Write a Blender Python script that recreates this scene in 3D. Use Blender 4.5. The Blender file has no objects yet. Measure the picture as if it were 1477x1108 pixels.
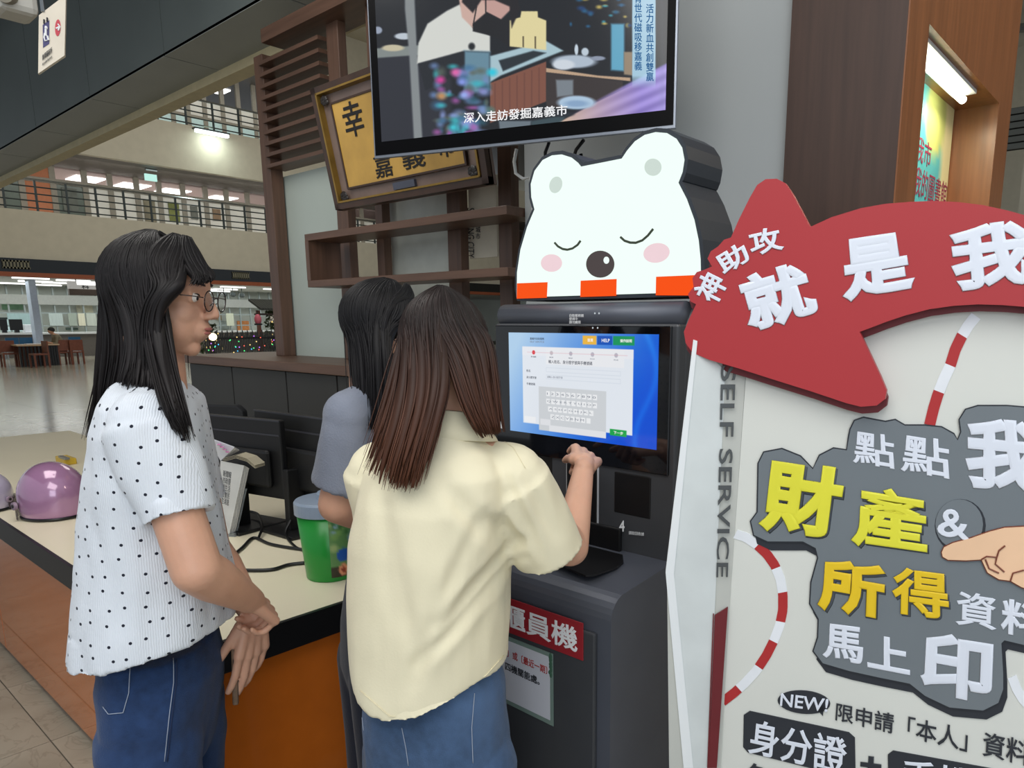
import bpy, bmesh, math, random
import numpy as np
from mathutils import Vector, Matrix, noise
from mathutils.bvhtree import BVHTree
random.seed(7)
C = bpy.context.scene
COL = C.collection
# ------------------------------------------------------------------ camera
F, PU, PV, W_, H_ = 1040.0, 830.0, 665.0, 1477.0, 1108.0
PITCH, YAW, CH = math.radians(10.9), math.radians(40.0), 1.5
cd = bpy.data.cameras.new('camera'); cam = bpy.data.objects.new('camera', cd); COL.objects.link(cam)
cd.sensor_width = 36; cd.lens = F / W_ * 36
cd.shift_x = -(PU - W_ / 2) / W_; cd.shift_y = (PV - H_ / 2) / W_
cam.location = (0, 0, CH); cam.rotation_euler = (math.pi / 2 - PITCH, 0, YAW)
cd.clip_start = .05; cd.clip_end = 200
C.camera = cam
# ------------------------------------------------------------------ world, lights, exposure
w = bpy.data.worlds.new('world'); C.world = w; w.use_nodes = True
bg = w.node_tree.nodes['Background']; bg.inputs[0].default_value = (.86, .93, 1, 1); bg.inputs[1].default_value = .5
C.view_settings.view_transform = 'Standard'; C.view_settings.look = 'None'
C.view_settings.gamma = 1; C.view_settings.use_curve_mapping = False
C.view_settings.exposure = 0.0
def area(name, loc, target, sx, sy, power, col=(1, 1, 1)):
    l = bpy.data.lights.new(name, 'AREA'); l.shape = 'RECTANGLE'; l.size = sx; l.size_y = sy; l.energy = power; l.color = col
    o = bpy.data.objects.new(name, l); COL.objects.link(o); o.location = loc
    o.rotation_euler = (Vector(target) - Vector(loc)).to_track_quat('-Z', 'Y').to_euler(); return o
area('ceiling_light_hall', (-.2, -.6, 3.3), (-1.1, 1.0, .6), 2.4, 1.6, 50, (1, .98, .95))
area('ceiling_light_desk', (-3.2, .4, 3.7), (-2.9, 1.0, 0), 1.6, 1.6, 42, (1, .97, .92))
area('window_light_entrance', (2.6, -2.2, 2.2), (-.8, .9, .9), 2.5, 2.4, 62, (.86, .93, 1))
area('ceiling_light_right', (1.0, 3.1, 3.4), (-.7, 2.9, 1.6), .8, .8, 26, (1, .86, .68))
area('atrium_skylight', (-20, 13, 14.5), (-22, 14, 0), 12, 16, 1500, (1, .97, .9))
# ------------------------------------------------------------------ pixel rays -> world points
cosp, sinp = math.cos(PITCH), math.sin(PITCH); cy_, sy_ = math.cos(YAW), math.sin(YAW)
O = Vector((0, 0, CH))
def ray(u, v):
    r = (u - PU) / F; up = (PV - v) / F
    f = cosp + up * sinp; z = up * cosp - sinp
    return Vector((-sy_ * f + cy_ * r, cy_ * f + sy_ * r, z)), f
def at(u, v, d):
    q, f = ray(u, v); return O + q * (d / f)
def onX(u, v, X): q, f = ray(u, v); return O + q * (X / q.x)
def onY(u, v, Y): q, f = ray(u, v); return O + q * (Y / q.y)
def onZ(u, v, Z): q, f = ray(u, v); return O + q * ((Z - CH) / q.z)
def project(p):
    q = Vector(p) - O; f0 = -sy_ * q.x + cy_ * q.y; r = cy_ * q.x + sy_ * q.y
    f = f0 * cosp - q.z * sinp; up = f0 * sinp + q.z * cosp
    return PU + F * r / f, PV - F * up / f
class Plane:
    def __init__(s, p, right, up):
        s.p = Vector(p); s.r = Vector(right).normalized(); s.n = s.r.cross(Vector(up)).normalized(); s.u = s.n.cross(s.r)
        if s.n.dot(O - s.p) < 0: s.n = -s.n
    def __call__(s, u, v, off=0):
        q, f = ray(u, v); a = s.p + s.n * off
        return O + q * ((a - O).dot(s.n) / q.dot(s.n))
def hdir(az):   # horizontal world direction at azimuth (degrees, + right) from the camera axis
    a = math.radians(az); r, f = math.sin(a), math.cos(a)
    return Vector((-sy_ * f + cy_ * r, cy_ * f + sy_ * r, 0))
# ------------------------------------------------------------------ materials
def lin(c):
    return tuple(((x / 255) / 12.92 if x / 255 <= .04045 else ((x / 255 + .055) / 1.055) ** 2.4) for x in c)
MATS = {}
def mat(name, rgb, rough=.6, metal=0, var=.06, scale=12, bump=0, bscale=60, spec=.5, emit=0, stretch=None, trans=0, sss=0, alpha=1, coat=0):
    if name in MATS: return MATS[name]
    m = bpy.data.materials.new(name); m.use_nodes = True; N = m.node_tree.nodes; L = m.node_tree.links
    b = N['Principled BSDF']; c = lin(rgb)
    tc = N.new('ShaderNodeTexCoord'); mp = N.new('ShaderNodeMapping'); L.new(tc.outputs['Object'], mp.inputs[0])
    if stretch: mp.inputs['Scale'].default_value = stretch
    n = N.new('ShaderNodeTexNoise'); n.inputs['Scale'].default_value = scale; n.inputs['Detail'].default_value = 5
    L.new(mp.outputs[0], n.inputs['Vector'])
    r = N.new('ShaderNodeValToRGB'); L.new(n.outputs[0], r.inputs[0])
    r.color_ramp.elements[0].position = .3; r.color_ramp.elements[1].position = .7
    r.color_ramp.elements[0].color = tuple(max(0, x * (1 - var)) for x in c) + (1,)
    r.color_ramp.elements[1].color = tuple(min(1, x * (1 + var)) for x in c) + (1,)
    L.new(r.outputs[0], b.inputs['Base Color'])
    b.inputs['Roughness'].default_value = rough; b.inputs['Metallic'].default_value = metal
    b.inputs['Specular IOR Level'].default_value = spec
    if coat: b.inputs['Coat Weight'].default_value = coat; b.inputs['Coat Roughness'].default_value = .03
    if trans: b.inputs['Transmission Weight'].default_value = trans
    if sss:
        b.inputs['Subsurface Weight'].default_value = sss; b.inputs['Subsurface Radius'].default_value = (.012, .005, .003)
        b.inputs['Subsurface Scale'].default_value = 1
    if alpha < 1: b.inputs['Alpha'].default_value = alpha
    if emit:
        L.new(r.outputs[0], b.inputs['Emission Color']); b.inputs['Emission Strength'].default_value = emit
        b.inputs['Base Color'].default_value = (0, 0, 0, 1); L.remove(b.inputs['Base Color'].links[0]); b.inputs['Specular IOR Level'].default_value = .1
    if bump:
        n2 = N.new('ShaderNodeTexNoise'); n2.inputs['Scale'].default_value = bscale; n2.inputs['Detail'].default_value = 4
        L.new(mp.outputs[0], n2.inputs['Vector'])
        bp = N.new('ShaderNodeBump'); bp.inputs['Strength'].default_value = bump; bp.inputs['Distance'].default_value = .01
        L.new(n2.outputs[0], bp.inputs['Height']); L.new(bp.outputs[0], b.inputs['Normal'])
    MATS[name] = m; return m
def vcmat(name, emit=0, rough=.4):
    if name in MATS: return MATS[name]
    m = bpy.data.materials.new(name); m.use_nodes = True; N = m.node_tree.nodes; L = m.node_tree.links
    b = N['Principled BSDF']; a = N.new('ShaderNodeVertexColor'); a.layer_name = 'Col'
    if emit:
        b.inputs['Base Color'].default_value = (.01, .01, .01, 1); b.inputs['Roughness'].default_value = .15
        L.new(a.outputs[0], b.inputs['Emission Color']); b.inputs['Emission Strength'].default_value = emit
    else:
        L.new(a.outputs[0], b.inputs['Base Color']); b.inputs['Roughness'].default_value = rough
    MATS[name] = m; return m
# ------------------------------------------------------------------ mesh helpers
def tag(o, label=None, cat=None, group=None, kind=None):
    if label: o['label'] = label
    if cat: o['category'] = cat
    if group: o['group'] = group
    if kind: o['kind'] = kind
    return o
def thing(name, label, cat, loc=(0, 0, 0), group=None):
    o = bpy.data.objects.new(name, None); COL.objects.link(o); o.location = loc; o.empty_display_size = .05
    return tag(o, label, cat, group)
def ob(name, me, m, parent=None, smooth=False, kind=None):
    o = bpy.data.objects.new(name, me); COL.objects.link(o)
    if m is not None and not me.materials:
        for k in (m if isinstance(m, (list, tuple)) else [m]): me.materials.append(k)
    if smooth: me.polygons.foreach_set('use_smooth', [True] * len(me.polygons))
    if parent is not None: 
        o.parent = parent
        p = parent; T = Matrix.Identity(4)
        chain = []
        while p is not None: chain.append(p); p = p.parent
        M = Matrix.Identity(4)
        for q in reversed(chain): M = M @ q.matrix_parent_inverse @ Matrix.LocRotScale(q.location, q.rotation_euler, q.scale)
        o.matrix_parent_inverse = M.inverted()
    if kind: o['kind'] = kind
    return o
def copy_tree(o, parent=None):
    c = o.copy(); COL.objects.link(c)
    if parent is not None: c.parent = parent
    for ch in [x for x in o.children]: copy_tree(ch, c)
    return c
class MB:
    def __init__(s): s.v = []; s.f = []
    def add(s, vs, fs):
        k = len(s.v); s.v += [tuple(p) for p in vs]; s.f += [tuple(i + k for i in f) for f in fs]; return s
    def box(s, a, b):
        x0, y0, z0 = [min(a[i], b[i]) for i in range(3)]; x1, y1, z1 = [max(a[i], b[i]) for i in range(3)]
        return s.hexa([(x0, y0, z0), (x1, y0, z0), (x1, y1, z0), (x0, y1, z0), (x0, y0, z1), (x1, y0, z1), (x1, y1, z1), (x0, y1, z1)])
    def hexa(s, p):
        return s.add(p, [(0, 3, 2, 1), (4, 5, 6, 7), (0, 1, 5, 4), (1, 2, 6, 5), (2, 3, 7, 6), (3, 0, 4, 7)])
    def beam(s, a, b, w, h, up=(0, 0, 1)):   # rectangular bar from a to b
        a, b = Vector(a), Vector(b); d = (b - a).normalized(); up = Vector(up)
        if abs(d.dot(up)) > .99: up = Vector((1, 0, 0))
        r = d.cross(up).normalized() * w / 2; t = r.cross(d).normalized() * h / 2
        return s.hexa([a - r - t, a + r - t, a + r + t, a - r + t, b - r - t, b + r - t, b + r + t, b - r + t])
    def prism(s, pts, vec):
        n = len(pts); vec = Vector(vec); a = [Vector(p) for p in pts]; b = [p + vec for p in a]
        return s.add(a + b, [tuple(range(n))[::-1], tuple(range(n, 2 * n))] + [(i, (i + 1) % n, n + (i + 1) % n, n + i) for i in range(n)])
    def tube(s, path, rad, seg=8, flat=1.0, cap=True):
        path = [Vector(p) for p in path]; n = len(path)
        if not isinstance(rad, (list, tuple)): rad = [rad] * n
        d0 = (path[1] - path[0]).normalized(); up = Vector((0, 0, 1)) if abs(d0.z) < .9 else Vector((1, 0, 0))
        r = d0.cross(up).normalized(); vs = []; fs = []
        for i, p in enumerate(path):
            d = (path[min(i + 1, n - 1)] - path[max(i - 1, 0)]).normalized()
            r = (r - d * r.dot(d)); r = r.normalized() if r.length > 1e-6 else d.orthogonal().normalized(); t = d.cross(r)
            for k in range(seg):
                a = 2 * math.pi * k / seg; vs.append(p + (r * math.cos(a) + t * math.sin(a) * flat) * rad[i])
        for i in range(n - 1):
            for k in range(seg): fs.append((i * seg + k, i * seg + (k + 1) % seg, (i + 1) * seg + (k + 1) % seg, (i + 1) * seg + k))
        if cap: fs += [tuple(range(seg))[::-1], tuple(range((n - 1) * seg, n * seg))]
        return s.add(vs, fs)
    def capsule(s, a, b, ra, rb, seg=16):
        a, b = Vector(a), Vector(b); d = (b - a); L = d.length or 1e-6; d = d / L; P = []; R = []
        for k in range(5): t = math.pi / 2 * k / 5; P.append(a - d * ra * math.cos(t)); R.append(max(ra * math.sin(t), ra * .04))
        P.append(a); R.append(ra); P.append(b); R.append(rb)
        for k in range(4, -1, -1): t = math.pi / 2 * k / 5; P.append(b + d * rb * math.cos(t)); R.append(max(rb * math.sin(t), rb * .04))
        return s.tube(P, R, seg)
    def loft(s, rings):
        n = len(rings[0]); vs = [p for r in rings for p in r]; fs = []
        for i in range(len(rings) - 1):
            for k in range(n): fs.append((i * n + k, i * n + (k + 1) % n, (i + 1) * n + (k + 1) % n, (i + 1) * n + k))
        fs += [tuple(range(n))[::-1], tuple(range((len(rings) - 1) * n, len(rings) * n))]
        return s.add(vs, fs)
    def ell(s, c, r, M=None, nu=20, nv=12):
        vs = []; c = Vector(c); fs = []
        def pt(x, y, z):
            q = Vector((x * r[0], y * r[1], z * r[2])); return (M @ q if M else q) + c
        for j in range(1, nv):
            t = math.pi * j / nv
            for i in range(nu):
                a = 2 * math.pi * i / nu; vs.append(pt(math.sin(t) * math.cos(a), math.sin(t) * math.sin(a), math.cos(t)))
        for j in range(nv - 2):
            for i in range(nu): fs.append((j * nu + i, (j + 1) * nu + i, (j + 1) * nu + (i + 1) % nu, j * nu + (i + 1) % nu))
        T = len(vs); vs += [pt(0, 0, 1), pt(0, 0, -1)]
        for i in range(nu): fs += [(T, i, (i + 1) % nu), (T + 1, (nv - 2) * nu + (i + 1) % nu, (nv - 2) * nu + i)]
        return s.add(vs, fs)
    def lathe(s, c, prof, seg=32, close=True):
        c = Vector(c); vs = []; fs = []
        for (r, z) in prof:
            for k in range(seg): a = 2 * math.pi * k / seg; vs.append(c + Vector((r * math.cos(a), r * math.sin(a), z)))
        n = len(prof)
        for i in range(n - 1):
            for k in range(seg): fs.append((i * seg + k, i * seg + (k + 1) % seg, (i + 1) * seg + (k + 1) % seg, (i + 1) * seg + k))
        if close: fs += [tuple(range(seg))[::-1], tuple(range((n - 1) * seg, n * seg))]
        return s.add(vs, fs)
    def mesh(s, name='m'):
        me = bpy.data.meshes.new(name); me.from_pydata(s.v, [], s.f); me.update(); return me
    def build(s, name, m, parent=None, smooth=False, bevel=0, kind=None, seg=2, fix=True):
        me = s.mesh(name)
        if fix:
            bm = bmesh.new(); bm.from_mesh(me); bmesh.ops.recalc_face_normals(bm, faces=bm.faces); bm.to_mesh(me); bm.free()
        o = ob(name, me, m, parent, smooth, kind)
        if bevel:
            b = o.modifiers.new('bevel', 'BEVEL'); b.width = bevel; b.segments = seg; b.limit_method = 'ANGLE'; b.angle_limit = .6
            b.harden_normals = False
        return o
def box(name, a, b, m, parent=None, bevel=0, kind=None): return MB().box(a, b).build(name, m, parent, bevel=bevel, kind=kind)
def slab(name, pl, pts, m, parent=None, front=0.0, thick=.005, bevel=0, kind=None):
    """polygon given by pixels, laid on plane pl at its real distance, 'front' metres proud of it, 'thick' deep"""
    P = [pl(u, v, front) for u, v in pts]
    return MB().prism(P, -pl.n * thick).build(name, m, parent, bevel=bevel, kind=kind)
def text(name, s, corners, m, parent=None, bold=0.0, thick=.0006, n=None):
    """lettering mapped on the quad TL,TR,BR,BL (3D points)"""
    cu = bpy.data.curves.new('t', 'FONT'); cu.body = s; cu.fill_mode = 'BOTH'; cu.resolution_u = 3
    if bold: cu.bevel_depth = bold; cu.bevel_resolution = 1
    else: cu.extrude = .01
    o = bpy.data.objects.new('t', cu); COL.objects.link(o)
    dg = bpy.context.evaluated_depsgraph_get(); dg.update()
    me = bpy.data.meshes.new_from_object(o.evaluated_get(dg)); bpy.data.objects.remove(o); bpy.data.curves.remove(cu)
    co = np.empty(len(me.vertices) * 3); me.vertices.foreach_get('co', co); co = co.reshape(-1, 3)
    if len(co) == 0: return None
    mn, mx = co.min(0), co.max(0); sx, sy = mx[0] - mn[0], mx[1] - mn[1]
    a, b = (co[:, 0] - mn[0]) / sx, (co[:, 1] - mn[1]) / sy
    TL, TR, BR, BL = [np.array(c) for c in corners]
    nn = np.cross(TR - TL, TL - BL); nn /= np.linalg.norm(nn)
    P = (1 - b)[:, None] * ((1 - a)[:, None] * BL + a[:, None] * BR) + b[:, None] * ((1 - a)[:, None] * TL + a[:, None] * TR)
    P += nn * (np.clip(co[:, 2] / mx[2], 0, 1) * thick)[:, None]
    me.vertices.foreach_set('co', P.ravel()); me.materials.clear(); me.update()
    return ob(name, me, m, parent)
def tq(pl, u0, v0, u1, v1, off, sl=0.0):   # text quad on a plane by pixel box, slope sl px/px
    d = (u1 - u0) * sl
    return [pl(u0, v0, off), pl(u1, v0 + d, off), pl(u1, v1 + d, off), pl(u0, v1, off)]
def remesh(mb, voxel, smooth=4, name='m', fac=.6):
    me = mb.mesh(name)
    bm = bmesh.new(); bm.from_mesh(me); bmesh.ops.recalc_face_normals(bm, faces=bm.faces); bm.to_mesh(me); bm.free()
    o = bpy.data.objects.new('r', me); COL.objects.link(o)
    r = o.modifiers.new('r', 'REMESH'); r.mode = 'VOXEL'; r.voxel_size = voxel
    if smooth: sm = o.modifiers.new('s', 'SMOOTH'); sm.iterations = smooth; sm.factor = fac
    dg = bpy.context.evaluated_depsgraph_get(); dg.update()
    out = bpy.data.meshes.new_from_object(o.evaluated_get(dg)); bpy.data.objects.remove(o); bpy.data.meshes.remove(me)
    return out
def vget(me):
    a = np.empty(len(me.vertices) * 3); me.vertices.foreach_get('co', a); return a.reshape(-1, 3)
def vset(me, a): me.vertices.foreach_set('co', a.ravel()); me.update()
def picture(name, corners, nx, ny, fn, m, parent):
    """flat screen picture: a fine grid whose vertex colours are painted by fn(s, t) -> rgb 0..255 (s right, t down)"""
    TL, TR, BR, BL = [Vector(c) for c in corners]; vs = []; cols = []
    for j in range(ny + 1):
        for i in range(nx + 1):
            s, t = i / nx, j / ny; vs.append((TL * (1 - s) + TR * s) * (1 - t) + (BL * (1 - s) + BR * s) * t)
    S, T = np.meshgrid(np.linspace(0, 1, nx + 1), np.linspace(0, 1, ny + 1))
    rgb = np.clip(fn(S, T), 0, 255) / 255; rgb = np.where(rgb <= .04045, rgb / 12.92, ((rgb + .055) / 1.055) ** 2.4)
    fs = [(j * (nx + 1) + i, (j + 1) * (nx + 1) + i, (j + 1) * (nx + 1) + i + 1, j * (nx + 1) + i + 1) for j in range(ny) for i in range(nx)]
    me = bpy.data.meshes.new(name); me.from_pydata([tuple(v) for v in vs], [], fs); me.update()
    ca = me.color_attributes.new('Col', 'FLOAT_COLOR', 'POINT')
    ca.data.foreach_set('color', np.concatenate([rgb.reshape(-1, 3), np.ones(((nx + 1) * (ny + 1), 1))], 1).ravel())
    return ob(name, me, m, parent)
# ================================================================== THE SETTING
M_beige = mat('beige_plaster', (198, 191, 172), .8, var=.04, scale=3, bump=.15, bscale=40)
M_wood = mat('walnut_laminate', (94, 69, 55), .42, var=.22, scale=7, stretch=(6, 6, .35))
M_woodx = mat('walnut_laminate_lengthwise', (94, 69, 55), .42, var=.2, scale=7, stretch=(.35, 6, 6))
M_dark = mat('charcoal_laminate', (46, 45, 43), .5, var=.06)
M_soff = mat('grey_metal_soffit', (150, 154, 150), .45, var=.05, scale=2)
M_fasc = mat('dark_grey_metal_fascia', (112, 120, 118), .4, var=.06, scale=2)
M_black = mat('black_plastic', (16, 16, 18), .35, var=.1)
M_white = mat('white_paint', (225, 226, 224), .6, var=.02)
M_gwall = mat('grey_wall_paint', (168, 172, 172), .75, var=.03, scale=2)
M_steel = mat('steel', (150, 155, 158), .25, metal=.9, var=.05)
M_rail = mat('dark_railing_metal', (58, 66, 66), .4, metal=.4)
M_frost = mat('frosted_glass_panel', (178, 188, 180), .35, var=.03, scale=2, spec=.4)
M_lamp = mat('lamp_diffuser', (255, 255, 250), emit=3.2, var=.01)
def struct(name, mb, m, **k):
    o = mb.build(name, m, **k); o['kind'] = 'structure'; return o
# floor: one polished slab with stone tiles laid along it near the camera
def floor_material():
    m = bpy.data.materials.new('polished_marble'); m.use_nodes = True; N = m.node_tree.nodes; L = m.node_tree.links; b = N['Principled BSDF']
    tc = N.new('ShaderNodeTexCoord'); n = N.new('ShaderNodeTexNoise'); n.inputs['Scale'].default_value = 1.1; n.inputs['Detail'].default_value = 9; n.inputs['Distortion'].default_value = 1.2
    L.new(tc.outputs['Object'], n.inputs['Vector']); r = N.new('ShaderNodeValToRGB'); L.new(n.outputs[0], r.inputs[0])
    r.color_ramp.elements[0].position = .3; r.color_ramp.elements[1].position = .72
    r.color_ramp.elements[0].color = lin((146, 139, 124)) + (1,); r.color_ramp.elements[1].color = lin((182, 175, 158)) + (1,)
    v = N.new('ShaderNodeTexNoise'); v.inputs['Scale'].default_value = 2.2; v.inputs['Detail'].default_value = 12; v.inputs['Distortion'].default_value = 3
    L.new(tc.outputs['Object'], v.inputs['Vector']); r2 = N.new('ShaderNodeValToRGB'); L.new(v.outputs[0], r2.inputs[0])
    r2.color_ramp.elements[0].position = .485; r2.color_ramp.elements[1].position = .50; r2.color_ramp.elements[0].color = (0, 0, 0, 1); r2.color_ramp.elements[1].color = (1, 1, 1, 1)
    e = r2.color_ramp.elements.new(.515); e.color = (0, 0, 0, 1)
    mx = N.new('ShaderNodeMixRGB'); mx.inputs[2].default_value = lin((112, 104, 92)) + (1,)
    ml = N.new('ShaderNodeMath'); ml.operation = 'MULTIPLY'; ml.inputs[1].default_value = .3; L.new(r2.outputs[0], ml.inputs[0]); L.new(ml.outputs[0], mx.inputs[0])
    L.new(r.outputs[0], mx.inputs[1]); L.new(mx.outputs[0], b.inputs['Base Color']); b.inputs['Roughness'].default_value = .15
    return m
M_floor = floor_material()
M_grout = mat('tile_joint', (96, 90, 80), .8)
fl = struct('floor', MB().box((-46, -4, -.1), (6, 44, -.006)), M_grout)
# stone tiles as parts of the floor near enough to be told apart; beyond, larger slabs joined
tile_me = MB().box((-.298, -.298, -.006), (.298, .298, 0)).mesh('tile')
tile_me.materials.append(M_floor)
for i in range(-12, 4):
    for j in range(-3, 12):
        o = bpy.data.objects.new('tile', tile_me); COL.objects.link(o); o.parent = fl; o.location = (i * .6 + .3, j * .6 + .3, 0)
far = MB()
for i in range(-76, -12):
    for j in range(-3, 60):
        if i < -60 and j > 56: continue
        x, y = i * .6 + .3, j * .6 + .3; far.box((x - .298, y - .298, -.006), (x + .298, y + .298, 0))
for i in range(-12, 4):
    for j in range(12, 16):
        x, y = i * .6 + .3, j * .6 + .3; far.box((x - .298, y - .298, -.006), (x + .298, y + .298, 0))
far.build('far_tiles', M_floor, fl, kind='stuff', fix=False)
# ---- atrium far side: storeys seen across the hall (planes of constant x)
XA, XB = -34.0, -37.6
YA, YB = 2.0, 46.0
def zA(v, u=100, X=XA): return onX(u, v, X).z
z1, z1o, z2, z2t, z3, z3t = zA(377), zA(396), zA(309), zA(219), onX(233, 173, XA).z, 13.2
struct('wall_atrium_parapet_lower', MB().box((XA, YA, z1), (XA - .3, YB, z2)), M_beige)
struct('wall_atrium_parapet_upper', MB().box((XA, YA, z2t), (XA - .3, YB, z3)), M_beige)
struct('wall_atrium_top', MB().box((XA, YA, z3t), (XA - .3, YB, 15.5)), M_beige)
band = struct('trim_1', MB().box((XA + .12, YA, z1o), (XA - .3, YB, z1)), mat('dark_glass_band', (20, 24, 26), .2))
struct('trim_2', MB().box((XA + .2, YA, z1o - .16), (XA - .3, YB, z1o)), mat('orange_trim', (150, 78, 44), .5))
M_ceilf = mat('dim_metal_ceiling', (96, 90, 84), .5)
for nm, z, t in (('floor_gallery_lower', z2 - .5, z2 - .2), ('floor_gallery_upper', z3 - .5, z3 - .2)):
    struct(nm, MB().box((XA - .3, YA, z), (-46, YB, t)), M_white)
struct('ceiling_gallery_lower', MB().box((XA - .3, YA, z2t), (XB, YB, z2t + .15)), M_ceilf)
struct('ceiling_gallery_upper', MB().box((XA - .3, YA, z3t), (-46, YB, z3t + .15)), M_ceilf)
struct('ceiling_atrium', MB().box((-46, YA, 15.5), (-2, YB, 15.7)), M_beige)
struct('wall_atrium_end', MB().box((-46, YB, 0), (2, YB + .3, 15.5)), M_beige)
struct('ceiling_ground_far', MB().box((XA - .3, YA, z1o - .1), (-46, YB, z1o + .1)), mat('white_ceiling', (188, 190, 188), .7))
M_cream = mat('pale_partition', (196, 202, 196), .55, var=.05, scale=.8)
struct('wall_ground_far', MB().box((-43, YA, 0), (-43.2, YB, z1o)), M_cream)
# office behind the lower gallery: mullioned partition, rooms with lit ceiling panels
M_mull = mat('grey_mullion', (128, 122, 108), .5)
M_pane = mat('white_pane', (206, 204, 194), .4, var=.06, scale=2)
M_pink = mat('dusty_office_ceiling', (150, 132, 128), .7)
zp0, zp1 = z2 - .2, z2t
ztr = onX(200, 277, XB).z
struct('ceiling_office_lower', MB().box((XB - .1, YA, zp1 - .05), (-45, YB, zp1 + .1)), M_pink)
struct('wall_office_back', MB().box((-45, YA, zp0), (-45.2, YB, zp1)), mat('office_back_wall', (140, 122, 112), .7))
us = [2, 33, 78, 124, 160, 198, 230, 264, 296, 326, 356, 388, 420, 452, 486, 520, 552, 586, 622, 660, 700]
part = thing('glazed_partition', 'long mullioned office partition along the middle gallery across the atrium', 'partition', (XB, 10, zp0))
ys = [onX(u, 280, XB).y for u in us]
for k, y in enumerate(ys):
    MB().box((XB + .05, y - .11, zp0), (XB - .08, y + .11, zp1)).build('mullion', M_mull, part)
MB().box((XB + .06, ys[0], ztr - .1), (XB - .08, ys[-1], ztr + .1)).build('transom', M_mull, part)
for k in range(len(ys) - 1):
    if k in (1,): MB().box((XB + .02, ys[k] + .1, zp0), (XB - .03, ys[k + 1] - .1, zp1 - .1)).build('brick_infill', mat('terracotta_panel', (170, 106, 72), .7), part); continue
    MB().box((XB, ys[k] + .11, zp0), (XB - .04, ys[k + 1] - .11, ztr - .1)).build('pane', M_pane if k not in (0, 2) else mat('dim_green_pane', (86, 96, 86), .3), part)
for k, (u0, v0, u1, v1, c) in enumerate([(206, 287, 226, 321, (118, 112, 92)), (242, 291, 260, 320, (112, 118, 60)), (274, 297, 286, 317, (104, 106, 98)), (306, 301, 319, 319, (126, 104, 80)), (88, 270, 114, 306, (92, 96, 88))]):
    a, b = onX(u0, v0, XB + .03), onX(u1, v1, XB + .03)
    nm = 'notice_board'
    p = MB().box((XB + .03, a.y, a.z), (XB + .06, b.y, b.z)).build(nm, mat('board_%d' % k, c, .7, var=.3, scale=3))
    tag(p, ['grey notice board on gallery partition below the exit sign', 'olive green notice board on the gallery partition', 'small grey notice on the gallery partition right of the olive board', 'small brown notice farthest right on the gallery partition', 'dark grey board at the left end of the gallery partition'][k], 'notice board', 'notice boards along the gallery')
k = 0
for (u, v, lab) in [(124, 258, 'lit square ceiling panel leftmost in the gallery offices'), (190, 268, 'lit square ceiling panel second from left in the gallery offices'), (249, 276, 'lit square ceiling panel third from left in the gallery offices'), (318, 286, 'lit square ceiling panel beside the notices, rightmost left of the wooden post')]:
    c = onZ(u, v, zp1 - .07)
    t = MB().box((c.x - .75, c.y - .6, c.z - .03), (c.x + .75, c.y + .6, c.z)).build('ceiling_light', M_lamp); tag(t, lab, 'ceiling light', 'office ceiling panels behind the gallery')
# exit sign under gallery ceiling
es = thing('exit_sign', 'hanging green and white exit sign under the gallery ceiling', 'sign', onX(218, 255, XA - 1))
a, b = onX(209, 250, XA - 1), onX(227, 262, XA - 1)
MB().box((XA - 1, a.y, a.z), (XA - 1.1, b.y, b.z)).build('sign_box', mat('exit_green', (190, 240, 228), emit=1.0, var=.02), es)
a, b = onX(210, 240, XA - 1), onX(227, 248, XA - 1)
MB().box((XA - 1, a.y, a.z), (XA - 1.1, b.y, b.z)).build('mounting_box', M_rail, es)
es.location
# upper gallery partition + bright windows behind railing
up = thing('upper_gallery_partition', 'row of bright windows along the top gallery across the atrium', 'partition', (XB, 12, z3 - .2))
us2 = [225, 250, 272, 296, 322, 345, 368, 392, 420, 452, 490, 530, 570, 610, 650]
ys2 = [onX(u, 170, XB).y for u in us2]
for y in ys2: MB().box((XB + .05, y - .1, z3 - .2), (XB - .08, y + .1, z3t)).build('mullion', M_mull, up)
for k in range(len(ys2) - 1):
    MB().box((XB, ys2[k] + .1, z3 - .2), (XB - .04, ys2[k + 1] - .1, z3 + 1.3)).build('pane', mat('bright_window_pane', (190, 216, 214), .3) , up)
    MB().box((XB, ys2[k] + .1, z3 + 1.35), (XB - .04, ys2[k + 1] - .1, z3 + 2.1)).build('upper_pane', M_pane, up)
MB().box((XB + .06, ys2[0], z3 + 1.28), (XB - .08, ys2[-1], z3 + 1.38)).build('transom', M_mull, up)
for (u, v, lab) in [(312, 131, 'lit ceiling panel above the top gallery, left of the slatted screen'), (466, 171, 'lit ceiling panel seen between the wooden slats'), (462, 50, 'lit ceiling panel seen between the top two slats')]:
    c = onX(u, v, XB + 1.6); h = .55
    t = MB().box((c.x - .5, c.y - .5, z3t - .06), (c.x + .5, c.y + .5, z3t)).build('ceiling_light', M_lamp)
    c2 = onZ(u, v, z3t - .06); t.location = (max(-45, min(XA - .8, c2.x)) - c.x, c2.y - c.y, 0); tag(t, lab, 'ceiling light', 'ceiling panels of the top gallery')
for zz_, e_ in ((z2t - .1, 330), (z3t - .15, 300)):  # fill lights added inside both galleries to brighten their panes
    l = bpy.data.lights.new('gallery_fill_light', 'AREA'); l.shape = 'RECTANGLE'; l.size = .8; l.size_y = 26; l.energy = e_; l.color = (1, .98, .93)
    lo = bpy.data.objects.new('gallery_fill_light', l); COL.objects.link(lo); lo.location = (XA - .9, 14, zz_); lo.rotation_euler = (0, math.radians(35), 0)
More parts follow.
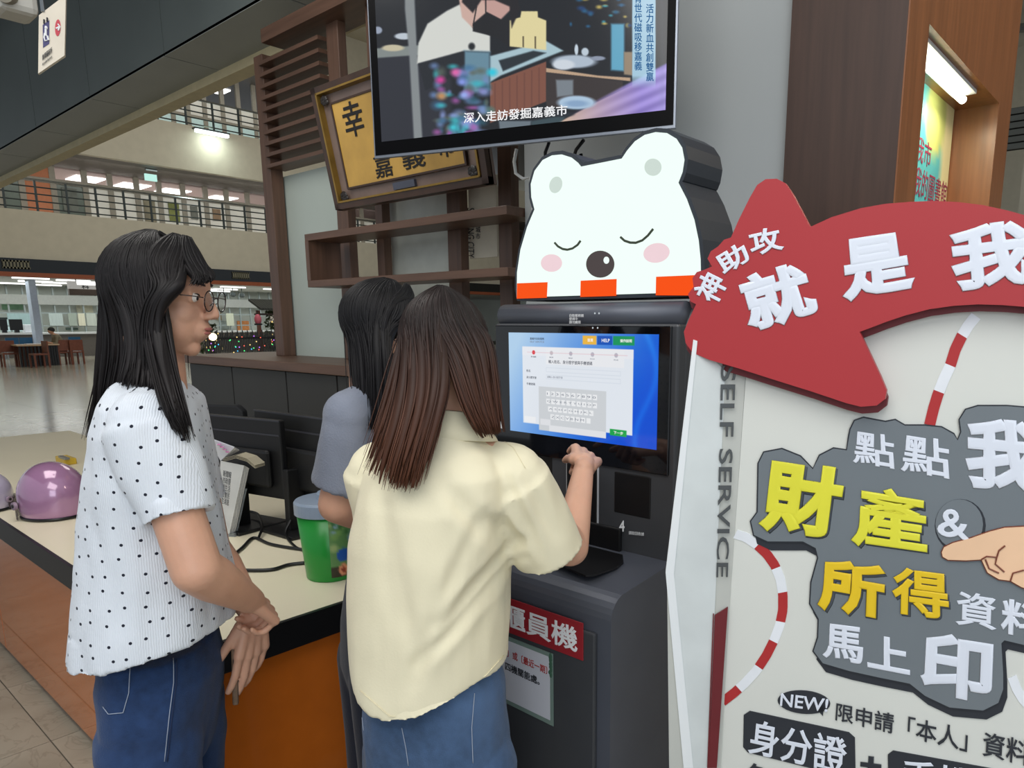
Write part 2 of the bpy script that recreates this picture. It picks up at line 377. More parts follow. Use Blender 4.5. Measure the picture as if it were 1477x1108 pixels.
# wall washer tube on upper parapet
wl = thing('wall_lamp', 'bright tube lamp mounted at the top of the upper parapet', 'lamp', onX(306, 193, XA + .25))
c = onX(306, 193, XA + .2)
MB().box((XA + .1, c.y - .7, c.z - .05), (XA + .28, c.y + .7, c.z + .08)).build('diffuser', mat('tube_glow', (240, 255, 250), emit=2.2, var=.01), wl)
MB().box((XA, c.y - .75, c.z + .08), (XA + .3, c.y + .75, c.z + .14)).build('housing', M_rail, wl)
l = bpy.data.lights.new('washer_light', 'AREA'); l.shape = 'RECTANGLE'; l.size = 1.4; l.size_y = .3; l.energy = 42; l.color = (.85, 1, .93)
lo = bpy.data.objects.new('washer_light', l); COL.objects.link(lo); lo.location = (XA + .45, c.y, c.z - .02); lo.rotation_euler = Vector((-.5, 0, -1)).to_track_quat('-Z', 'X').to_euler()
# railings
def railing(label, zb, u0, u1, step, grp, h=1.15):
    r = thing('railing', label, 'railing', (XA - .1, onX(u0, 300, XA).y, zb), grp)
    y0, y1 = onX(u0, 300, XA).y, onX(u1, 300, XA).y
    for k in range(5):
        z = zb + .12 + (h - .12) * k / 4
        MB().tube([(XA - .12, y0, z), (XA - .12, y1, z)], .045 if k == 4 else .028, 6).build('rail', M_steel if k == 4 else M_rail, r)
    n = int((y1 - y0) / step)
    for k in range(n + 1):
        y = y0 + (y1 - y0) * k / n; MB().beam((XA - .12, y, zb), (XA - .12, y, zb + h), .07, .07).build('baluster', M_rail, r)
railing('dark metal railing of the middle gallery across the atrium', z2, -40, 700, 1.0, 'gallery railings')
railing('dark metal railing of the top gallery across the atrium', z3, 200, 700, 1.1, 'gallery railings')
# vents in dark band
for (u0, v0, u1, v1, lab) in [(2, 377, 44, 392, 'louvred vent grille in the dark band at the far left'), (335, 399, 360, 409, 'louvred vent grille in the dark band left of the wooden post')]:
    a, b = onX(u0, v0, XA + .13), onX(u1, v1, XA + .13); b.z = z1o + .12; a.z = z1 - .08
    g = thing('vent_grille', lab, 'vent', (XA + .13, a.y, b.z), 'vent grilles in the dark band')
    MB().box((XA + .13, a.y, a.z), (XA + .15, b.y, b.z)).build('backing', mat('vent_dark', (40, 42, 38), .6), g)
    MB().box((XA + .15, a.y, a.z), (XA + .19, b.y, a.z - .06)).box((XA + .15, a.y, b.z + .06), (XA + .19, b.y, b.z)).build('frame', mat('vent_frame', (120, 116, 96), .5), g)
    for k in range(8):
        y = a.y + (b.y - a.y) * (k + .5) / 8; MB().box((XA + .15, y - .03, b.z), (XA + .19, y + .03, a.z)).build('slat', mat('vent_frame', (120, 116, 96)), g)
# hall side wall closing the left, behind camera side stays open
struct('wall_hall_left', MB().box((-46, 1.6, 0), (-26, 2.0, 15.5)), M_beige)
# ---- overhead bulkhead above the lattice
ZS = 3.3
Yn = onZ(0, 217, ZS).y; Yf = onZ(0, 255, ZS).y
struct('ceiling_bulkhead', MB().box((-26, Yn + .02, ZS + .02), (-1.1, Yf, ZS + .2)), M_fasc)
bh = bpy.data.objects['ceiling_bulkhead']
for k in range(17):          # soffit panels, one metre and a half each, joints left open
    x1 = -1.15 - k * 1.5; x0 = x1 - 1.488
    if x0 < -26: break
    MB().box((x0, Yn, ZS), (x1, Yf, ZS + .02)).build('soffit_panel', M_soff, bh)
    MB().box((x0, Yn, ZS + .004), (x1, Yn + .02, ZS + 1.9)).build('fascia_panel', M_fasc, bh)
struct('trim_3', MB().box((-26, Yf, ZS - .06), (-1.1, Yf + .12, ZS + .12)), mat('cream_edge_trim', (206, 192, 154), .6))
struct('wall_bulkhead_back', MB().box((-26, Yf + .12, ZS), (-1.1, Yf + .16, ZS + 2.5)), M_beige)
struct('ceiling_hall', MB().box((-26, -4, ZS + 1.9), (-1.2, Yn, ZS + 2.05)), mat('dark_service_ceiling', (34, 36, 38), .7))
for (y, z, r) in ((1.25, ZS + 1.2, .12), (.7, ZS + 1.45, .18), (1.6, ZS + 1.6, .07)):
    p = MB().tube([(-24, y, z), (-4, y, z)], r, 12).build('ceiling_duct', mat('duct_dark_metal', (70, 72, 74), .4, metal=.5), smooth=True)
    tag(p, {1.25: 'dark round duct under the service ceiling, lowest of the three', .7: 'thickest dark duct under the service ceiling', 1.6: 'thin dark pipe under the service ceiling beside the fascia'}[y], 'duct', 'ducts under the service ceiling')
    
# ---- right wall and pillar with niche
YG = 2.2
gx0 = -2.13
struct('wall_grey', MB().box((gx0, YG + .02, 0), (onY(1142, 100, YG).x + .02, YG + .3, 4.2)), M_gwall)
X_l = onY(1142, 100, YG).x; X_r = onY(1309, 100, YG).x
YP = YG - .02
Y2 = X_r / ray(1331, 150)[0].x * ray(1331, 150)[0].y
Y3 = X_r / ray(1436, 200)[0].x * ray(1436, 200)[0].y
Y4 = X_r / ray(1454, 200)[0].x * ray(1454, 200)[0].y
zt = onX(1436, 143, X_r).z    # niche head
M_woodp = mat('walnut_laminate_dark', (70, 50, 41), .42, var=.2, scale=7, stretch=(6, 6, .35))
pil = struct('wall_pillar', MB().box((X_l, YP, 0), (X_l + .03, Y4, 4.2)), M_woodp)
M_woodl = mat('walnut_laminate_lit', (138, 88, 54), .3, var=.2, scale=7, stretch=(6, 6, .35))  # same walnut as the dark face, warm lamplight put into its colour
MB().box((X_l + .03, YP, 0), (X_r - .004, Y2, 4.2)).build('front_jamb', M_woodp, pil)
MB().box((X_r - .004, YP + .001, 0), (X_r, Y2, 4.2)).build('jamb_lit_face', M_woodl, pil)  # thin layer carrying the lit walnut tone
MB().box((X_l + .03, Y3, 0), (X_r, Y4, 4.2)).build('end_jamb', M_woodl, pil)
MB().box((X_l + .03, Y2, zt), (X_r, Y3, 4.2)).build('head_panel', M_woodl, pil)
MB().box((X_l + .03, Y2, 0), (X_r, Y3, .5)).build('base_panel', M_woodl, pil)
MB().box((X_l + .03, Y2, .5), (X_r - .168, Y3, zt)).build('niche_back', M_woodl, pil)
lt = thing('tube_lamp', 'lit tube lamp under the head of the wooden niche', 'lamp', (X_r - .08, (Y2 + Y3) / 2, zt - .03))
b = onX(1393, 118, X_r - .07)
MB().tube([(X_r - .07, Y2 + .05, zt - .03), (X_r - .07, b.y - .02, zt - .03)], .014, 12).build('tube', mat('warm_tube_glow', (255, 248, 226), emit=9, var=.01), lt, smooth=True)
MB().box((X_r - .11, Y2 + .02, zt - .012), (X_r - .03, b.y, zt)).build('batten', M_white, lt)
l = bpy.data.lights.new('niche_light', 'AREA'); l.shape = 'RECTANGLE'; l.size = .06; l.size_y = b.y - Y2; l.energy = 3.2; l.color = (1, .84, .6)
lo = bpy.data.objects.new('niche_light', l); COL.objects.link(lo); lo.location = (X_r - .07, (Y2 + b.y) / 2, zt - .05)
# spot fixture, poster
sp_ = thing('spotlight', 'small white spotlight at the far top corner of the wooden niche', 'lamp', onX(1408, 146, X_r - .1))
c = onX(1408, 146, X_r - .1)
MB().tube([(c.x, c.y + .03, zt), c + Vector((0, .03, .03))], .012, 8).build('stem', M_white, sp_)
MB().tube([c + Vector((0, .04, .02)), c + Vector((0, -.04, -.01))], [.022, .03], 12).build('head', M_white, sp_, smooth=True)
pw = Plane((X_r - .155, 0, 0), (0, -1, 0), (0, 0, 1))
px = X_r - .155
po = thing('niche_poster', 'teal and yellow poster inside the lit wooden niche', 'poster', (px, (Y2 + Y3) / 2, .6))
def paint_poster(s, t):
    base = np.stack([214 + 0 * s, 206 + 0 * s, 150 + 0 * s], -1) + ((1 - t) * 18)[..., None]
    d = np.hypot((s - .52) / .36, (t - .16) / .22); k = np.clip((1 - d) * 12, 0, 1)[..., None]; base = base * (1 - k) + np.array([84, 186, 190]) * k
    d = np.hypot((s - .74) / .16, (t - .05) / .10); k = np.clip((1 - d) * 5, 0, 1)[..., None]; base = base * (1 - k) + np.array([196, 206, 120]) * k
    return base
pz0, pz1 = .75, onX(1370, 150, px + .001).z
py0, py1 = Y2 + .03, Y3 - .015
MB().box((px - .004, py0, pz0), (px, py1, pz1)).build('board', M_white, po)
picture('print', [(px + .001, py0, pz1), (px + .001, py1, pz1), (px + .001, py1, pz0), (px + .001, py0, pz0)], 30, 50, paint_poster, vcmat('poster_print', 0, .5), po)
M_mag = mat('magenta_ink', (150, 50, 80), .6)
for (s_, u0, v0, u1, v1) in (('我市', 1323, 200, 1342, 238), ('我的圖書館', 1320, 250, 1364, 292)):
    a = onX(u0, v0, px + .002); b = onX(u1, v1, px + .002)
    zt_, zb_ = onX((u0 + u1) / 2, v0, px + .002).z, onX((u0 + u1) / 2, v1, px + .002).z
    text('lettering', s_, [(px + .002, a.y, zt_), (px + .002, b.y, zt_), (px + .002, b.y, zb_), (px + .002, a.y, zb_)], M_mag, po)
struct('ceiling_right', MB().box((-1.2, 2.5, 3.55), (6, 12, 3.7)), mat('white_ceiling_tile', (190, 188, 178), .8, var=.05))
struct('wall_right_far', MB().box((-2, 11.8, 0), (6, 12, 3.6)), M_beige)
for i, (u, v) in enumerate([(1468, 30), (1460, 70)]):
    c = onZ(u, v, 3.54) if False else Vector((.3 + .5 * i, 5.2 + 1.2 * i, 3.53))
    p = MB().lathe(c, [(.09, 0), (.11, -.012), (.07, -.02), (.03, -.03)], 20).build('ceiling_speaker', M_white, smooth=True)
    tag(p, ['round white fitting on the ceiling beyond the pillar, nearer one', 'round white fitting on the ceiling beyond the pillar, farther one'][i], 'ceiling fitting', 'round ceiling fittings')
# ---- lattice screen on counter
YL = 2.38
Zc = onY(402, 521, 2.0).z
cab = thing('counter_cabinet', 'long dark grey counter cabinet below the wooden screen', 'cabinet', (-4, 2.2, 0))
xe = onY(276, 560, 2.02).x
MB().box((xe, 2.04, 0), (gx0, 2.55, Zc - .05)).build('carcass', M_dark, cab)
seams = [onY(u, 560, 2.02).x for u in (277, 337, 414, 487, 560, 640)]
for k in range(5): MB().box((seams[k] + .006, 2.018, .08), (seams[k + 1] - .006, 2.04, Zc - .056)).build('door_panel', M_dark, cab, bevel=.002)
MB().box((xe - .06, 1.98, Zc - .05), (gx0, 2.75, Zc)).build('worktop', M_woodx, cab, bevel=.004)
lat = thing('lattice_screen', 'walnut post and slat screen standing on the dark counter', 'screen', (-3.5, YL, Zc))
def post(u, v, wpx, d=.12, z1_=3.25, z0_=None):
    x = onY(u, v, YL - d / 2).x; x2 = onY(u + wpx, v, YL - d / 2).x
    return MB().box((x, YL - d / 2, Zc if z0_ is None else z0_), (x2, YL + d / 2, z1_)).build('post', M_wood, lat, bevel=.003)
topz = onY(376, 74, YL - .06).z
post(382, 300, 12, .08, topz); post(487, 330, 16, .05, topz + .02); post(543, 350, 10, .05, topz); post(645, 330, 19, .05, topz); post(719, 330, 19, .05, topz)
xa, xb = onY(394, 300, YL - .04).x - .01, onY(487, 300, YL).x
MB().box((onY(378, 75, YL-.12).x, YL - .12, topz), (gx0, YL + .1, topz + .07)).build('top_beam', M_woodx, lat)
zs0, zs1 = onY(400, 90, YL).z, onY(400, 242, YL).z
for k in range(10):
    z = zs0 + (zs1 - zs0) * k / 9
    MB().box((xa, YL - .06, z - .011), (xb, YL + .06, z + .009)).build('slat', M_woodx, lat)
# infill panels behind the posts
Yb = YL + .05
def infill(nm, u0, u1, v0, v1, m, lab=None):
    z0_, z1_ = onY((u0 + u1) / 2, v1, Yb).z, onY((u0 + u1) / 2, v0, Yb).z
    o = MB().box((onY(u0, 300, Yb).x, Yb, max(z0_, Zc)), (onY(u1, 300, Yb).x, Yb + .012, z1_)).build(nm, m, lat)
    if lab: o['label'] = lab
    return o
infill('frosted_panel', 402, 489, 246, 560, M_frost)
infill('frosted_panel', 562, 648, 200, 560, mat('pale_glass_panel', (196, 200, 190), .3))
infill('banner', 676, 716, 255, 372, mat('cream_banner', (214, 206, 186), .6), 'cream banner with lettering')
plB = Plane((0, Yb - .003, 0), (1, 0, 0), (0, 0, 1))
M_ink = mat('dark_ink', (40, 42, 48), .6)
text('banner_lettering', 'SHARING CITY', [plB(684, 300), plB(684, 372), plB(674, 372), plB(674, 300)], M_ink, lat)
text('banner_lettering', '共\n享\n城\n市', tq(plB, 686, 308, 693, 345, 0), M_ink, lat)
# shelf frame in front of posts
YF = YL - .16
def shelfbox(u0, v0, u1, v1, nm, th=.03):
    a, b = onY(u0, v0, YF - .12), onY(u1, v1, YF - .12)
    return a, b
zt1 = onY(440, 338, YF - .1).z; zb1 = onY(443, 405, YF - .1).z; xs = onY(441, 370, YF - .1).x
sf = thing('frame_shelf', 'open rectangular walnut shelf frame fixed across the screen posts', 'shelf', (xs + .6, YF, zb1))
MB().box((xs, YF - .1, zt1 - .035), (gx0 - .005, YF + .09, zt1)).build('top_board', M_woodx, sf, bevel=.002)
MB().box((xs, YF - .1, zb1 - .035), (gx0 - .005, YF + .09, zb1)).build('bottom_board', M_woodx, sf, bevel=.002)
MB().box((xs, YF - .1, zb1), (xs + .035, YF + .09, zt1 - .035)).build('end_board', M_wood, sf)
# framed calligraphy plaque, leaning forward, hung on the posts
plq = Plane((0, YF - .09, 0), (1, 0, 0), (0, 0, 1))
pq = [(481, 136), (708, 84), (709, 262), (488, 306)]
PQ = [plq(*p) for p in pq]
# straighten to a rectangle
qx0, qx1 = PQ[3].x, PQ[2].x; qz0 = (PQ[3].z + PQ[2].z) / 2; qz1 = PQ[0].z
tl = .10
def pp(s, t, off=0):   # s 0..1 right, t 0..1 up, tilted so the top stands forward
    return Vector((qx0 + (qx1 - qx0) * s, YF - .08 - tl * t - off, qz0 + (qz1 - qz0) * t))
plaque = thing('framed_calligraphy', 'old gilt framed calligraphy plaque hanging behind the television', 'picture', pp(.5, 0))
def pframe(nm, s0, t0, s1, t1, off, m, th=.02, bev=0):
    P = [pp(s0, t0, off), pp(s1, t0, off), pp(s1, t1, off), pp(s0, t1, off)]
    n = Vector((0, 1, 0)); return MB().prism(P, n * th).build(nm, m, plaque, bevel=bev)
M_dwood = mat('dark_carved_wood', (62, 40, 26), .35, var=.25, scale=9)
M_gilt = mat('gilt_edge', (150, 118, 52), .35, metal=.5, var=.2)
pframe('backboard', 0, 0, 1, 1, 0, mat('taupe_mount', (122, 104, 96), .5, var=.15, scale=8))
for (a0, b0, a1, b1) in ((0, 0, 1, .05), (0, .95, 1, 1), (0, 0, .035, 1), (.965, 0, 1, 1)): pframe('frame_bar', a0, b0, a1, b1, .025, M_dwood, .03)
for (a0, b0, a1, b1) in ((.035, .05, .965, .065), (.035, .935, .965, .95), (.035, .05, .045, .95), (.955, .05, .965, .95)): pframe('gilt_bead', a0, b0, a1, b1, .03, M_gilt, .03)
pframe('gold_panel', .12, .17, .88, .84, .012, mat('aged_gold_panel', (190, 150, 72), .4, var=.25, scale=4))
for (a0, b0, a1, b1) in ((.11, .155, .89, .17), (.11, .84, .89, .855), (.11, .17, .12, .84), (.88, .17, .89, .84)): pframe('inner_bead', a0, b0, a1, b1, .016, M_dwood, .01)
pframe('name_plate', .43, .08, .57, .135, .014, mat('blue_grey_plate', (74, 78, 92), .4))
for (cx, cz) in ((.08, .11), (.92, .11), (.08, .89), (.92, .89)):
    mb = MB()
    for q in range(7):
        a = q * .9; mb.ell(pp(cx + .02 * math.cos(a) * (.4 + q * .1), cz + .03 * math.sin(a) * (.4 + q * .1), .018), (.016, .006, .012), nu=8, nv=6)
    mb.build('corner_carving', mat('dark_carving', (34, 28, 24), .4), plaque)
M_brush = mat('black_brush_ink', (22, 18, 16), .5)
for ch, s0, t0, s1, t1 in (('幸', .18, .55, .32, .82), ('嘉', .33, .19, .45, .37), ('義', .52, .21, .66, .39), ('市', .74, .24, .84, .42)):
    text('brush_character', ch, [pp(s0, t1, .014), pp(s1, t1, .014), pp(s1, t0, .014), pp(s0, t0, .014)], M_brush, plaque, bold=.012)

# grille and pipe on the far right
vg = thing('wall_grille', 'dark slatted vent grille on the beige wall right of the pillar', 'vent', onY(1462, 180, 11.78))
a, b = onY(1453, 158, 11.79), onY(1500, 212, 11.79)
MB().box((a.x, 11.76, b.z), (b.x, 11.8, a.z)).build('backing', mat('vent_dark', (40, 42, 38), .6), vg)
for k in range(6): z = b.z + (a.z - b.z) * (k + .5) / 6; MB().box((a.x, 11.72, z - .04), (b.x, 11.76, z + .03)).build('slat', mat('vent_slat_grey', (96, 98, 92), .5), vg)
rp = MB().tube([onY(1454, 42, 6.0), onY(1520, 36, 6.0)], .03, 8).build('sprinkler_pipe', M_steel); tag(rp, 'thin metal pipe near the ceiling at the far right', 'pipe')
# ================================================================== KIOSK
M_kd = mat('kiosk_dark_metal', (74, 76, 80), .38, metal=.3, var=.04)
M_ks = mat('kiosk_side_metal', (88, 92, 102), .42, metal=.3, var=.04)
M_glass = mat('black_glass', (9, 10, 14), .08, var=.02, coat=.6)
M_red = mat('signal_red', (150, 36, 44), .45, var=.05)
M_wht = mat('white_lettering', (236, 238, 240), .5, var=.01)
YK, YKL = 1.376, 1.14
pk = Plane((0, YK, 0), (1, 0, 0), (0, 0, 1)); pkl = Plane((0, YKL, 0), (1, 0, 0), (0, 0, 1))
kx0 = onY(716, 560, YK).x; kx1 = onY(977, 560, YK).x; kxs = kx1
ktop = pk(860, 436).z; zsh = pkl(879, 864).z; zbase = pk(900, 800).z
ki = thing('service_kiosk', 'dark grey self-service kiosk with a lit touch screen and red sign', 'kiosk', ((kx0 + kx1) / 2, 1.6, 0))
MB().prism([(kx0, YK + .03, 0), (kx0, YK + .03, ktop - .06), (kx0, YK + .06, ktop - .015), (kx0, YK + .10, ktop), (kx0, YK + .42, ktop), (kx0, YK + .42, 0)], (kx1 - kx0, 0, 0)).build('cabinet_body', M_kd, ki, bevel=.004)
# top hood roll and panels
MB().tube([(kx0 + .004, YK + .035, ktop - .03), (kx1 - .004, YK + .035, ktop - .03)], .03, 20).build('hood', M_ks, ki, smooth=True)
MB().box((kx0, YK, zbase - .1), (kx1, YK + .035, ktop - .05)).build('front_frame', M_kd, ki, bevel=.006)
g0, g1 = pk(721, 447, .004), pk(970, 680, .004)
MB().box((kx0 + .006, YK - .006, pk(850, 668).z), (pk(968, 560).x, YK + .002, ktop - .055)).build('bezel_glass', M_glass, ki, bevel=.002)
# lower body with rounded shoulder, protruding
sh = [(YKL, 0), (YKL, zsh - .05)]
for k in range(7): a = math.pi / 2 * k / 6; sh.append((YKL + .05 - .05 * math.cos(a), zsh - .05 + .05 * math.sin(a)))
sh += [(YK + .02, zsh + .02), (YK + .02, 0)]
lower = MB().prism([(kx0, y, z) for y, z in sh], (kx1 - kx0 - .0, 0, 0)).build('lower_housing', M_ks, ki)
MB().box((kx0 + .01, YKL - .012, .06), (kx1 - .035, YKL, zsh - .085)).build('service_door', M_kd, ki, bevel=.004)
MB().box((kx1 - .002, YK - .02, .35), (kx1 + .006, YK + .10, .37)).build('side_slot', M_black, ki)
# screen: painted page
SC = [(733, 480), (950, 482), (946, 650), (733, 620)]
sc = [pk(u, v, .008) for u, v in SC]
sx0, sx1 = sc[0].x, sc[1].x; sz1 = (sc[0].z + sc[1].z) / 2; sz0 = (sc[3].z + sc[2].z) / 2
ysc = YK - .0065
def kp(s, t, off=0): return Vector((sx0 + (sx1 - sx0) * s, ysc - off, sz1 + (sz0 - sz1) * t))
def hexc(a): return np.array(a, float)
def rect(s, t, a, b, c, d, e=.004):
    f = lambda x: np.clip(x / e + .5, 0, 1)
    return (f(s - a) * f(c - s) * f(t - b) * f(d - t))[..., None]
def paint_kiosk(s, t):
    k = np.clip(s * .95 + t * .35 - .1, 0, 1)[..., None]
    im = hexc((176, 208, 236)) * (1 - k) + hexc((0, 84, 214)) * k
    kk = np.clip((s - .55) * 2 + (t - .5), 0, 1)[..., None]; im = im * (1 - kk * .5) + hexc((0, 70, 205)) * kk * .5
    wv = (np.exp(-((s - .93 - .06 * np.sin(t * 5)) / .02) ** 2) * .25)[..., None]; im = im + wv * hexc((40, 90, 60))
    for a, b, c, d, col in ((.105, .135, .855, .90, (226, 232, 240)), (.105, .135, .855, .22, (232, 234, 240)), (.28, .145, .80, .30, (234, 236, 240)),
                            (.535, .02, .625, .10, (236, 184, 70)), (.63, .02, .725, .10, (20, 84, 184)), (.73, .02, .86, .10, (22, 150, 92)),
                            (.225, .52, .69, .955, (206, 210, 214)), (.30, .895, .69, .955, (226, 228, 232)), (.715, .86, .82, .92, (24, 164, 76)),
                            (.115, .83, .2, .89, (238, 240, 243)), (.235, .84, .31, .9, (224, 226, 230))):
        m = rect(s, t, a, b, c, d); im = im * (1 - m) + hexc(col) * m
    for x, col in ((.19, (216, 50, 60)), (.32, (196, 190, 196)), (.455, (186, 184, 196)), (.6, (186, 184, 196)), (.75, (186, 184, 196))):
        d = np.hypot((s - x), (t - .19) * .56); m = np.clip((.013 - d) / .003, 0, 1)[..., None]; im = im * (1 - m) + hexc(col) * m
    m = rect(s, t, .14, .187, .82, .192, .003) * .5; im = im * (1 - m) + hexc((222, 160, 170)) * m
    for a, b, c, d in ((.28, .33, .78, .375), (.28, .40, .78, .445)):
        m = (rect(s, t, a, b, c, d) - rect(s, t, a + .003, b + .006, c - .003, d - .006)) * .35; im = im * (1 - m) + hexc((190, 200, 214)) * m
    for r in range(4):
        n = (10, 10, 9, 8)[r]; x0 = .28 + (.0, 0, .013, .03)[r]
        for c in range(n):
            m = rect(s, t, x0 + c * .036, .56 + r * .075, x0 + c * .036 + .027, .56 + r * .075 + .05); im = im * (1 - m) + hexc((236, 238, 240)) * m
    return im
sc_o = picture('screen', [kp(0, 0), kp(1, 0), kp(1, 1), kp(0, 1)], 420, 240, paint_kiosk, vcmat('kiosk_screen_glow', .95), ki)
M_tx = mat('screen_text_dark', (60, 66, 84), emit=.8); M_txg = mat('screen_text_grey', (140, 146, 160), emit=.8); M_txw = mat('screen_text_white', (250, 252, 255), emit=1)
def kt(s_, a, b, c, d, m=M_tx, bold=.01): text('screen_lettering', s_, [kp(a, b, .0008), kp(c, b, .0008), kp(c, d, .0008), kp(a, d, .0008)], m, sc_o, bold, thick=.0001)
kt('輸入姓名、身分證字號與手機號碼', .30, .255, .60, .29)
kt('姓名', .135, .36, .165, .385); kt('身分證字號', .135, .425, .21, .45); kt('手機號碼', .135, .49, .2, .515)
kt('嘉義市自助服務', .165, .045, .27, .068, M_tx); kt('SELF SERVICE', .165, .078, .27, .095, M_txg, .006)
kt('首頁', .568, .045, .605, .075, M_txw); kt('HELP', .66, .045, .71, .075, M_txw); kt('操作說明', .775, .045, .845, .075, M_txw)
kt('身分驗證', .17, .225, .21, .24, M_tx); kt('選擇', .305, .225, .335, .238, M_txg); kt('確認', .44, .225, .47, .238, M_txg); kt('列印', .585, .225, .615, .238, M_txg); kt('完成', .735, .225, .765, .238, M_txg)
kt('下一步', .74, .875, .80, .905, M_txw)
kt('請輸入身分證字號', .29, .41, .40, .432, M_txg, .004)
keys = ('1234567890', 'QWERTYUIOP', 'ASDFGHJKL', 'ZXCVBNM')
for r in range(4):
    n = len(keys[r]); x0 = .28 + (.0, 0, .013, .03)[r]
    kt(' '.join(keys[r]), x0 + .008, .56 + r * .075 + .014, x0 + (n - 1) * .036 + .020, .56 + r * .075 + .036, M_txg, 0)
kt('1', -.075, .90, -.055, .99, M_wht, 0)
# labels above the screen, camera dots
def pt_(s_, u0, v0, u1, v1, m=M_wht, bold=0, pl=pk, off=.0072, sl=0.0, nm='lettering'): return text(nm, s_, tq(pl, u0, v0, u1, v1, off, sl), m, ki, bold, thick=.0003)
pt_('自助服務機\n使用中\n請勿觸摸', 821, 453, 842, 467)
for u, v in ((858, 452), (864, 452), (855, 473), (862, 473)):
    p = pk(u, v, .0065); MB().ell(p, (.0022, .001, .0022), nu=10, nv=6).build('indicator_dot', mat('led_white', (220, 230, 235), emit=.8), ki)
# card slot recess left, reader frame, receipt opening
def kbox(nm, u0, v0, u1, v1, m, off=.004, pl=pk, th=.008, bev=.003):
    P = [pl(u0, v0), pl(u1, v1)]
    um, vm = (u0 + u1) / 2, (v0 + v1) / 2
    x0, x1 = pl(u0, vm).x, pl(u1, vm).x; za, zb = pl(um, v0).z, pl(um, v1).z; y = pl.p.y - off
    return MB().box((x0, y, zb), (x1, y + th, za)).build(nm, m, ki, bevel=bev)
kbox('recess', 762, 655, 797, 708, M_black, .001); kbox('receipt_window', 886, 684, 939, 744, M_black, .002)
kbox('reader_frame', 817, 668, 864, 762, mat('thin_white_edge', (190, 192, 196), .5), .003, bev=.004)
kbox('reader_panel', 818.5, 670, 862.5, 760, M_black, .005, bev=.004)
kbox('reader_label', 846, 690, 853, 716, mat('lilac_label', (214, 206, 224), .5), .0065)
pt_('讀卡機\n健保卡\n插卡', 838, 737, 852, 756, off=.014)
pt_('4', 893, 751, 901, 767, bold=.02); pt_('請取回收據', 907, 766, 929, 771, sl=.1)
# output tray: a dark recess cut by a raised rim, and sloping ledge
MB().box((kx0 + .12, YK - .012, zsh + .012), (pk(898, 800).x, YK - .001, zsh + .075)).build('tray_opening', M_black, ki, bevel=.004)
tz = zsh + .0165
MB().prism([onZ(u, v, tz) for u, v in ((770, 775), (830, 783), (898, 800), (899, 811), (890, 818), (858, 829), (845, 830), (800, 812), (755, 795))], (0, 0, -.004)).build('tray_floor', M_black, ki)
# red sign + taped notice
rs0, rs1 = pkl(700, 880).x, pkl(847, 920).x
zr1 = pkl(846, 896).z; zr0 = pkl(846, 950).z
def lp(x, z, off): return Vector((x, YKL - .012 - off, z))
sg = MB().prism([lp(kx0 + .02, zr0, .003), lp(rs1, zr0, .003), lp(rs1, zr1, .003), lp(kx0 + .02, zr1, .003)], (0, .003, 0)).build('red_sign', M_red, ki, bevel=.001)
pl2 = Plane((0, YKL - .0155, 0), (1, 0, 0), (0, 0, 1))
cw = (rs1 - pl2(736, 890).x) ; xr = rs1 - .018
cx = [pl2(u, 900).x for u in (724, 762, 795, 833)]
hz0, hz1 = zr0 + .014, zr1 - .014
text('sign_lettering', '櫃員機', [lp(cx[0] - .0, hz1, .0032), lp(cx[3], hz1, .0032), lp(cx[3], hz0, .0032), lp(cx[0], hz0, .0032)], M_wht, sg, .02, thick=.0004)
text('sign_lettering', '自助', [lp(cx[0] - .125, hz1, .0032), lp(cx[0] - .012, hz1, .0032), lp(cx[0] - .012, hz0, .0032), lp(cx[0] - .125, hz0, .0032)], M_wht, sg, .02, thick=.0004)
zn1, zn0 = pkl(803, 940).z, pkl(803, 1040).z; xn1 = pkl(804, 990).x
nt = tag(MB().prism([lp(kx0 + .07, zn0, .0035), lp(xn1, zn0 - .006, .0035), lp(xn1, zn1, .0035), lp(kx0 + .07, zn1, .0035)], (0, .002, 0)).build('taped_notice', mat('clear_film_green', (120, 140, 132), .2)), 'laminated paper notice taped below the red kiosk sign', 'notice')
MB().prism([lp(kx0 + .08, zn0 + .01, .004), lp(xn1 - .009, zn0 + .006, .004), lp(xn1 - .009, zn1 - .01, .004), lp(kx0 + .08, zn1 - .01, .004)], (0, .001, 0)).build('paper', mat('white_paper', (206, 208, 216), .6, var=.02), nt)
xm = pkl(740, 960).x
text('notice_lettering', '年〕或〔最近一期〕', [lp(xm - .02, zn1 - .03, .0045), lp(xn1 - .016, zn1 - .035, .0045), lp(xn1 - .016, zn1 - .055, .0045), lp(xm - .02, zn1 - .052, .0045)], mat('red_ink', (170, 40, 36), .6), nt, .015)
text('notice_lettering', '四機關能處。', [lp(xm - .01, zn1 - .066, .0045), lp(xn1 - .04, zn1 - .07, .0045), lp(xn1 - .04, zn1 - .09, .0045), lp(xm - .01, zn1 - .088, .0045)], M_ink, nt, .02)
mb = MB()
for k in range(16):
    t = k / 15; mb.ell(lp(xn1 - .004 - .006 * random.random(), zn1 - .004 - t * .05, .0045), (.004, .0006, .005), nu=8, nv=6)
mb.build('leaf_print', mat('leaf_print_green', (64, 100, 80), .6), nt)
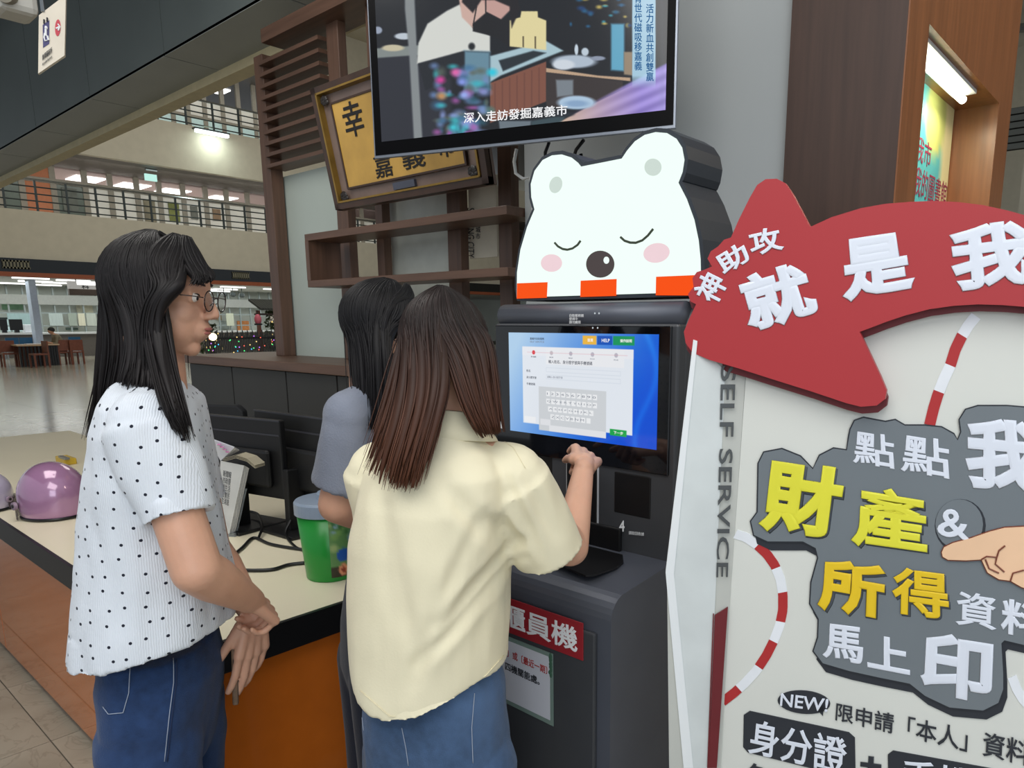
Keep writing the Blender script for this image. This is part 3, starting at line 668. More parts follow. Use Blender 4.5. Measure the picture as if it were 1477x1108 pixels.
# ================================================================== BEAR LIGHTBOX
YBf = 1.405
pb = Plane((0, YBf, 0), (1, 0, 0), (0, 0, 1))
def bz(p): return (710 + p[0] / 3.695, 160 + p[1] / 3.695)
bo = [(130, 1000), (132, 860), (150, 740), (185, 620), (225, 525), (208, 460), (205, 390), (225, 320), (268, 262), (318, 237), (370, 232), (420, 248), (455, 276), (472, 297), (580, 276), (690, 254), (718, 212), (760, 162), (812, 128), (870, 113), (930, 118), (980, 148), (1010, 195), (1022, 260), (1012, 325), (990, 382), (1035, 470), (1075, 580), (1098, 690), (1108, 790), (1110, 880), (1108, 986)]
face_pts = [bz(p) for p in bo]
lb = thing('bear_lightbox', 'bear-shaped white lightbox glowing on top of the kiosk', 'lightbox', ((kx0 + kx1) / 2, YBf + .08, ktop))
F3 = [pb(*p) for p in face_pts]
zb0 = ktop + .012
for p in F3[:1] + F3[-1:]: p.z = zb0 + .006
cen = Vector((sum(p.x for p in F3) / len(F3), 0, sum(p.z for p in F3) / len(F3)))
def smooth_closed(P, n=3):
    for _ in range(n):
        Q = []
        for i in range(len(P)):
            a, b = P[i], P[(i + 1) % len(P)]; Q += [a * .75 + b * .25, a * .25 + b * .75]
        P = Q
    return P
def offset2(P, d):
    out = []; n = len(P)
    area_ = sum(P[i].x * P[(i + 1) % n].z - P[(i + 1) % n].x * P[i].z for i in range(n)); sg_ = 1 if area_ > 0 else -1
    for i in range(n):
        t = (P[(i + 1) % n] - P[i - 1]); t.y = 0; t.normalize(); out.append(P[i] + Vector((t.z, 0, -t.x)) * d * sg_)
    return out
Fs = []
for i in range(len(F3) - 1): Fs += [F3[i] * (1 - k / 3) + F3[i + 1] * k / 3 for k in range(3)]
Fs.append(F3[-1])
rim = offset2(Fs, .009)
for p in rim: p.z = max(p.z, ktop + .002)
BD = .15
MB().prism([p + Vector((0, .002, 0)) for p in rim], (0, BD, 0)).build('casing', mat('charcoal_casing', (44, 50, 58), .45, var=.05), lb)
M_glow = mat('lit_acrylic_white', (238, 255, 246), emit=1.05, var=.006, scale=3)
MB().prism(Fs, (0, .004, 0)).build('lit_face', M_glow, lb)
def bpoly(nm, pts, m, off=.0015):
    P = [pb(*bz(p), off) for p in pts]; return MB().prism(P, (0, .001, 0)).build(nm, m, lb)
M_or = mat('lit_orange_red', (255, 84, 20), emit=.95, var=.01)
for x0, y0, x1, y1, x2, y2, x3, y3 in ((132, 919, 294, 913, 290, 996, 130, 1001), (471, 905, 662, 896, 660, 986, 469, 992), (873, 884, 1108, 874, 1106, 984, 871, 983)): bpoly('scarf_patch', [(x0, y0), (x1, y1), (x2, y2), (x3, y3)], M_or)
def bell(nm, cx, cy, rx, ry, m, rot=0, off=.0015):
    c, s = math.cos(rot), math.sin(rot); bpoly(nm, [(cx + rx * math.cos(a) * c - ry * math.sin(a) * s, cy + rx * math.cos(a) * s + ry * math.sin(a) * c) for a in [2 * math.pi * k / 36 for k in range(36)]], m, off)
bell('ear_patch', 338, 394, 33, 45, mat('lit_grey', (206, 220, 212), emit=1, var=.01), .3); bell('ear_patch', 856, 300, 45, 46, mat('lit_grey', (206, 220, 212)))
M_bl = mat('lit_pink', (240, 212, 218), emit=1, var=.02)
bell('cheek_patch', 315, 811, 56, 47, M_bl); bell('cheek_patch', 875, 757, 70, 52, M_bl, -.2)
bell('nose_patch', 575, 817, 75, 72, mat('lit_brown', (78, 70, 70), emit=1, var=.02)); bell('nose_shine', 608, 796, 15, 19, M_glow, 0, .002)
M_ey = mat('dark_eye_line', (70, 78, 66), emit=.8, var=.05)
for pts in ([(333, 703), (350, 722), (375, 736), (400, 740), (428, 733), (455, 714), (470, 693)], [(684, 673), (705, 692), (735, 702), (765, 703), (800, 690), (830, 664), (857, 630)]):
    P = [pb(*bz(p), .002) for p in pts]; MB().tube(P, .0028, 8, 1).build('closed_eye', M_ey, lb, smooth=True)
# ================================================================== TELEVISION
dl = 2.64; TL_ = O + hdir(0) * 0
def atz(u, v, d): return at(u, v, d)
pL, pR = at(540, 228, 2.64), at(972, 187, 2.24)
ptv = Plane(pL, (pR - pL) * Vector((1, 1, 0)), (0, 0, 1))
tv = thing('wall_television', 'large flat television hanging above the kiosk with a lit picture', 'television', (pL + pR) / 2 + Vector((0, .1, 0)))
pt = ptv
zb_ = (pL.z + pR.z) / 2; r_ = ptv.r; wtv = (Vector((pR.x, pR.y, 0)) - Vector((pL.x, pL.y, 0))).length + .004
htv = wtv * .60
def tp(s, z, off=0): q = Vector((pL.x, pL.y, 0)) + r_ * (s * wtv) - Vector((0, 0, 0)) + ptv.n * off; return Vector((q.x, q.y, zb_ + z))
def tvbox(nm, s0, s1, z0, z1_, o0, o1, m, bev=0):
    P = [tp(s0, z0, o0), tp(s1, z0, o0), tp(s1, z1_, o0), tp(s0, z1_, o0)]
    return MB().prism(P, ptv.n * (o1 - o0)).build(nm, m, tv, bevel=bev)
tvbox('back_shell', .02, .98, .02, htv - .02, -.035, -.004, M_black)
tvbox('silver_frame', 0, 1, 0, htv, -.012, 0, mat('silver_tv_trim', (140, 146, 156), .3, metal=.7), .002)
tvbox('black_bezel', .006, .994, .010, htv - .008, 0, .0015, mat('bezel_black', (5, 5, 7), .35, spec=.08))
s0_, s1_, z0_, z1__ = .033, .972, .052, htv - .02
zfull = htv
def tpic(s, t): return tp(s0_ + (s1_ - s0_) * s, z1__ + (z0_ - z1__) * t, .0025)
def paint_tv(s, t):   # s 0..1, t measured in frame pixels below the frame's top edge
    X = 520 + (s * 0 + s) * 0; im = None
    c4 = [np.array(tpic(a_, b_)) for a_, b_ in ((0, 0), (1, 0), (0, 1))]
    P3 = c4[0] + s[..., None] * (c4[1] - c4[0]) + t[..., None] * (c4[2] - c4[0]) - np.array(O)
    f0 = -sy_ * P3[..., 0] + cy_ * P3[..., 1]; rr = cy_ * P3[..., 0] + sy_ * P3[..., 1]
    ff = f0 * cosp - P3[..., 2] * sinp; uu = f0 * sinp + P3[..., 2] * cosp
    U = (PU + F * rr / ff - 520) * 3.211; V = (PV - F * uu / ff) * 3.211   # where the studied frame of the film lies on the screen
    im = np.zeros(s.shape + (3,)) + hexc((16, 20, 28))
    rg = np.random.RandomState(3)
    def blob(x, y, rx, ry, col, soft=.3, rot=0, op=1):
        nonlocal im
        c, q = math.cos(rot), math.sin(rot); dx, dy = U - x, V - y
        d = np.hypot((dx * c + dy * q) / rx, (-dx * q + dy * c) / ry); m = (np.clip((1 - d) / soft, 0, 1) * op)[..., None]; im = im * (1 - m) + hexc(col) * m
    def poly(pts, col, soft=5, op=1):
        nonlocal im
        m = np.full(U.shape, 1e9); n = len(pts)
        inside = np.zeros(U.shape, bool); dist = np.full(U.shape, 1e9)
        for i in range(n):
            x0, y0 = pts[i]; x1, y1 = pts[(i + 1) % n]
            cond = ((y0 > V) != (y1 > V)); xi = (x1 - x0) * (V - y0) / ((y1 - y0) + 1e-9) + x0; inside ^= cond & (U < xi)
            tt = np.clip(((U - x0) * (x1 - x0) + (V - y0) * (y1 - y0)) / ((x1 - x0) ** 2 + (y1 - y0) ** 2 + 1e-9), 0, 1)
            dist = np.minimum(dist, np.hypot(U - x0 - tt * (x1 - x0), V - y0 - tt * (y1 - y0)))
        sd = np.where(inside, dist, -dist); k = (np.clip(sd / soft + .5, 0, 1) * op)[..., None]; im = im * (1 - k) + hexc(col) * k
    poly([(60, 240), (420, 210), (420, 700), (60, 700)], (36, 38, 48), 20)
    poly([(60, 225), (330, 205), (330, 250), (60, 270)], (128, 136, 134), 8)
    blob(150, 222, 60, 18, (196, 188, 160)); blob(200, 168, 50, 18, (190, 200, 210)); blob(80, 140, 24, 20, (150, 160, 180)); blob(50, 90, 14, 30, (120, 140, 180))
    poly([(205, -240), (240, -240), (260, 200), (290, 700), (250, 700), (225, 250), (205, 40)], (132, 138, 140), 10)
    # kitchen counter, cabinets
    poly([(600, 260), (860, 190), (940, 235), (650, 350), (600, 380)], (168, 196, 206), 8); poly([(640, 280), (800, 235), (860, 245), (660, 330)], (30, 40, 48), 8)
    poly([(600, 385), (860, 285), (860, 470), (600, 570)], (126, 78, 62), 4)
    for k in range(7): poly([(620 + k * 34, 385 - k * 12), (626 + k * 34, 385 - k * 12), (626 + k * 34, 540 - k * 10), (620 + k * 34, 540 - k * 10)], (98, 58, 50), 4, .6)
    poly([(860, 315), (1100, 350), (1250, 360), (1250, 376), (860, 335)], (190, 160, 132), 4); poly([(860, 335), (1215, 376), (1215, 500), (860, 500)], (52, 44, 44), 6)
    poly([(905, 370), (985, 370), (985, 440), (910, 450)], (150, 166, 178), 10, .7)
    blob(990, 285, 120, 36, (176, 190, 206)); blob(940, 300, 60, 28, (208, 216, 226)); blob(1040, 240, 20, 22, (190, 204, 216)); blob(1000, 230, 10, 30, (200, 214, 226)); blob(1100, 270, 40, 12, (140, 150, 170))
    poly([(1160, 110), (1222, 110), (1222, 330), (1160, 325)], (96, 166, 196), 12); poly([(1220, 240), (1260, 240), (1260, 350), (1220, 345)], (150, 132, 110), 8)
    for k in range(26): blob(950 + rg.rand() * 320, 20 + rg.rand() * 200 - 60, 8 + rg.rand() * 20, 6 + rg.rand() * 10, ((30, 90, 130), (60, 150, 170), (20, 60, 110), (190, 170, 90))[rg.randint(4)], .8)
    for k in range(30): blob(740 + rg.rand() * 520, -230 + rg.rand() * 190, 8 + rg.rand() * 28, 6 + rg.rand() * 16, ((30, 70, 100), (70, 120, 140), (90, 80, 60), (40, 40, 70))[rg.randint(4)], .8)
    # board behind
    poly([(745, 52), (820, 52), (822, 80), (860, 95), (860, 232), (690, 215), (690, 95), (740, 80)], (226, 214, 160), 5)
    poly([(750, 168), (757, 168), (757, 220), (750, 218)], (90, 80, 60), 3); poly([(806, 168), (813, 168), (813, 226), (806, 224)], (90, 80, 60), 3)
    # cook in a pale shirt, black mask
    poly([(262, 295), (268, 200), (310, 110), (400, 50), (460, 20), (520, 130), (600, 165), (600, 240), (480, 235)], (214, 216, 210), 8)
    poly([(480, 235), (600, 240), (600, 415), (480, 440)], (110, 150, 170), 18, .9)
    poly([(455, -10), (580, -30), (600, 60), (520, 130), (470, 80)], (206, 172, 160), 8)
    poly([(540, -60), (680, -70), (700, 40), (650, 90), (590, 60)], (196, 156, 148), 8); poly([(480, -120), (700, -120), (740, 40), (700, 130), (690, 30), (620, 0), (560, 0), (520, 60), (470, 10)], (24, 20, 26), 8)
    poly([(585, 55), (650, 90), (690, 80), (690, 215), (620, 170), (520, 145), (520, 110)], (18, 18, 24), 6)
    poly([(577, -20), (583, -20), (583, 60), (577, 60)], (20, 20, 24), 3); poly([(535, 30), (541, 30), (524, 120), (518, 120)], (20, 20, 24), 3)
    blob(515, 215, 20, 22, (20, 24, 30), .5); poly([(268, 295), (480, 240), (480, 330), (300, 420)], (24, 28, 36), 8)
    # blurred blossoms in front
    for k in range(90):
        x = 350 + rg.rand() * 240 + (rg.rand() - .5) * 40; y = 300 + rg.rand() * 370
        blob(x, y, 14 + rg.rand() * 34, 14 + rg.rand() * 26, ((60, 110, 150), (110, 140, 190), (60, 190, 200), (140, 160, 220), (40, 90, 110), (170, 90, 170), (90, 100, 90))[rg.randint(7)], .8, op=.75)
    for x, y, c in ((370, 370, (206, 60, 150)), (440, 335, (220, 100, 170)), (375, 445, (190, 140, 90)), (610, 335, (40, 200, 226)), (430, 590, (60, 190, 206)), (500, 625, (210, 90, 190)), (480, 440, (150, 170, 236)), (470, 380, (130, 150, 226))): blob(x, y, 34, 26, c, .8)
    # foreground table, glasses, plate
    poly([(780, 640), (1100, 470), (1430, 310), (1430, 640), (1000, 700)], (206, 178, 160), 6)
    m = (np.clip((U - 950) / 350, 0, 1) * np.clip((V - (1100 - U) * .53 - 455) / 12, 0, 1) * np.clip((V - 250) / 50, 0, 1))[..., None]
    st = (np.sin((V + U * .42) / 9) * 18)[..., None]; im = im * (1 - m) + (hexc((150, 132, 210)) + st) * m
    blob(1000, 475, 100, 36, (172, 198, 222), .25); blob(1000, 480, 70, 20, (136, 166, 200), .5)
    poly([(640, 560), (790, 560), (780, 650), (650, 650)], (126, 140, 150), 8, .8); poly([(790, 560), (960, 530), (900, 600), (790, 640)], (70, 96, 104), 10, .7)
    blob(930, 530, 70, 16, (30, 36, 46), .5)
    # side caption band
    m = (np.clip((U - 1257) / 3, 0, 1) * np.clip((1368 - U) / 3, 0, 1) * np.clip((410 - V) / 60, 0, 1))[..., None] * .92; im = im * (1 - m) + hexc((176, 216, 238)) * m
    gl = (np.clip(.5 - np.abs(U - 1398) / 40, 0, 1) * .25)[..., None]; im = im * (1 - gl) + hexc((90, 110, 150)) * gl
    return im
tvp = picture('tv_picture', [tpic(0, 0), tpic(1, 0), tpic(1, 1), tpic(0, 1)], 460, 280, paint_tv, vcmat('tv_glow', .92), tv)
def tvq(U0, V0, U1, V1, sl=0): f = lambda U, V: ptv(520 + U / 3.211, V / 3.211, .0035); return [f(U0, V0), f(U1, V0 + sl), f(U1, V1 + sl), f(U0, V1)]
text('caption_lettering', '深入走訪發掘嘉義市', tvq(478, 522, 958, 572, -38), M_txw, tvp, .01)
text('caption_lettering', '活\n力\n新\n血\n共\n創\n雙\n贏', tvq(1322, 18, 1358, 376), mat('caption_blue', (30, 100, 160), emit=.8), tvp, .01)
text('caption_lettering', '青\n世\n代\n磁\n吸\n移\n嘉\n義', tvq(1268, -30, 1304, 326), mat('caption_blue', (30, 100, 160)), tvp, .01)
# wall arm and cables
tvc = tp(.55, .3, -.04)
MB().beam(tvc, (tvc.x + .1, YG + .02 if tvc.x > gx0 else YL, tvc.z), .06, .12).build('wall_arm', M_black, tv)
for k, (u0, v0, u1, v1, dd, c) in enumerate([(745, 215, 765, 256, 1.0, M_white), (792, 205, 806, 232, .9, M_black), (842, 202, 838, 222, .85, M_black)]):
    a, b = onY(u0, v0, 2.0), onY(u1, v1, 2.02); q = (a + b) / 2 + Vector((-.04, 0, -.03)); P = [a, (a + q) / 2 + Vector((-.01, 0, 0)), q, (q + b) / 2 + Vector((0, 0, -.012)), b, b + Vector((.02, .02, -.35))]
    MB().tube(P, .006, 8).build('cable', c, tv, smooth=True)
# ================================================================== STANDEE
P0 = at(1000, 560, 1.2)
ps = Plane(P0, hdir(120), (0, 0, 1))
M_board = mat('printed_board_white', (216, 218, 212), .45, var=.015, scale=2)
M_bedge = mat('foam_edge_white', (226, 230, 232), .6, var=.01)
st = thing('promotional_standee', 'tall white promotional standee with a big red arrow, right of the kiosk', 'standee', (P0.x + .2, P0.y, 0))
def sp(nm, pts, m, front, th=.004, parent=None, bevel=0): return slab(nm, ps, pts, m, parent or st, front, th, bevel)
def tofloor(u, v, pl):   # continue a line of the board straight down to the floor
    p = pl(u, v); return p
def slabf(nm, pl, pts, floor_px, m, front, th):
    P = [pl(u, v, front) for u, v in pts]; Q = [pl(u, v, front) for u, v in floor_px]
    for q in Q: q.z = 0.0
    return MB().prism(P + Q, -pl.n * th).build(nm, m, st)
slabf('main_panel', ps, [(1052, 880), (1076, 540), (1090, 440), (1560, 380), (1560, 1150)], [(1560, 1150), (1033, 1108)], M_board, 0, .02)
# folded side return: hinged on the panel's left edge, turned back
pe = ps(1064, 700); pf = Plane(pe, hdir(98), (0, 0, 1))
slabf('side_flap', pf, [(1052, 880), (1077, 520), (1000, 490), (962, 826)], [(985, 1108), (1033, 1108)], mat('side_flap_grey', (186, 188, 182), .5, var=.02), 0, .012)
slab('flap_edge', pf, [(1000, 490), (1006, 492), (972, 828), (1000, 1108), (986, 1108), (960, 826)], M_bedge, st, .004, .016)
slab('flap_light_strip', pf, [(1046, 535), (1000, 490), (972, 826), (996, 1108), (1024, 1108), (1031, 880)], mat('flap_white', (204, 210, 210), .5), st, .002, .004)
slab('red_wedge', pf, [(1031, 888), (1050, 876), (1034, 1108), (1022, 1108)], mat('maroon_print', (104, 26, 34), .5), st, .006, .003)
slab('red_wedge', pf, [(1028.5, 886), (1030, 886), (1022, 1108), (1020, 1108)], mat('maroon_print', (104, 26, 34)), st, .006, .003)
M_ltg = mat('grey_lettering', (72, 76, 78), .5, var=.03)
text('self_service_lettering', 'SELF SERVICE', [pf(1062, 527, .006), pf(1050, 833, .006), pf(1033, 833, .006), pf(1040, 527, .006)], M_ltg, st, .012)
def az8(p): return (960 + p[0] / 2.841, 250 + p[1] / 2.841)
def a1(p): return (960 + p[0] / 2.271, 620 + p[1] / 2.271)
arrow = [(75, 650), (95, 600), (125, 537), (102, 525), (92, 495), (115, 465), (110, 430), (128, 405), (160, 395), (190, 382), (172, 350), (185, 320), (215, 300), (240, 272), (268, 263), (300, 190), (345, 100), (375, 48), (410, 24), (455, 22), (490, 40), (520, 85), (560, 160), (592, 220), (680, 180), (800, 143), (900, 125), (1000, 117), (1100, 113), (1200, 118), (1300, 130), (1400, 152), (1480, 174), (1600, 215), (1700, 262), (1700, 640), (1600, 590), (1480, 548), (1380, 540), (1280, 537), (1180, 543), (1080, 557), (980, 583), (900, 610), (830, 637), (795, 650), (840, 745), (880, 830), (905, 890), (900, 925), (865, 952), (800, 957), (740, 942), (600, 895), (450, 848), (300, 800), (180, 765), (110, 735), (82, 695)]
ar = [az8(p) for p in arrow]
sp('arrow_depth', [(u + 2.0, v + 10) for u, v in ar], mat('dark_red_depth', (110, 40, 46), .5), .012, .012)
arm_ = sp('arrow_face', ar, mat('arrow_red', (172, 50, 55), .45, var=.03, scale=2), .03, .012)
M_lt = mat('pale_lettering', (222, 228, 240), .45, var=.01)
def st_text(s_, q, m=M_lt, off=.031, bold=.03, nm='lettering', parent=None): return text(nm, s_, [ps(u, v, off) for u, v in q], m, parent or st, bold, thick=.0008)
def Q8(x0, y0, x1, y1, x2, y2, x3, y3): return [az8((x0, y0)), az8((x1, y1)), az8((x2, y2)), az8((x3, y3))]
def Q1(x0, y0, x1, y1, x2, y2, x3, y3): return [a1((x0, y0)), a1((x1, y1)), a1((x2, y2)), a1((x3, y3))]
st_text('就', Q8(285, 430, 560, 350, 640, 580, 345, 665), bold=.05)
st_text('是', Q8(712, 275, 985, 235, 1032, 478, 725, 535), bold=.05)
st_text('我', Q8(1155, 225, 1500, 180, 1520, 450, 1180, 490), bold=.05)
st_text('攻', Q8(335, 240, 462, 212, 490, 312, 352, 345), bold=.03)
st_text('助', Q8(192, 345, 312, 275, 352, 355, 245, 425), bold=.03)
st_text('神', Q8(105, 490, 155, 395, 262, 448, 212, 545), bold=.03)
# printed dark cloud shapes behind the words
cloud = [az8(p) for p in ((758, 1050), (775, 1015), (810, 1003), (900, 1020), (940, 1012), (980, 1035), (1060, 1035), (1130, 1042), (1180, 1070), (1197, 1095), (1212, 1060), (1205, 1010), (1230, 970), (1280, 955), (1400, 955), (1520, 965), (1640, 1000))] + [(1540, 900)] + [a1(p) for p in ((1174, 705), (1110, 690), (1100, 700), (1106, 800), (1106, 850), (1090, 895), (1040, 920), (930, 910), (850, 872), (800, 832), (700, 812), (600, 790), (515, 765), (485, 725), (500, 680), (502, 620), (474, 570), (478, 500), (500, 420), (492, 388), (450, 366), (400, 366), (335, 366), (290, 345), (280, 300), (302, 270), (305, 110), (322, 75), (380, 64), (440, 88), (482, 130), (505, 85), (550, 62), (594, 68), (600, 30))]
cc = (sum(p[0] for p in cloud) / len(cloud), sum(p[1] for p in cloud) / len(cloud))
def poly_off(P, d):
    n = len(P); A = sum(P[i][0] * P[(i + 1) % n][1] - P[(i + 1) % n][0] * P[i][1] for i in range(n)); sgn = 1 if A > 0 else -1; out = []
    for i in range(n):
        tx, ty = P[(i + 1) % n][0] - P[i - 1][0], P[(i + 1) % n][1] - P[i - 1][1]; L = math.hypot(tx, ty) or 1; out.append((P[i][0] + ty / L * d * sgn, P[i][1] - tx / L * d * sgn))
    return out
M_navy = mat('dark_slate_print', (42, 46, 54), .5); M_slate = mat('slate_grey_print', (112, 120, 126), .5, var=.02)
sp('word_shadow', [(u + 5, v + 12) for u, v in poly_off(cloud, 1)], M_navy, .002, .002)
sp('word_outline', poly_off(cloud, 2.0), M_navy, .0035, .002)
sp('word_cloud', cloud, M_slate, .005, .002)
ring_ = [(1330 + 0, 0)]
el = [a1((962 + 78 * math.cos(a), 310 + 82 * math.sin(a))) for a in [2 * math.pi * k / 24 for k in range(24)]]
sp('ampersand_outline', poly_off([(u + 1.5, v + 2) for u, v in el], 2.5), M_navy, .0055, .002); sp('ampersand_cloud', el, M_slate, .0065, .002)
M_yl = mat('lemon_print', (226, 222, 62), .45, var=.02); M_yo = mat('amber_print', (232, 196, 34), .45, var=.03)
st_text('點', Q1(622, 0, 745, 20, 757, 132, 612, 108), off=.0055, bold=.02); st_text('點', Q1(782, 12, 925, 35, 938, 165, 768, 135), off=.0055, bold=.02)
st_text('我', Q1(985, -45, 1230, -25, 1245, 215, 978, 190), off=.0055, bold=.05)
M_sh = mat('word_edge_shadow', (70, 76, 84), .5)
def shadowed(s_, q, m, bold):
    st_text(s_, [(u + 2.2, v + 2.6) for u, v in q], M_sh, .0055, bold + .012); st_text(s_, q, m, .0075, bold)
shadowed('財', Q1(330, 88, 592, 128, 560, 368, 300, 330), M_yl, .047); shadowed('產', Q1(618, 172, 858, 212, 858, 415, 605, 380), M_yl, .036)
st_text('&', Q1(898, 258, 985, 262, 1005, 368, 886, 345), off=.0075, bold=.02)
shadowed('所', Q1(508, 412, 722, 448, 718, 630, 495, 590), M_yo, .042); shadowed('得', Q1(745, 446, 925, 468, 930, 626, 738, 600), M_yo, .032)
st_text('資', Q1(955, 525, 1085, 545, 1085, 660, 948, 638), off=.0055, bold=.02); st_text('料', Q1(1102, 550, 1235, 570, 1240, 690, 1095, 666), off=.0055, bold=.03)
st_text('馬', Q1(520, 632, 645, 648, 650, 772, 512, 745), off=.0055, bold=.03); st_text('上', Q1(665, 668, 795, 690, 802, 805, 660, 778), off=.0055, bold=.035)
st_text('印', Q1(842, 655, 1075, 690, 1068, 905, 830, 855), off=.0055, bold=.045)
# NEW bubble, fine print, keyword boxes
nb = [a1((453 + 86 * math.cos(a), 893 + 38 * math.sin(a) + 6 * math.cos(a))) for a in [2 * math.pi * k / 30 for k in range(30)]]
sp('new_bubble', nb, M_navy, .002, .002); sp('new_bubble', [a1((495, 915)), a1((515, 938)), a1((520, 900))], M_navy, .002, .002)
st_text('NEW!', Q1(378, 862, 535, 882, 530, 926, 374, 905), off=.003, bold=.02)
st_text('限申請「本人」資料', Q1(560, 893, 1195, 1018, 1190, 1105, 556, 952), M_navy, .002, .012)
box1 = [a1(p) for p in ((275, 922), (600, 992), (620, 1010), (622, 1130), (600, 1140), (270, 1058), (254, 1040), (256, 935))]
sp('keyword_box', box1, M_navy, .002, .002); st_text('身分證', Q1(280, 945, 596, 1010, 592, 1135, 268, 1060), off=.003, bold=.02)
sp('keyword_box', [a1(p) for p in ((745, 1052), (1174, 1130), (1174, 1240), (730, 1180), (728, 1065))], M_navy, .002, .002); st_text('手機號碼', Q1(775, 1075, 1290, 1160, 1290, 1260, 770, 1180), off=.003, bold=.02)
st_text('+', Q1(640, 1066, 708, 1074, 706, 1135, 636, 1125), M_navy, .002, .03); st_text('免費查詢', Q1(262, 1085, 640, 1180, 636, 1250, 258, 1180), M_navy, .002, .012)
# striped road curves
def ribbon(pts, wd, cols):
    P = [Vector((p[0], p[1], 0)) for p in pts]; n = len(P)
    cum = [0]
    for i in range(n - 1): cum.append(cum[-1] + (P[i + 1] - P[i]).length)
    for (s0, s1, m) in cols:
        L = []; R = []; K = 8
        for k in range(K + 1):
            s = (s0 + (s1 - s0) * k / K) * cum[-1]; i = max(0, min(n - 2, next((j for j in range(n - 1) if cum[j + 1] >= s), n - 2)))
            t = (s - cum[i]) / (cum[i + 1] - cum[i]); p = P[i].lerp(P[i + 1], t); d0 = (P[i + 1] - P[i]).normalized(); d1 = (P[min(i + 2, n - 1)] - P[max(i - 1, 0)]).normalized(); d = d1
            nn = Vector((d.y, -d.x, 0)) * wd / 2; L.append((p + nn)[:2]); R.append((p - nn)[:2])
        sp('road_stripe', L + R[::-1], m, .0012, .0012)
M_rs = mat('stripe_red', (176, 44, 46), .5); M_wsx = mat('stripe_white', (232, 236, 242), .5)
arc = []
for p in ((228, 342), (262, 352), (300, 378), (332, 408), (358, 445), (376, 490), (384, 540), (384, 590), (374, 640), (355, 690), (330, 740), (297, 790), (260, 830), (225, 862), (186, 892)): arc.append(a1(p))
ribbon(arc, 13.5, [(0, .12, M_wsx), (.12, .26, M_rs), (.26, .38, M_wsx), (.38, .52, M_rs), (.52, .62, M_wsx), (.62, .76, M_rs), (.76, .9, M_wsx), (.9, 1, M_rs)])
arc2 = [az8(p) for p in ((1272, 585), (1242, 622), (1215, 665), (1188, 720), (1166, 790), (1140, 845), (1117, 903), (1098, 965), (1082, 1032))]
ribbon(arc2, 16, [(0, .20, M_wsx), (.20, .47, M_rs), (.47, .71, M_wsx), (.71, 1, M_rs)])
ribbon([a1(p) for p in ((1135, 810), (1150, 850), (1174, 890), (1230, 930))], 13.5, [(0, 1, M_wsx)])
# cartoon pointing hand print
hand = [a1(p) for p in ((905, 402), (912, 386), (940, 372), (1000, 356), (1060, 335), (1110, 322), (1180, 318), (1260, 322), (1330, 350), (1340, 480), (1280, 520), (1200, 528), (1165, 515), (1130, 495), (1092, 490), (1055, 468), (1035, 425), (985, 428), (925, 426), (908, 416))]
sp('hand_outline', poly_off(hand, 1.6), mat('brown_outline', (120, 62, 44), .5), .008, .002); sp('hand_print', hand, mat('peach_print', (236, 196, 160), .5), .0095, .002)
M_bro = mat('brown_outline', (120, 62, 44))
for c in ([(1035, 425), (1052, 415), (1085, 418)], [(1048, 425), (1060, 455), (1092, 470)], [(1085, 418), (1080, 440), (1110, 466)], [(1112, 380), (1092, 396), (1085, 418)], [(1130, 495), (1138, 470), (1174, 460)]):
    MB().tube([ps(*a1(p), .0105) for p in c], .0011, 6).build('hand_line', M_bro, st)
MB().beam(ps(1200, 700, -.06) * Vector((1, 1, 0)) + Vector((0, 0, .02)), ps(1200, 700, -.05) * Vector((1, 1, 0)) + Vector((0, 0, 1.2)), .04, .04).build('back_strut', M_bedge, st)
a_ = ps(1150, 1100, 0); b_ = ps(1400, 1100, 0)
MB().beam(Vector((a_.x, a_.y, .01)) - ps.n * .12, Vector((b_.x, b_.y, .01)) - ps.n * .12, .25, .02).build('base_plate', M_bedge, st)
# ================================================================== DESK
ZD = .72
xdr = onZ(385, 905, ZD).x; YD = onZ(0, 751, ZD).y
ydb = onZ(115, 632, ZD).y; xdl = -6.2
M_dtop = mat('cream_laminate', (236, 226, 198), .35, var=.02, scale=3)
M_edge = mat('black_edge_band', (20, 20, 22), .4)
M_org = mat('orange_gloss_panel', (206, 108, 34), .1, var=.05, coat=.7)
dk = thing('reception_desk', 'long reception desk with cream top, black edge and glossy orange front', 'desk', ((xdl + xdr) / 2, (YD + 1.5) / 2, 0))
yb2 = 1.62

MB().box((xdl, YD + .012, ZD - .02), (xdr - .012, yb2, ZD)).build('desktop', M_dtop, dk)
MB().box((xdl, YD, ZD - .085), (xdr, YD + .012, ZD - .001)).build('edge_band', M_edge, dk)
MB().box((xdr - .012, YD, ZD - .085), (xdr, yb2, ZD - .001)).build('edge_band', M_edge, dk)
MB().box((xdl, YD + .012, ZD - .085), (xdr - .012, yb2, ZD - .021)).build('underframe', M_edge, dk)
for k in range(2):
    x1 = xdr - .04 - k * 2.2; MB().box((x1 - 2.195, YD + .03, .03), (x1, YD + .05, ZD - .086)).build('front_panel', M_org, dk)
MB().box((xdr - .06, YD + .05, .03), (xdr - .04, yb2 - .03, ZD - .086)).build('end_panel', M_org, dk)
MB().box((xdl, YD + .05, 0), (xdr - .07, YD + .07, .03)).box((xdr - .09, YD + .05, 0), (xdr - .07, yb2 - .05, .03)).build('plinth', M_edge, dk)
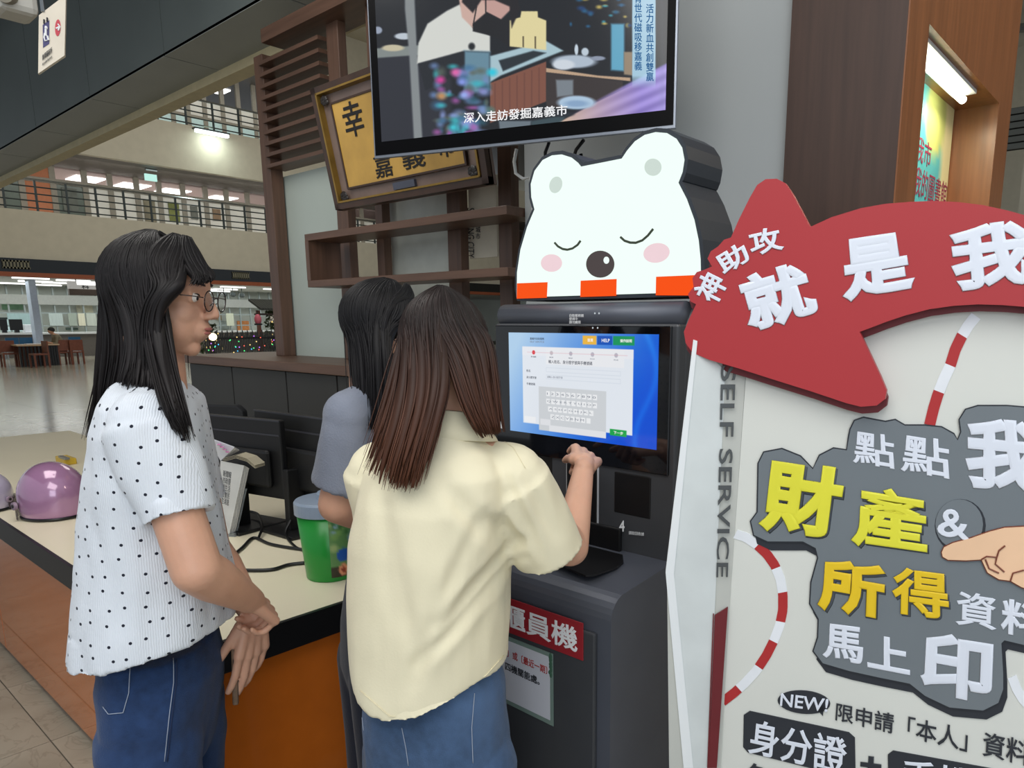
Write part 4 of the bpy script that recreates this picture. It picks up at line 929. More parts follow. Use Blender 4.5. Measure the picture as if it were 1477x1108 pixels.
# ---- monitors (seen from behind)
M_mon = mat('monitor_black', (11, 11, 13), .5, var=.08)
def monitor(label, p, ang, wd, ht, zc, grp):
    m = thing('computer_monitor', label, 'monitor', (0, 0, 0), grp); b_ = MB().box((-wd / 2, -.015, zc - ht / 2), (wd / 2, .012, zc + ht / 2)).build('shell', M_mon, m, bevel=.006)
    MB().box((-wd / 2 + .012, .012, zc - ht / 2 + .012), (wd / 2 - .012, .014, zc + ht / 2 - .012)).build('screen_face', mat('screen_off', (12, 13, 16), .1), m)
    MB().box((-wd * .38, -.04, zc - ht * .36), (wd * .38, -.015, zc + ht * .12)).build('rear_bulge', M_mon, m, bevel=.012)
    MB().box((-wd / 2 + .004, -.017, zc + ht * .30), (wd / 2 - .004, -.0145, zc + ht * .32)).build('rear_ridge', mat('grey_trim_line', (50, 50, 56), .35), m)
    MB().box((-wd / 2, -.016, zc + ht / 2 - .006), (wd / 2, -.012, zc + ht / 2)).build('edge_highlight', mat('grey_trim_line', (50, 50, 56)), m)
    MB().beam((0, -.055, .012), (0, -.05, zc - ht * .1), .07, .03).build('stand', M_mon, m, bevel=.004)
    MB().prism([(-.10, -.14, 0), (.10, -.14, 0), (.115, .08, 0), (-.115, .08, 0)], (0, 0, .014)).build('stand_base', M_mon, m, bevel=.004)
    m.location = p; m.rotation_euler = (0, 0, ang); return m
p1 = onZ(405, 768, ZD)
aM = math.radians(4)
monitor('larger black monitor seen from behind, nearest the green canister', p1 + Vector((.03, .10, 0)), aM, .60, .33, .275, 'monitors on the desk')
p2 = onZ(292, 762, ZD)
p2 = onZ(318, 782, ZD)
monitor('black monitor seen from behind, half hidden behind the polka dot blouse', Vector((p2.x - .14, p2.y + .19, ZD)), math.radians(12), .42, .30, .275, 'monitors on the desk')
# ---- cables on desk
M_cab = mat('black_cable', (14, 14, 15), .4)
def cable(label, pts, r=.006):
    P = [onZ(u, v, ZD + r + dz) for u, v, dz in pts]; Q = []
    for i in range(len(P) - 1):
        for k in range(6):
            t = k / 6; a, b, c, d = P[max(i - 1, 0)], P[i], P[i + 1], P[min(i + 2, len(P) - 1)]
            Q.append(.5 * ((2 * b) + (c - a) * t + (2 * a - 5 * b + 4 * c - d) * t * t + (3 * b - a - 3 * c + d) * t ** 3))
    Q.append(P[-1]); tag(MB().tube(Q, r, 8).build('power_cable', M_cab, smooth=True), label, 'cable', 'cables lying on the desk')
cable('black cable running straight across the cream desk towards the canister', [(318, 815, 0), (345, 822, 0), (390, 822, 0), (415, 815, 0), (440, 812, 0)])
cable('black cable looping below the monitor stand', [(330, 806, 0), (350, 790, 0), (366, 776, 0), (390, 785, 0), (430, 792, 0), (450, 793, 0)])
cable('black cable curling up behind the brochure rack', [(345, 745, .0), (355, 738, .03), (372, 742, .03), (378, 760, .02), (372, 778, 0)], .005)
cable('black cable hanging along the monitor stand', [(420, 750, .05), (412, 770, .01), (425, 788, 0), (440, 795, 0)], .005)
# ---- green canister
pc = onZ(461, 838, ZD) + Vector((-.02, .055, 0))
cn = thing('green_canister', 'green plastic canister with grey lid and printed label on the desk', 'canister', pc)
sc_ = (at(418, 720, 2.0) - at(505, 720, 2.0)).length
pcd = (pc - O).dot(hdir(0)); R = 84 / 1059 * pcd / 2 * 1.12; Hc = onZ(463, 838, ZD); hcan = .0
zt_c = at(440, 715, pcd).z - ZD

MB().lathe(pc, [(R * .74, 0), (R * .78, .004), (R * .96, zt_c * .82)], 40).build('jar', mat('green_translucent_plastic', (22, 138, 46), .3, var=.05, sss=.0), cn, smooth=False)
bpy.data.objects['jar'].data.polygons.foreach_set('use_smooth', [len(p.vertices) == 4 for p in bpy.data.objects['jar'].data.polygons])
MB().lathe(pc, [(R * .99, zt_c * .80), (R * 1.02, zt_c * .805), (R * 1.02, zt_c * .945), (R * .97, zt_c * .97), (R * .3, zt_c * .985)], 40).build('lid', mat('grey_blue_plastic', (136, 150, 168), .35), cn, bevel=.001)
MB().lathe(pc + Vector((.02, 0, 0)), [(R * .42, zt_c * .97), (R * .42, zt_c * 1.05), (R * .38, zt_c * 1.07)], 24).build('lid_knob', mat('grey_blue_plastic', (136, 150, 168)), cn)
def paint_label(s, t):
    im = np.zeros(s.shape + (3,)) + hexc((96, 140, 84)); rg = np.random.RandomState(5)
    def bl(x, y, r, col, rr=.15):
        nonlocal im
        d = np.hypot((s - x) / r, (t - y) / (r * .75)); m = np.clip((1 - d) / rr, 0, 1)[..., None]; im = im * (1 - m) + hexc(col) * m
    for k in range(40): bl(rg.rand(), rg.rand() * .6, .04 + rg.rand() * .09, ((120, 160, 90), (60, 110, 60), (160, 180, 120), (140, 170, 190))[rg.randint(4)], .6)
    im = np.where((t > .8)[..., None], hexc((50, 44, 30)), im)
    bl(.3, .62, .17, (28, 84, 170)); bl(.3, .88, .14, (226, 150, 110)); bl(.3, .88, .07, (150, 60, 40)); bl(.75, .5, .13, (120, 150, 210)); bl(.7, .3, .1, (230, 235, 230)); bl(.6, .9, .08, (90, 70, 40)); bl(.85, .9, .1, (120, 90, 40))
    return im
# curved label round the right-hand side of the jar
vs = []; fs = []; nx, ny = 24, 24; cols = []
azc = math.atan2((O - pc).y, (O - pc).x)
for j in range(ny + 1):
    for i in range(nx + 1):
        a = azc - .02 + 1.6 * i / nx; t = j / ny; z = zt_c * (.06 + .72 * (1 - t)); r = R * (.78 + .18 * (z / (zt_c * .82))) + .0012
        vs.append(pc + Vector((r * math.cos(a), r * math.sin(a), z)))
fs = [(j * (nx + 1) + i, (j + 1) * (nx + 1) + i, (j + 1) * (nx + 1) + i + 1, j * (nx + 1) + i + 1) for j in range(ny) for i in range(nx)]
me = bpy.data.meshes.new('label'); me.from_pydata([tuple(v) for v in vs], [], fs)
S, T = np.meshgrid(np.linspace(0, 1, nx + 1), np.linspace(0, 1, ny + 1)); rgb = np.clip(paint_label(S, T), 0, 255) / 255; rgb = ((rgb + .055) / 1.055) ** 2.4
me.color_attributes.new('Col', 'FLOAT_COLOR', 'POINT').data.foreach_set('color', np.concatenate([rgb.reshape(-1, 3), np.ones(((nx + 1) * (ny + 1), 1))], 1).ravel())
ob('printed_label', me, vcmat('label_print', 0, .35), cn, smooth=True)
# ---- brochure rack with newspapers and leaflets
pr = onZ(335, 775, ZD); dr = (pr - O).dot(hdir(0))
plr = Plane(at(335, 700, dr), hdir(100), (0, 0, 1))
rk = thing('brochure_rack', 'clear upright rack on the desk behind the blouse', 'rack', (pr.x, pr.y, ZD))
MB().prism([plr(318, 705, -.03), plr(356, 705, -.03), plr(340, 778, -.03), plr(312, 778, -.03)], plr.n * -.003).build('back_plate', mat('clear_acrylic', (170, 176, 180), .1, trans=.6), rk)
MB().prism([plr(312, 778), plr(340, 778), plr(338, 770), plr(312, 770)], plr.n * -.09).build('tray', mat('clear_acrylic', (170, 176, 180)), rk)
def pages(nm, label, pts, thick, col, rows=8, ang=0.0, off=0.0, grp='printed matter in the rack'):
    n = thing(nm, label, 'newspaper' if 'news' in nm else 'leaflet', plr(*pts[-1]), grp)
    for k in range(5):
        P = [plr(u + k * 1.6, v + k * .9, off - k * thick / 5) for u, v in pts]; MB().prism(P, -plr.n * (thick / 5 - .0004)).build('sheet', mat('newsprint_%d' % (k % 2), (196 - 14 * (k % 2), 196 - 14 * (k % 2), 194 - 12 * (k % 2)) if not col else col, .7), n)
    return n
nw = pages('folded_newspaper', 'upright folded grey newspaper standing in the rack', [(318, 665), (352, 672), (330, 775), (312, 770)], .025, None)
text('news_print', '新聞報\n市政要\n聞生活\n社會民\n生消息', [plr(322, 678, .001), plr(334, 681, .001), plr(330, 730, .001), plr(319, 726, .001)], M_ink, nw, thick=.0002)
lf = thing('leaflet', 'pink and white leaflet sticking up out of the rack', 'leaflet', plr(320, 660), 'printed matter in the rack')
MB().prism([plr(300, 632, .01), plr(338, 646, .01), plr(345, 650, -.04), plr(318, 665, -.02)], (0, 0, .004)).build('sheet', mat('white_paper', (206, 208, 216)), lf)
for k in range(4): MB().ell(plr(316 + k * 4, 643 + k * 3.5, .011) + Vector((0, 0, .004)), (.012, .006, .002), nu=8, nv=6).build('pink_print', mat('pink_ink', (200, 120, 170), .6), lf)
lf2 = thing('leaflet', 'curled beige leaflet bending over the top of the rack', 'leaflet', plr(345, 665), 'printed matter in the rack')
for k in range(3):
    P = [plr(322, 662 + 2 * k, .0), plr(340, 657 + 2 * k, .004), plr(356, 662 + 2 * k, .006), plr(368, 672 + 2 * k, .01)]
    mb = MB()
    for i in range(3):
        a, b = P[i], P[i + 1]; w0 = Vector((-plr.n * .06)); mb.hexa([a, b, b + w0, a + w0, a + Vector((0, 0, .0015)), b + Vector((0, 0, .0015)), b + w0 + Vector((0, 0, .0015)), a + w0 + Vector((0, 0, .0015))])
    mb.build('sheet', mat('beige_paper', (168, 160, 138), .7), lf2)
# ---- purple helmet and its neighbour
def helmet(label, u, v, wpx, base_v, ang, col, name):
    c0 = onZ(u, base_v, ZD); d = (c0 - O).dot(hdir(0)); r = wpx / 1059 * d / 2
    h = thing('motor_scooter_helmet', label, 'helmet', (0, 0, 0), 'helmets on the desk')
    # shell: dome open below
    prof = []
    mb = MB(); rings = []
    for k in range(14):
        a = math.pi / 2 * (1 - k / 13) - (.35 if k == 13 else 0) * 0; zz = r * 1.08 * math.sin(a); rr = max(r * math.cos(a), .002); rings.append([(rr * math.cos(t) * 1.1, rr * math.sin(t) * .95, zz + r * .72) for t in [2 * math.pi * i / 36 for i in range(36)]])
    for (f_, zz) in ((1.0, .35), (.97, .18), (.92, .05), (.86, .0), (.82, .03), (.84, .3)):
        rings.append([(r * f_ * math.cos(t) * 1.1, r * f_ * math.sin(t) * .95, r * zz + (.10 * r * math.cos(t) if zz < .1 else 0) * 0) for t in [2 * math.pi * i / 36 for i in range(36)]])
    mb.loft(rings).build('shell', col, h, smooth=True)
    MB().tube([(r * 1.1 * .93 * math.cos(t), r * .95 * .93 * math.sin(t), r * .03 + .004) for t in [2 * math.pi * i / 36 for i in range(37)]], .006, 8).build('rim_trim', M_black, h, smooth=True)
    # smoked visor folded at the front (+x) and pivot discs
    rg = []
    for j in range(5):
        rg.append([Vector((r * 1.17 * math.cos(t), r * 1.03 * math.sin(t), r * (.55 - .13 * j))) for t in [math.radians(-80 + 160 * i / 20) for i in range(21)]])
    vs = [p for q in rg for p in q]; fs = [(j * 21 + i, j * 21 + i + 1, (j + 1) * 21 + i + 1, (j + 1) * 21 + i) for j in range(4) for i in range(20)]
    vo = MB().add(vs, fs).build('visor', mat('smoked_visor', (60, 44, 56), .08, alpha=.55), h, smooth=True); so = vo.modifiers.new('s', 'SOLIDIFY'); so.thickness = .003
    for sgn in (-1, 1):
        MB().tube([(r * .22, sgn * r * .99, r * .5), (r * .22, sgn * r * 1.08, r * .5)], r * .13, 20).build('pivot_disc', mat('pivot_grey', (150, 130, 146), .3), h)
        MB().tube([(r * .22, sgn * r * 1.07, r * .5), (r * .22, sgn * r * 1.10, r * .5)], r * .06, 16).build('pivot_cap', M_black, h)
    st_ = MB().tube([(r * .9, -r * .5, .01), (r * 1.5, -r * .7, .008), (r * 1.9, -r * .5, .008), (r * 2.1, -r * .1, .008)], .008, 8, .4); st_.build('chin_strap', M_black, h, smooth=True)
    h.location = c0 + Vector((0, .03, .0)); h.rotation_euler = (0, 0, ang); return h
M_pur = mat('purple_gloss_shell', (168, 124, 160), .18, var=.05, coat=1, metal=.15)
helmet('purple glossy open-face helmet lying on the cream desk', 68, 700, 92, 745, math.radians(190), M_pur, 'h1')
helmet('pale lilac helmet cut by the left picture edge, beside the purple one', -32, 700, 68, 738, math.radians(120), mat('lilac_gloss_shell', (190, 180, 204), .2, coat=1), 'h2')
pb_ = onZ(92, 668, ZD)
nt_ = thing('tape_dispenser', 'small yellow object with metal edge behind the purple helmet', 'dispenser', pb_)
MB().box(pb_ + Vector((-.07, -.02, 0)), pb_ + Vector((.09, .04, .035))).build('body', mat('yellow_plastic', (206, 170, 50), .4), nt_, bevel=.005)
MB().box(pb_ + Vector((.0, -.022, .035)), pb_ + Vector((.12, .0, .045))).build('blade', M_steel, nt_)
# ---- office chair behind the desk
pch = at(318, 600, 3.62)
oc = thing('office_chair', 'black office chair behind the monitors, only its back showing', 'chair', (pch.x, pch.y, 0))
w_ = 88 / 1059 * 3.55
xax = hdir(95); 
MB().prism([pch + xax * a + Vector((0, 0, b)) for a, b in ((-w_ / 2, -.35), (-w_ / 2, .04), (-w_ / 2 + .03, .065), (w_ / 2 - .03, .06), (w_ / 2, .03), (w_ / 2, -.35))], Vector((xax.y, -xax.x, 0)) * .05).build('backrest', mat('black_mesh_fabric', (22, 24, 28), .8), oc, bevel=.01)
cs = Vector((pch.x, pch.y, 0)) + Vector((xax.y, -xax.x, 0)) * -.0 + Vector((0, .0, 0))
sc0 = Vector((pch.x, pch.y, 0)) + Vector((0, -.22, 0))
MB().ell(sc0 + Vector((0, 0, .46)), (.24, .23, .04)).build('seat', M_black, oc, smooth=True)
MB().tube([sc0 + Vector((0, 0, .06)), sc0 + Vector((0, 0, .44))], .025, 12).build('column', M_black, oc)
MB().beam(sc0 + Vector((0, .1, .43)), Vector((pch.x, pch.y + .03, pch.z - .25)), .05, .02).build('back_bracket', M_black, oc)
for k in range(5):
    a = 2 * math.pi * k / 5 + .3; e = sc0 + Vector((.28 * math.cos(a), .28 * math.sin(a), .05)); MB().beam(sc0 + Vector((0, 0, .09)), e, .04, .025).build('base_arm', M_black, oc); MB().ell(e - Vector((0, 0, .022)), (.028, .028, .028), nu=12, nv=8).build('caster', M_black, oc)
# ---- hanging accessible toilet sign
ds = 1.75
psn = Plane(at(72, 50, ds), hdir(64), (0, 0, 1))
sg_ = [(56, 22), (95, -8), (93, 80), (55, 106)]
hs = thing('hanging_sign', 'white hanging accessible restroom sign with a red arrow, top left', 'sign', psn(75, -20))
MB().prism([psn(*p) for p in sg_], -psn.n * .012).build('board', mat('sign_cream', (216, 206, 188), .5), hs)
MB().prism([psn(u, v, .001) for u, v in ((61.5, 36), (71, 29), (71, 63), (62, 69))], -psn.n * .001).build('pictogram_panel', mat('navy_sign_blue', (44, 40, 98), .5), hs)
def stube(pts, r, m): MB().tube([psn(u, v, .002) for u, v in pts], r, 6).build('pictogram', m, hs)
MB().ell(psn(66.5, 40, .002), (.004, .003, .004), nu=10, nv=6).build('pictogram', M_wht, hs)
stube([(66, 42), (66, 51), (68.5, 52), (70, 58)], .0022, M_wht)
stube([(64.5, 48), (63.6, 54), (65, 59), (68, 58)], .0016, M_wht)
for u in (63.5, 68): stube([(u, 34 - (u - 63.5) * .6), (u, 28 - (u - 63.5) * .6)], .0016, M_ink)
MB().prism([psn(83.3 + 4 * math.cos(a), 40 + 12 * math.sin(a) - 1.5 * math.cos(a), .001) for a in [2 * math.pi * k / 28 for k in range(28)]], -psn.n * .001).build('arrow_disc', mat('sign_red', (190, 40, 60), .5), hs)
stube([(80.8, 41), (86, 38.5)], .0016, M_wht); stube([(83.5, 34.5), (86.3, 38.3), (84, 44)], .0016, M_wht)
text('sign_lettering', '無障礙廁所', [psn(61, 79, .002), psn(75, 67, .002), psn(75, 76, .002), psn(61, 88, .002)], M_ink, hs, .01)
text('sign_lettering', 'Accessible Restroom', [psn(61, 91, .002), psn(75, 79, .002), psn(75, 83, .002), psn(61, 95, .002)], M_ink, hs)
for u, v in ((62, 17), (88, -3)):
    a = psn(u, v); MB().tube([a, (a.x, a.y, ZS + 1.9)], .004, 6).build('hanging_rod', M_steel, hs)
# security camera / speaker at the very top left
pcam = at(28, 12, 2.6)
sc2 = thing('ceiling_projector', 'white boxy device hung from the dark ceiling at the top left corner', 'device', pcam)
MB().box(pcam + Vector((-.10, -.06, -.02)), pcam + Vector((.03, .05, .07))).build('housing', mat('device_white', (190, 188, 180), .5), sc2, bevel=.02)
MB().tube([pcam + Vector((.02, -.03, .02)), pcam + Vector((.05, -.05, .015))], .025, 20).build('lens', M_mull, sc2)
MB().tube([pcam + Vector((-.02, 0, .12)), (pcam.x - .02, pcam.y, ZS + 1.9)], .02, 10).build('bracket', M_mull, sc2)
# ================================================================== FAR GROUND FLOOR
def gp(u, v): return onZ(u, v, 0)
struct('window_1', MB().box((-37.9, YA, .0), (-38.0, YA + .1, z1o)), M_mull)
# round/square column, pale
cp_ = onX(59, 515, -36.0)
col = MB().box((-36.5, onX(54, 500, -36).y, 0), (-36, onX(64, 500, -36).y, z1o)).build('column', mat('pale_column', (186, 200, 222), .4)); col['kind'] = 'structure'
# service counter line across the far hall
fc = thing('service_counter', 'long far service counter with white top across the hall', 'counter', (-38, 12, 0))
yc0, yc1 = onX(-20, 500, -38).y, onX(420, 500, -38).y
MB().box((-38.6, yc0, 0), (-38, yc1, .98)).build('counter_body', mat('counter_grey_brown', (104, 98, 92), .5), fc)
MB().box((-38.8, yc0, .98), (-37.9, yc1, 1.06)).build('counter_top', M_white, fc)
# partitions, posters on the back wall, ceiling panels
M_gl = mat('hall_tube_glow', (255, 255, 252), emit=2.2, var=.01)
tz_ = z1o - .12
spots_ = [(18, 428, 26), (55, 424, 20), (35, 433, 24), (88, 424, 18), (80, 437, 20), (96, 430, 16), (330, 418, 10), (345, 424, 12), (372, 421, 14), (385, 427, 14), (318, 427, 10)]
for i, (u, v, w1) in enumerate(spots_):
    q = onX(u, v, -36.2 - (438 - v) * -.12 - 3.2 + .0)
    t = MB().box((-.08, -.6, -.05), (.08, .6, 0)).build('tube_light', M_gl); t.location = (-35.2 - (i * 37 % 11) * .66, q.y, tz_)
    tag(t, 'far ground floor ceiling tube, ' + ['at the left edge', 'above the pale column', 'left of the pale column', 'above the hanging sign, left one', 'right of the pale column', 'above the hanging sign, right one', 'above the orange poster', 'nearest the booth canopy', 'behind the booth canopy, upper', 'rightmost, beside the wooden post', 'just right of the glasses'][i], 'light', 'tube lights of the far ground floor')
l = bpy.data.lights.new('far_office_light', 'AREA'); l.shape = 'RECTANGLE'; l.size = 6; l.size_y = 26; l.energy = 800; l.color = (.95, 1, .98)
lo = bpy.data.objects.new('far_office_light', l); COL.objects.link(lo); lo.location = (-39, 14, tz_ - .1)
l = bpy.data.lights.new('gallery_office_light', 'AREA'); l.shape = 'RECTANGLE'; l.size = 3; l.size_y = 20; l.energy = 500; l.color = (1, .96, .92)
lo = bpy.data.objects.new('gallery_office_light', l); COL.objects.link(lo); lo.location = (-40.5, 14, z2t - .15)
XW = -42.9
def wallp(name, label, cat, u0, v0, u1, v1, m, X=XW, th=.05, grp=None):
    a, b = onX(u0, v0, X), onX(u1, v1, X); o = MB().box((X - th, a.y, b.z), (X, b.y, a.z)).build(name, m); tag(o, label, cat, grp); return o
wallp('display_screen', 'pale blue-white display on the far wall at the left', 'screen', 0, 461, 33, 478, mat('pale_screen_glow', (200, 226, 226), emit=.8))
fr = thing('display_surround', 'dark frame around the pale display far left', 'frame', onX(15, 470, XW + .1))
for (u0, v0, u1, v1) in ((-2, 458, 34, 460.5), (32, 458, 34.5, 478)):
    a, b = onX(u0, v0, XW + .05), onX(u1, v1, XW + .05); MB().box((XW + .02, a.y, b.z), (XW + .1, b.y, a.z)).build('frame_bar', M_rail, fr)
M_n = [mat('far_notice_%d' % i, c, .7, var=.2, scale=4) for i, c in enumerate([(214, 140, 84), (150, 160, 156), (170, 150, 120), (90, 110, 104), (216, 212, 190), (122, 160, 130)])]
wallp('wall_poster', 'orange poster on the far wall right of the woman in glasses', 'poster', 342, 463, 360, 479, M_n[0]); wallp('wall_poster', 'framed grey print on the far wall above the fence lights', 'poster', 318, 463, 331, 475, M_n[1])
wallp('wall_poster', 'brown striped hanging on the far wall beside the glasses', 'poster', 311, 438, 320, 462, M_n[2]); wallp('wall_poster', 'small white notice on the far wall below its ceiling, right of the glasses', 'notice', 329, 437, 341, 443, M_white)
wallp('wall_poster', 'greenish shelf picture on the far wall at the left edge', 'poster', 2, 437, 34, 447, M_n[5]); wallp('wall_poster', 'pale curtain-like panel behind the hanging shop sign', 'panel', 110, 440, 135, 452, M_n[4])
wallp('wall_poster', 'dark board on the far wall near the seated person', 'board', 95, 473, 113, 476, M_n[3]); wallp('wall_poster', 'pale green poster on the far wall right of the seated person', 'poster', 94, 482, 118, 494, M_n[5])
gl_ = thing('office_partition', 'mullioned glass office partition at the back of the far ground floor', 'partition', (XW + .6, 12, 0))
M_gm = mat('office_mullion', (140, 150, 150), .4); ya_, yb_ = onX(-10, 450, XW + .6).y, onX(430, 450, XW + .6).y
for k in range(26): y = ya_ + (yb_ - ya_) * k / 25; MB().box((XW + .55, y - .03, 0), (XW + .65, y + .03, z1o - .1)).build('mullion', M_gm, gl_)
for v_ in (436, 452, 470): z = onX(100, v_, XW + .6).z; MB().box((XW + .56, ya_, z - .03), (XW + .64, yb_, z + .03)).build('transom', M_gm, gl_)
zq = onX(100, 440, XW + .7).z; MB().box((XW + .66, ya_, zq), (XW + .72, yb_, zq + .45)).build('ceiling_bulkhead_strip', mat('bulkhead_grey', (150, 152, 148), .6), gl_)
for k, (u0, u1, c) in enumerate(((98, 112, (150, 160, 150)), (112, 124, (206, 202, 180)), (124, 140, (180, 186, 176)), (70, 92, (172, 184, 182)), (10, 50, (150, 176, 178)), (326, 338, (196, 200, 180)), (388, 402, (160, 150, 140)))):
    a, b = onX(u0, 452, XW + .7), onX(u1, 470, XW + .7); MB().box((XW + .66, a.y, b.z), (XW + .70, b.y, a.z)).build('blind_panel', mat('blind_%d' % k, c, .7, var=.2, stretch=(1, 14, .2)), gl_)
for i, (u, v) in enumerate([(323, 425), (336, 425), (349, 426)]):
    q = onX(u, v, -38); s_ = MB().lathe(q, [(.12, .1), (.14, -.05), (.06, -.12)], 14).build('ceiling_spot', M_rail); MB().tube([q + Vector((0, 0, .1)), (q.x, q.y, z1o - .1)], .02, 6).build('stem', M_rail, s_)
    tag(s_, ['leftmost', 'middle', 'rightmost'][i] + ' small dark ceiling spot of the far hall above the fence', 'lamp', 'ceiling spots above the fence')
# hanging shop sign (back-lit box) with tube light
a, b = onX(98, 405, -35.2), onX(158, 427, -35.2)
zlo = a.z - (a.z - b.z); sgn_ = thing('hanging_department_sign', 'white lit hanging sign box left of the long black hair', 'sign', (-35.2, a.y, a.z))
MB().box((-35.4, a.y, b.z + .25), (-35.2, b.y, a.z)).build('light_box', mat('sign_white_glow', (214, 212, 206), emit=.5), sgn_)
MB().box((-35.4, a.y, b.z), (-35.2, b.y, b.z + .25)).build('lower_band', mat('sign_brown_band', (110, 96, 88), .5), sgn_)
MB().box((-35.2, a.y + .3, a.z - .15), (-35.1, b.y, a.z)).build('tube', M_gl, sgn_)
[MB().tube([(-35.3, y_, a.z), (-35.3, y_, z1o - .1)], .02, 6).build('hanger', M_rail, sgn_) for y_ in (a.y + .3, b.y - .3)]
q0, q1 = onX(117, 409, -35.18), onX(129, 417, -35.18)
text('sign_lettering', '科', [(-35.18, q0.y, q0.z), (-35.18, q1.y, q0.z), (-35.18, q1.y, q1.z), (-35.18, q0.y, q1.z)], M_ink, sgn_, .03)
# furniture: far tables and chairs
M_fw = mat('far_reddish_wood', (112, 62, 44), .5, var=.15); M_blue = mat('blue_seat_fabric', (40, 92, 130), .7); M_tabl = mat('far_table_top', (186, 158, 128), .5)
def chair_far(label, p, ang, wood=True, grp='wooden chairs at the far tables'):
    c = thing('dining_chair' if wood else 'waiting_chair', label, 'chair', (0, 0, 0), grp); m = M_fw if wood else M_blue
    MB().box((-.22, -.22, .42), (.22, .22, .47)).build('seat', m, c); MB().box((-.22, .18, .50), (.22, .22, .88)).build('backrest', m, c)
    for x in (-.2, .2):
        for y in (-.2, .2): MB().box((x - .025, y - .025, 0), (x + .025, y + .025, .42 if y < 0 else .5)).build('leg', M_fw if wood else M_steel, c)
    c.location = p; c.rotation_euler = (0, 0, ang); return c
def table_far(label, p, ln=1.4):
    t = thing('dining_table', label, 'table', (0, 0, 0), 'slatted tables in the far hall')
    MB().box((-.4, -ln / 2, .70), (.4, ln / 2, .75)).build('tabletop', M_tabl, t)
    for k in range(7): y = -ln / 2 + .08 + (ln - .16) * k / 6; MB().box((.28, y - .03, 0), (.34, y + .03, .70)).build('slat', M_black, t); 
    MB().box((-.34, -ln / 2 + .05, 0), (-.28, ln / 2 - .05, .70)).build('side_panel', M_fw, t)
    t.location = p; return t
xf = -30.5
def fz(u, X): return Vector((X, onX(u, 510, X).y, 0))
table_far('slatted black-legged table at the far left with an open book', fz(42, xf), .8); table_far('slatted table in front of the seated person', fz(68, xf - .4), .6)
for u, X, a, lab in ((13, xf - .2, 1.57, 'wooden chair at the far left end of the tables'), (56, xf + 1.1, .1, 'wooden chair in front, between the two slatted tables'), (107, xf - .3, -1.4, 'wooden chair right of the seated person'), (92, xf - .35, -1.57, 'wooden chair under the seated person')):
    chair_far(lab, fz(u, X), a)
for u, lab in ((18, 'blue waiting chair at the far counter, left of the pale column'), (108, 'blue waiting chair at the far counter, right of the seated person'), (38, 'second blue waiting chair at the far counter, left of the pale column')): chair_far(lab, fz(u, -36.8), math.pi / 2 * -1, False, 'blue waiting chairs at the far counter')
for u0, u1, v0, v1, lab in ((2, 14, 483, 490, 'black counter monitor farthest left in the far hall'), (16, 36, 484, 491, 'wide black counter monitor left of the white box')):
    a, b = onX(u0, v0, -38.2), onX(u1, v1, -38.2); m_ = thing('counter_monitor', lab, 'monitor', (-38.2, a.y, 1.06), 'monitors on the far counter'); MB().box((-38.25, a.y, 1.16), (-38.2, b.y, 1.62)).build('panel', M_mon, m_); MB().box((-38.3, (a.y + b.y) / 2 - .08, 1.06), (-38.15, (a.y + b.y) / 2 + .08, 1.17)).build('foot', M_mon, m_)
wb = MB().box((-38.5, onX(37, 490, -38.2).y, 1.06), (-38.1, onX(52, 490, -38.2).y, 1.4)).build('paper_box', mat('paper_box_white', (226, 230, 236), .6), bevel=.03); tag(wb, 'white box on the far counter beside the pale column', 'box')
pbk = fz(50, xf); bk = MB().prism([pbk + Vector((.1 + a, b, .755)) for a, b in ((-.15, -.25), (.15, -.25), (.15, .25), (-.15, .25))], (0, 0, .02)).build('open_book', M_white); tag(bk, 'open white book lying on the far left table', 'book')
# seated person far away
pp_ = fz(90, xf - .35)
fp = thing('person', 'person in an olive top and dark cap sitting at the far table, bent forward', 'person', pp_)
mb = MB(); b0 = pp_
fy = Vector((0, -1, 0)); fx = Vector((1, 0, 0))
def L(x, y, z): return b0 + fx * x + fy * y + Vector((0, 0, z))
mb.capsule(L(0, 0, .55), L(0, .12, .95), .17, .15); mb.capsule(L(-.16, .14, 1.0), L(.16, .14, 1.0), .08, .08); mb.capsule(L(0, .16, 1.0), L(0, .22, 1.12), .06, .055); mb.ell(L(0, .26, 1.2), (.075, .095, .115))
for s_ in (-1, 1):
    mb.capsule(L(.2 * s_, .14, .98), L(.22 * s_, .2, .74), .055, .045); mb.capsule(L(.22 * s_, .2, .74), L(.12 * s_, .42, .80), .045, .03); mb.capsule(L(.12 * s_, .42, .80), L(.08 * s_, .5, .8), .035, .02)
    mb.capsule(L(.1 * s_, .02, .52), L(.12 * s_, .42, .50), .09, .07); mb.capsule(L(.12 * s_, .42, .50), L(.12 * s_, .40, .10), .065, .045); mb.capsule(L(.12 * s_, .38, .06), L(.12 * s_, .52, .04), .045, .035)
me = remesh(mb, .02, 3); 
bod = ob('body', me, [mat('far_skin', (186, 140, 112), .6), mat('olive_cloth', (120, 112, 92), .8), mat('brown_trousers', (110, 70, 52), .8)], fp, True)
co = vget(me)
for p in me.polygons:
    z = sum(me.vertices[i].co.z for i in p.vertices) / len(p.vertices); y = b0.y - p.center.y
    p.material_index = 0 if (z > 1.07 or (y > .3 and .66 < z < 1.0)) else (1 if z > .62 else 2)
MB().ell(L(0, .24, 1.235), (.088, .108, .095)).build('cap', mat('dark_cap', (34, 36, 34), .8), fp, smooth=True)
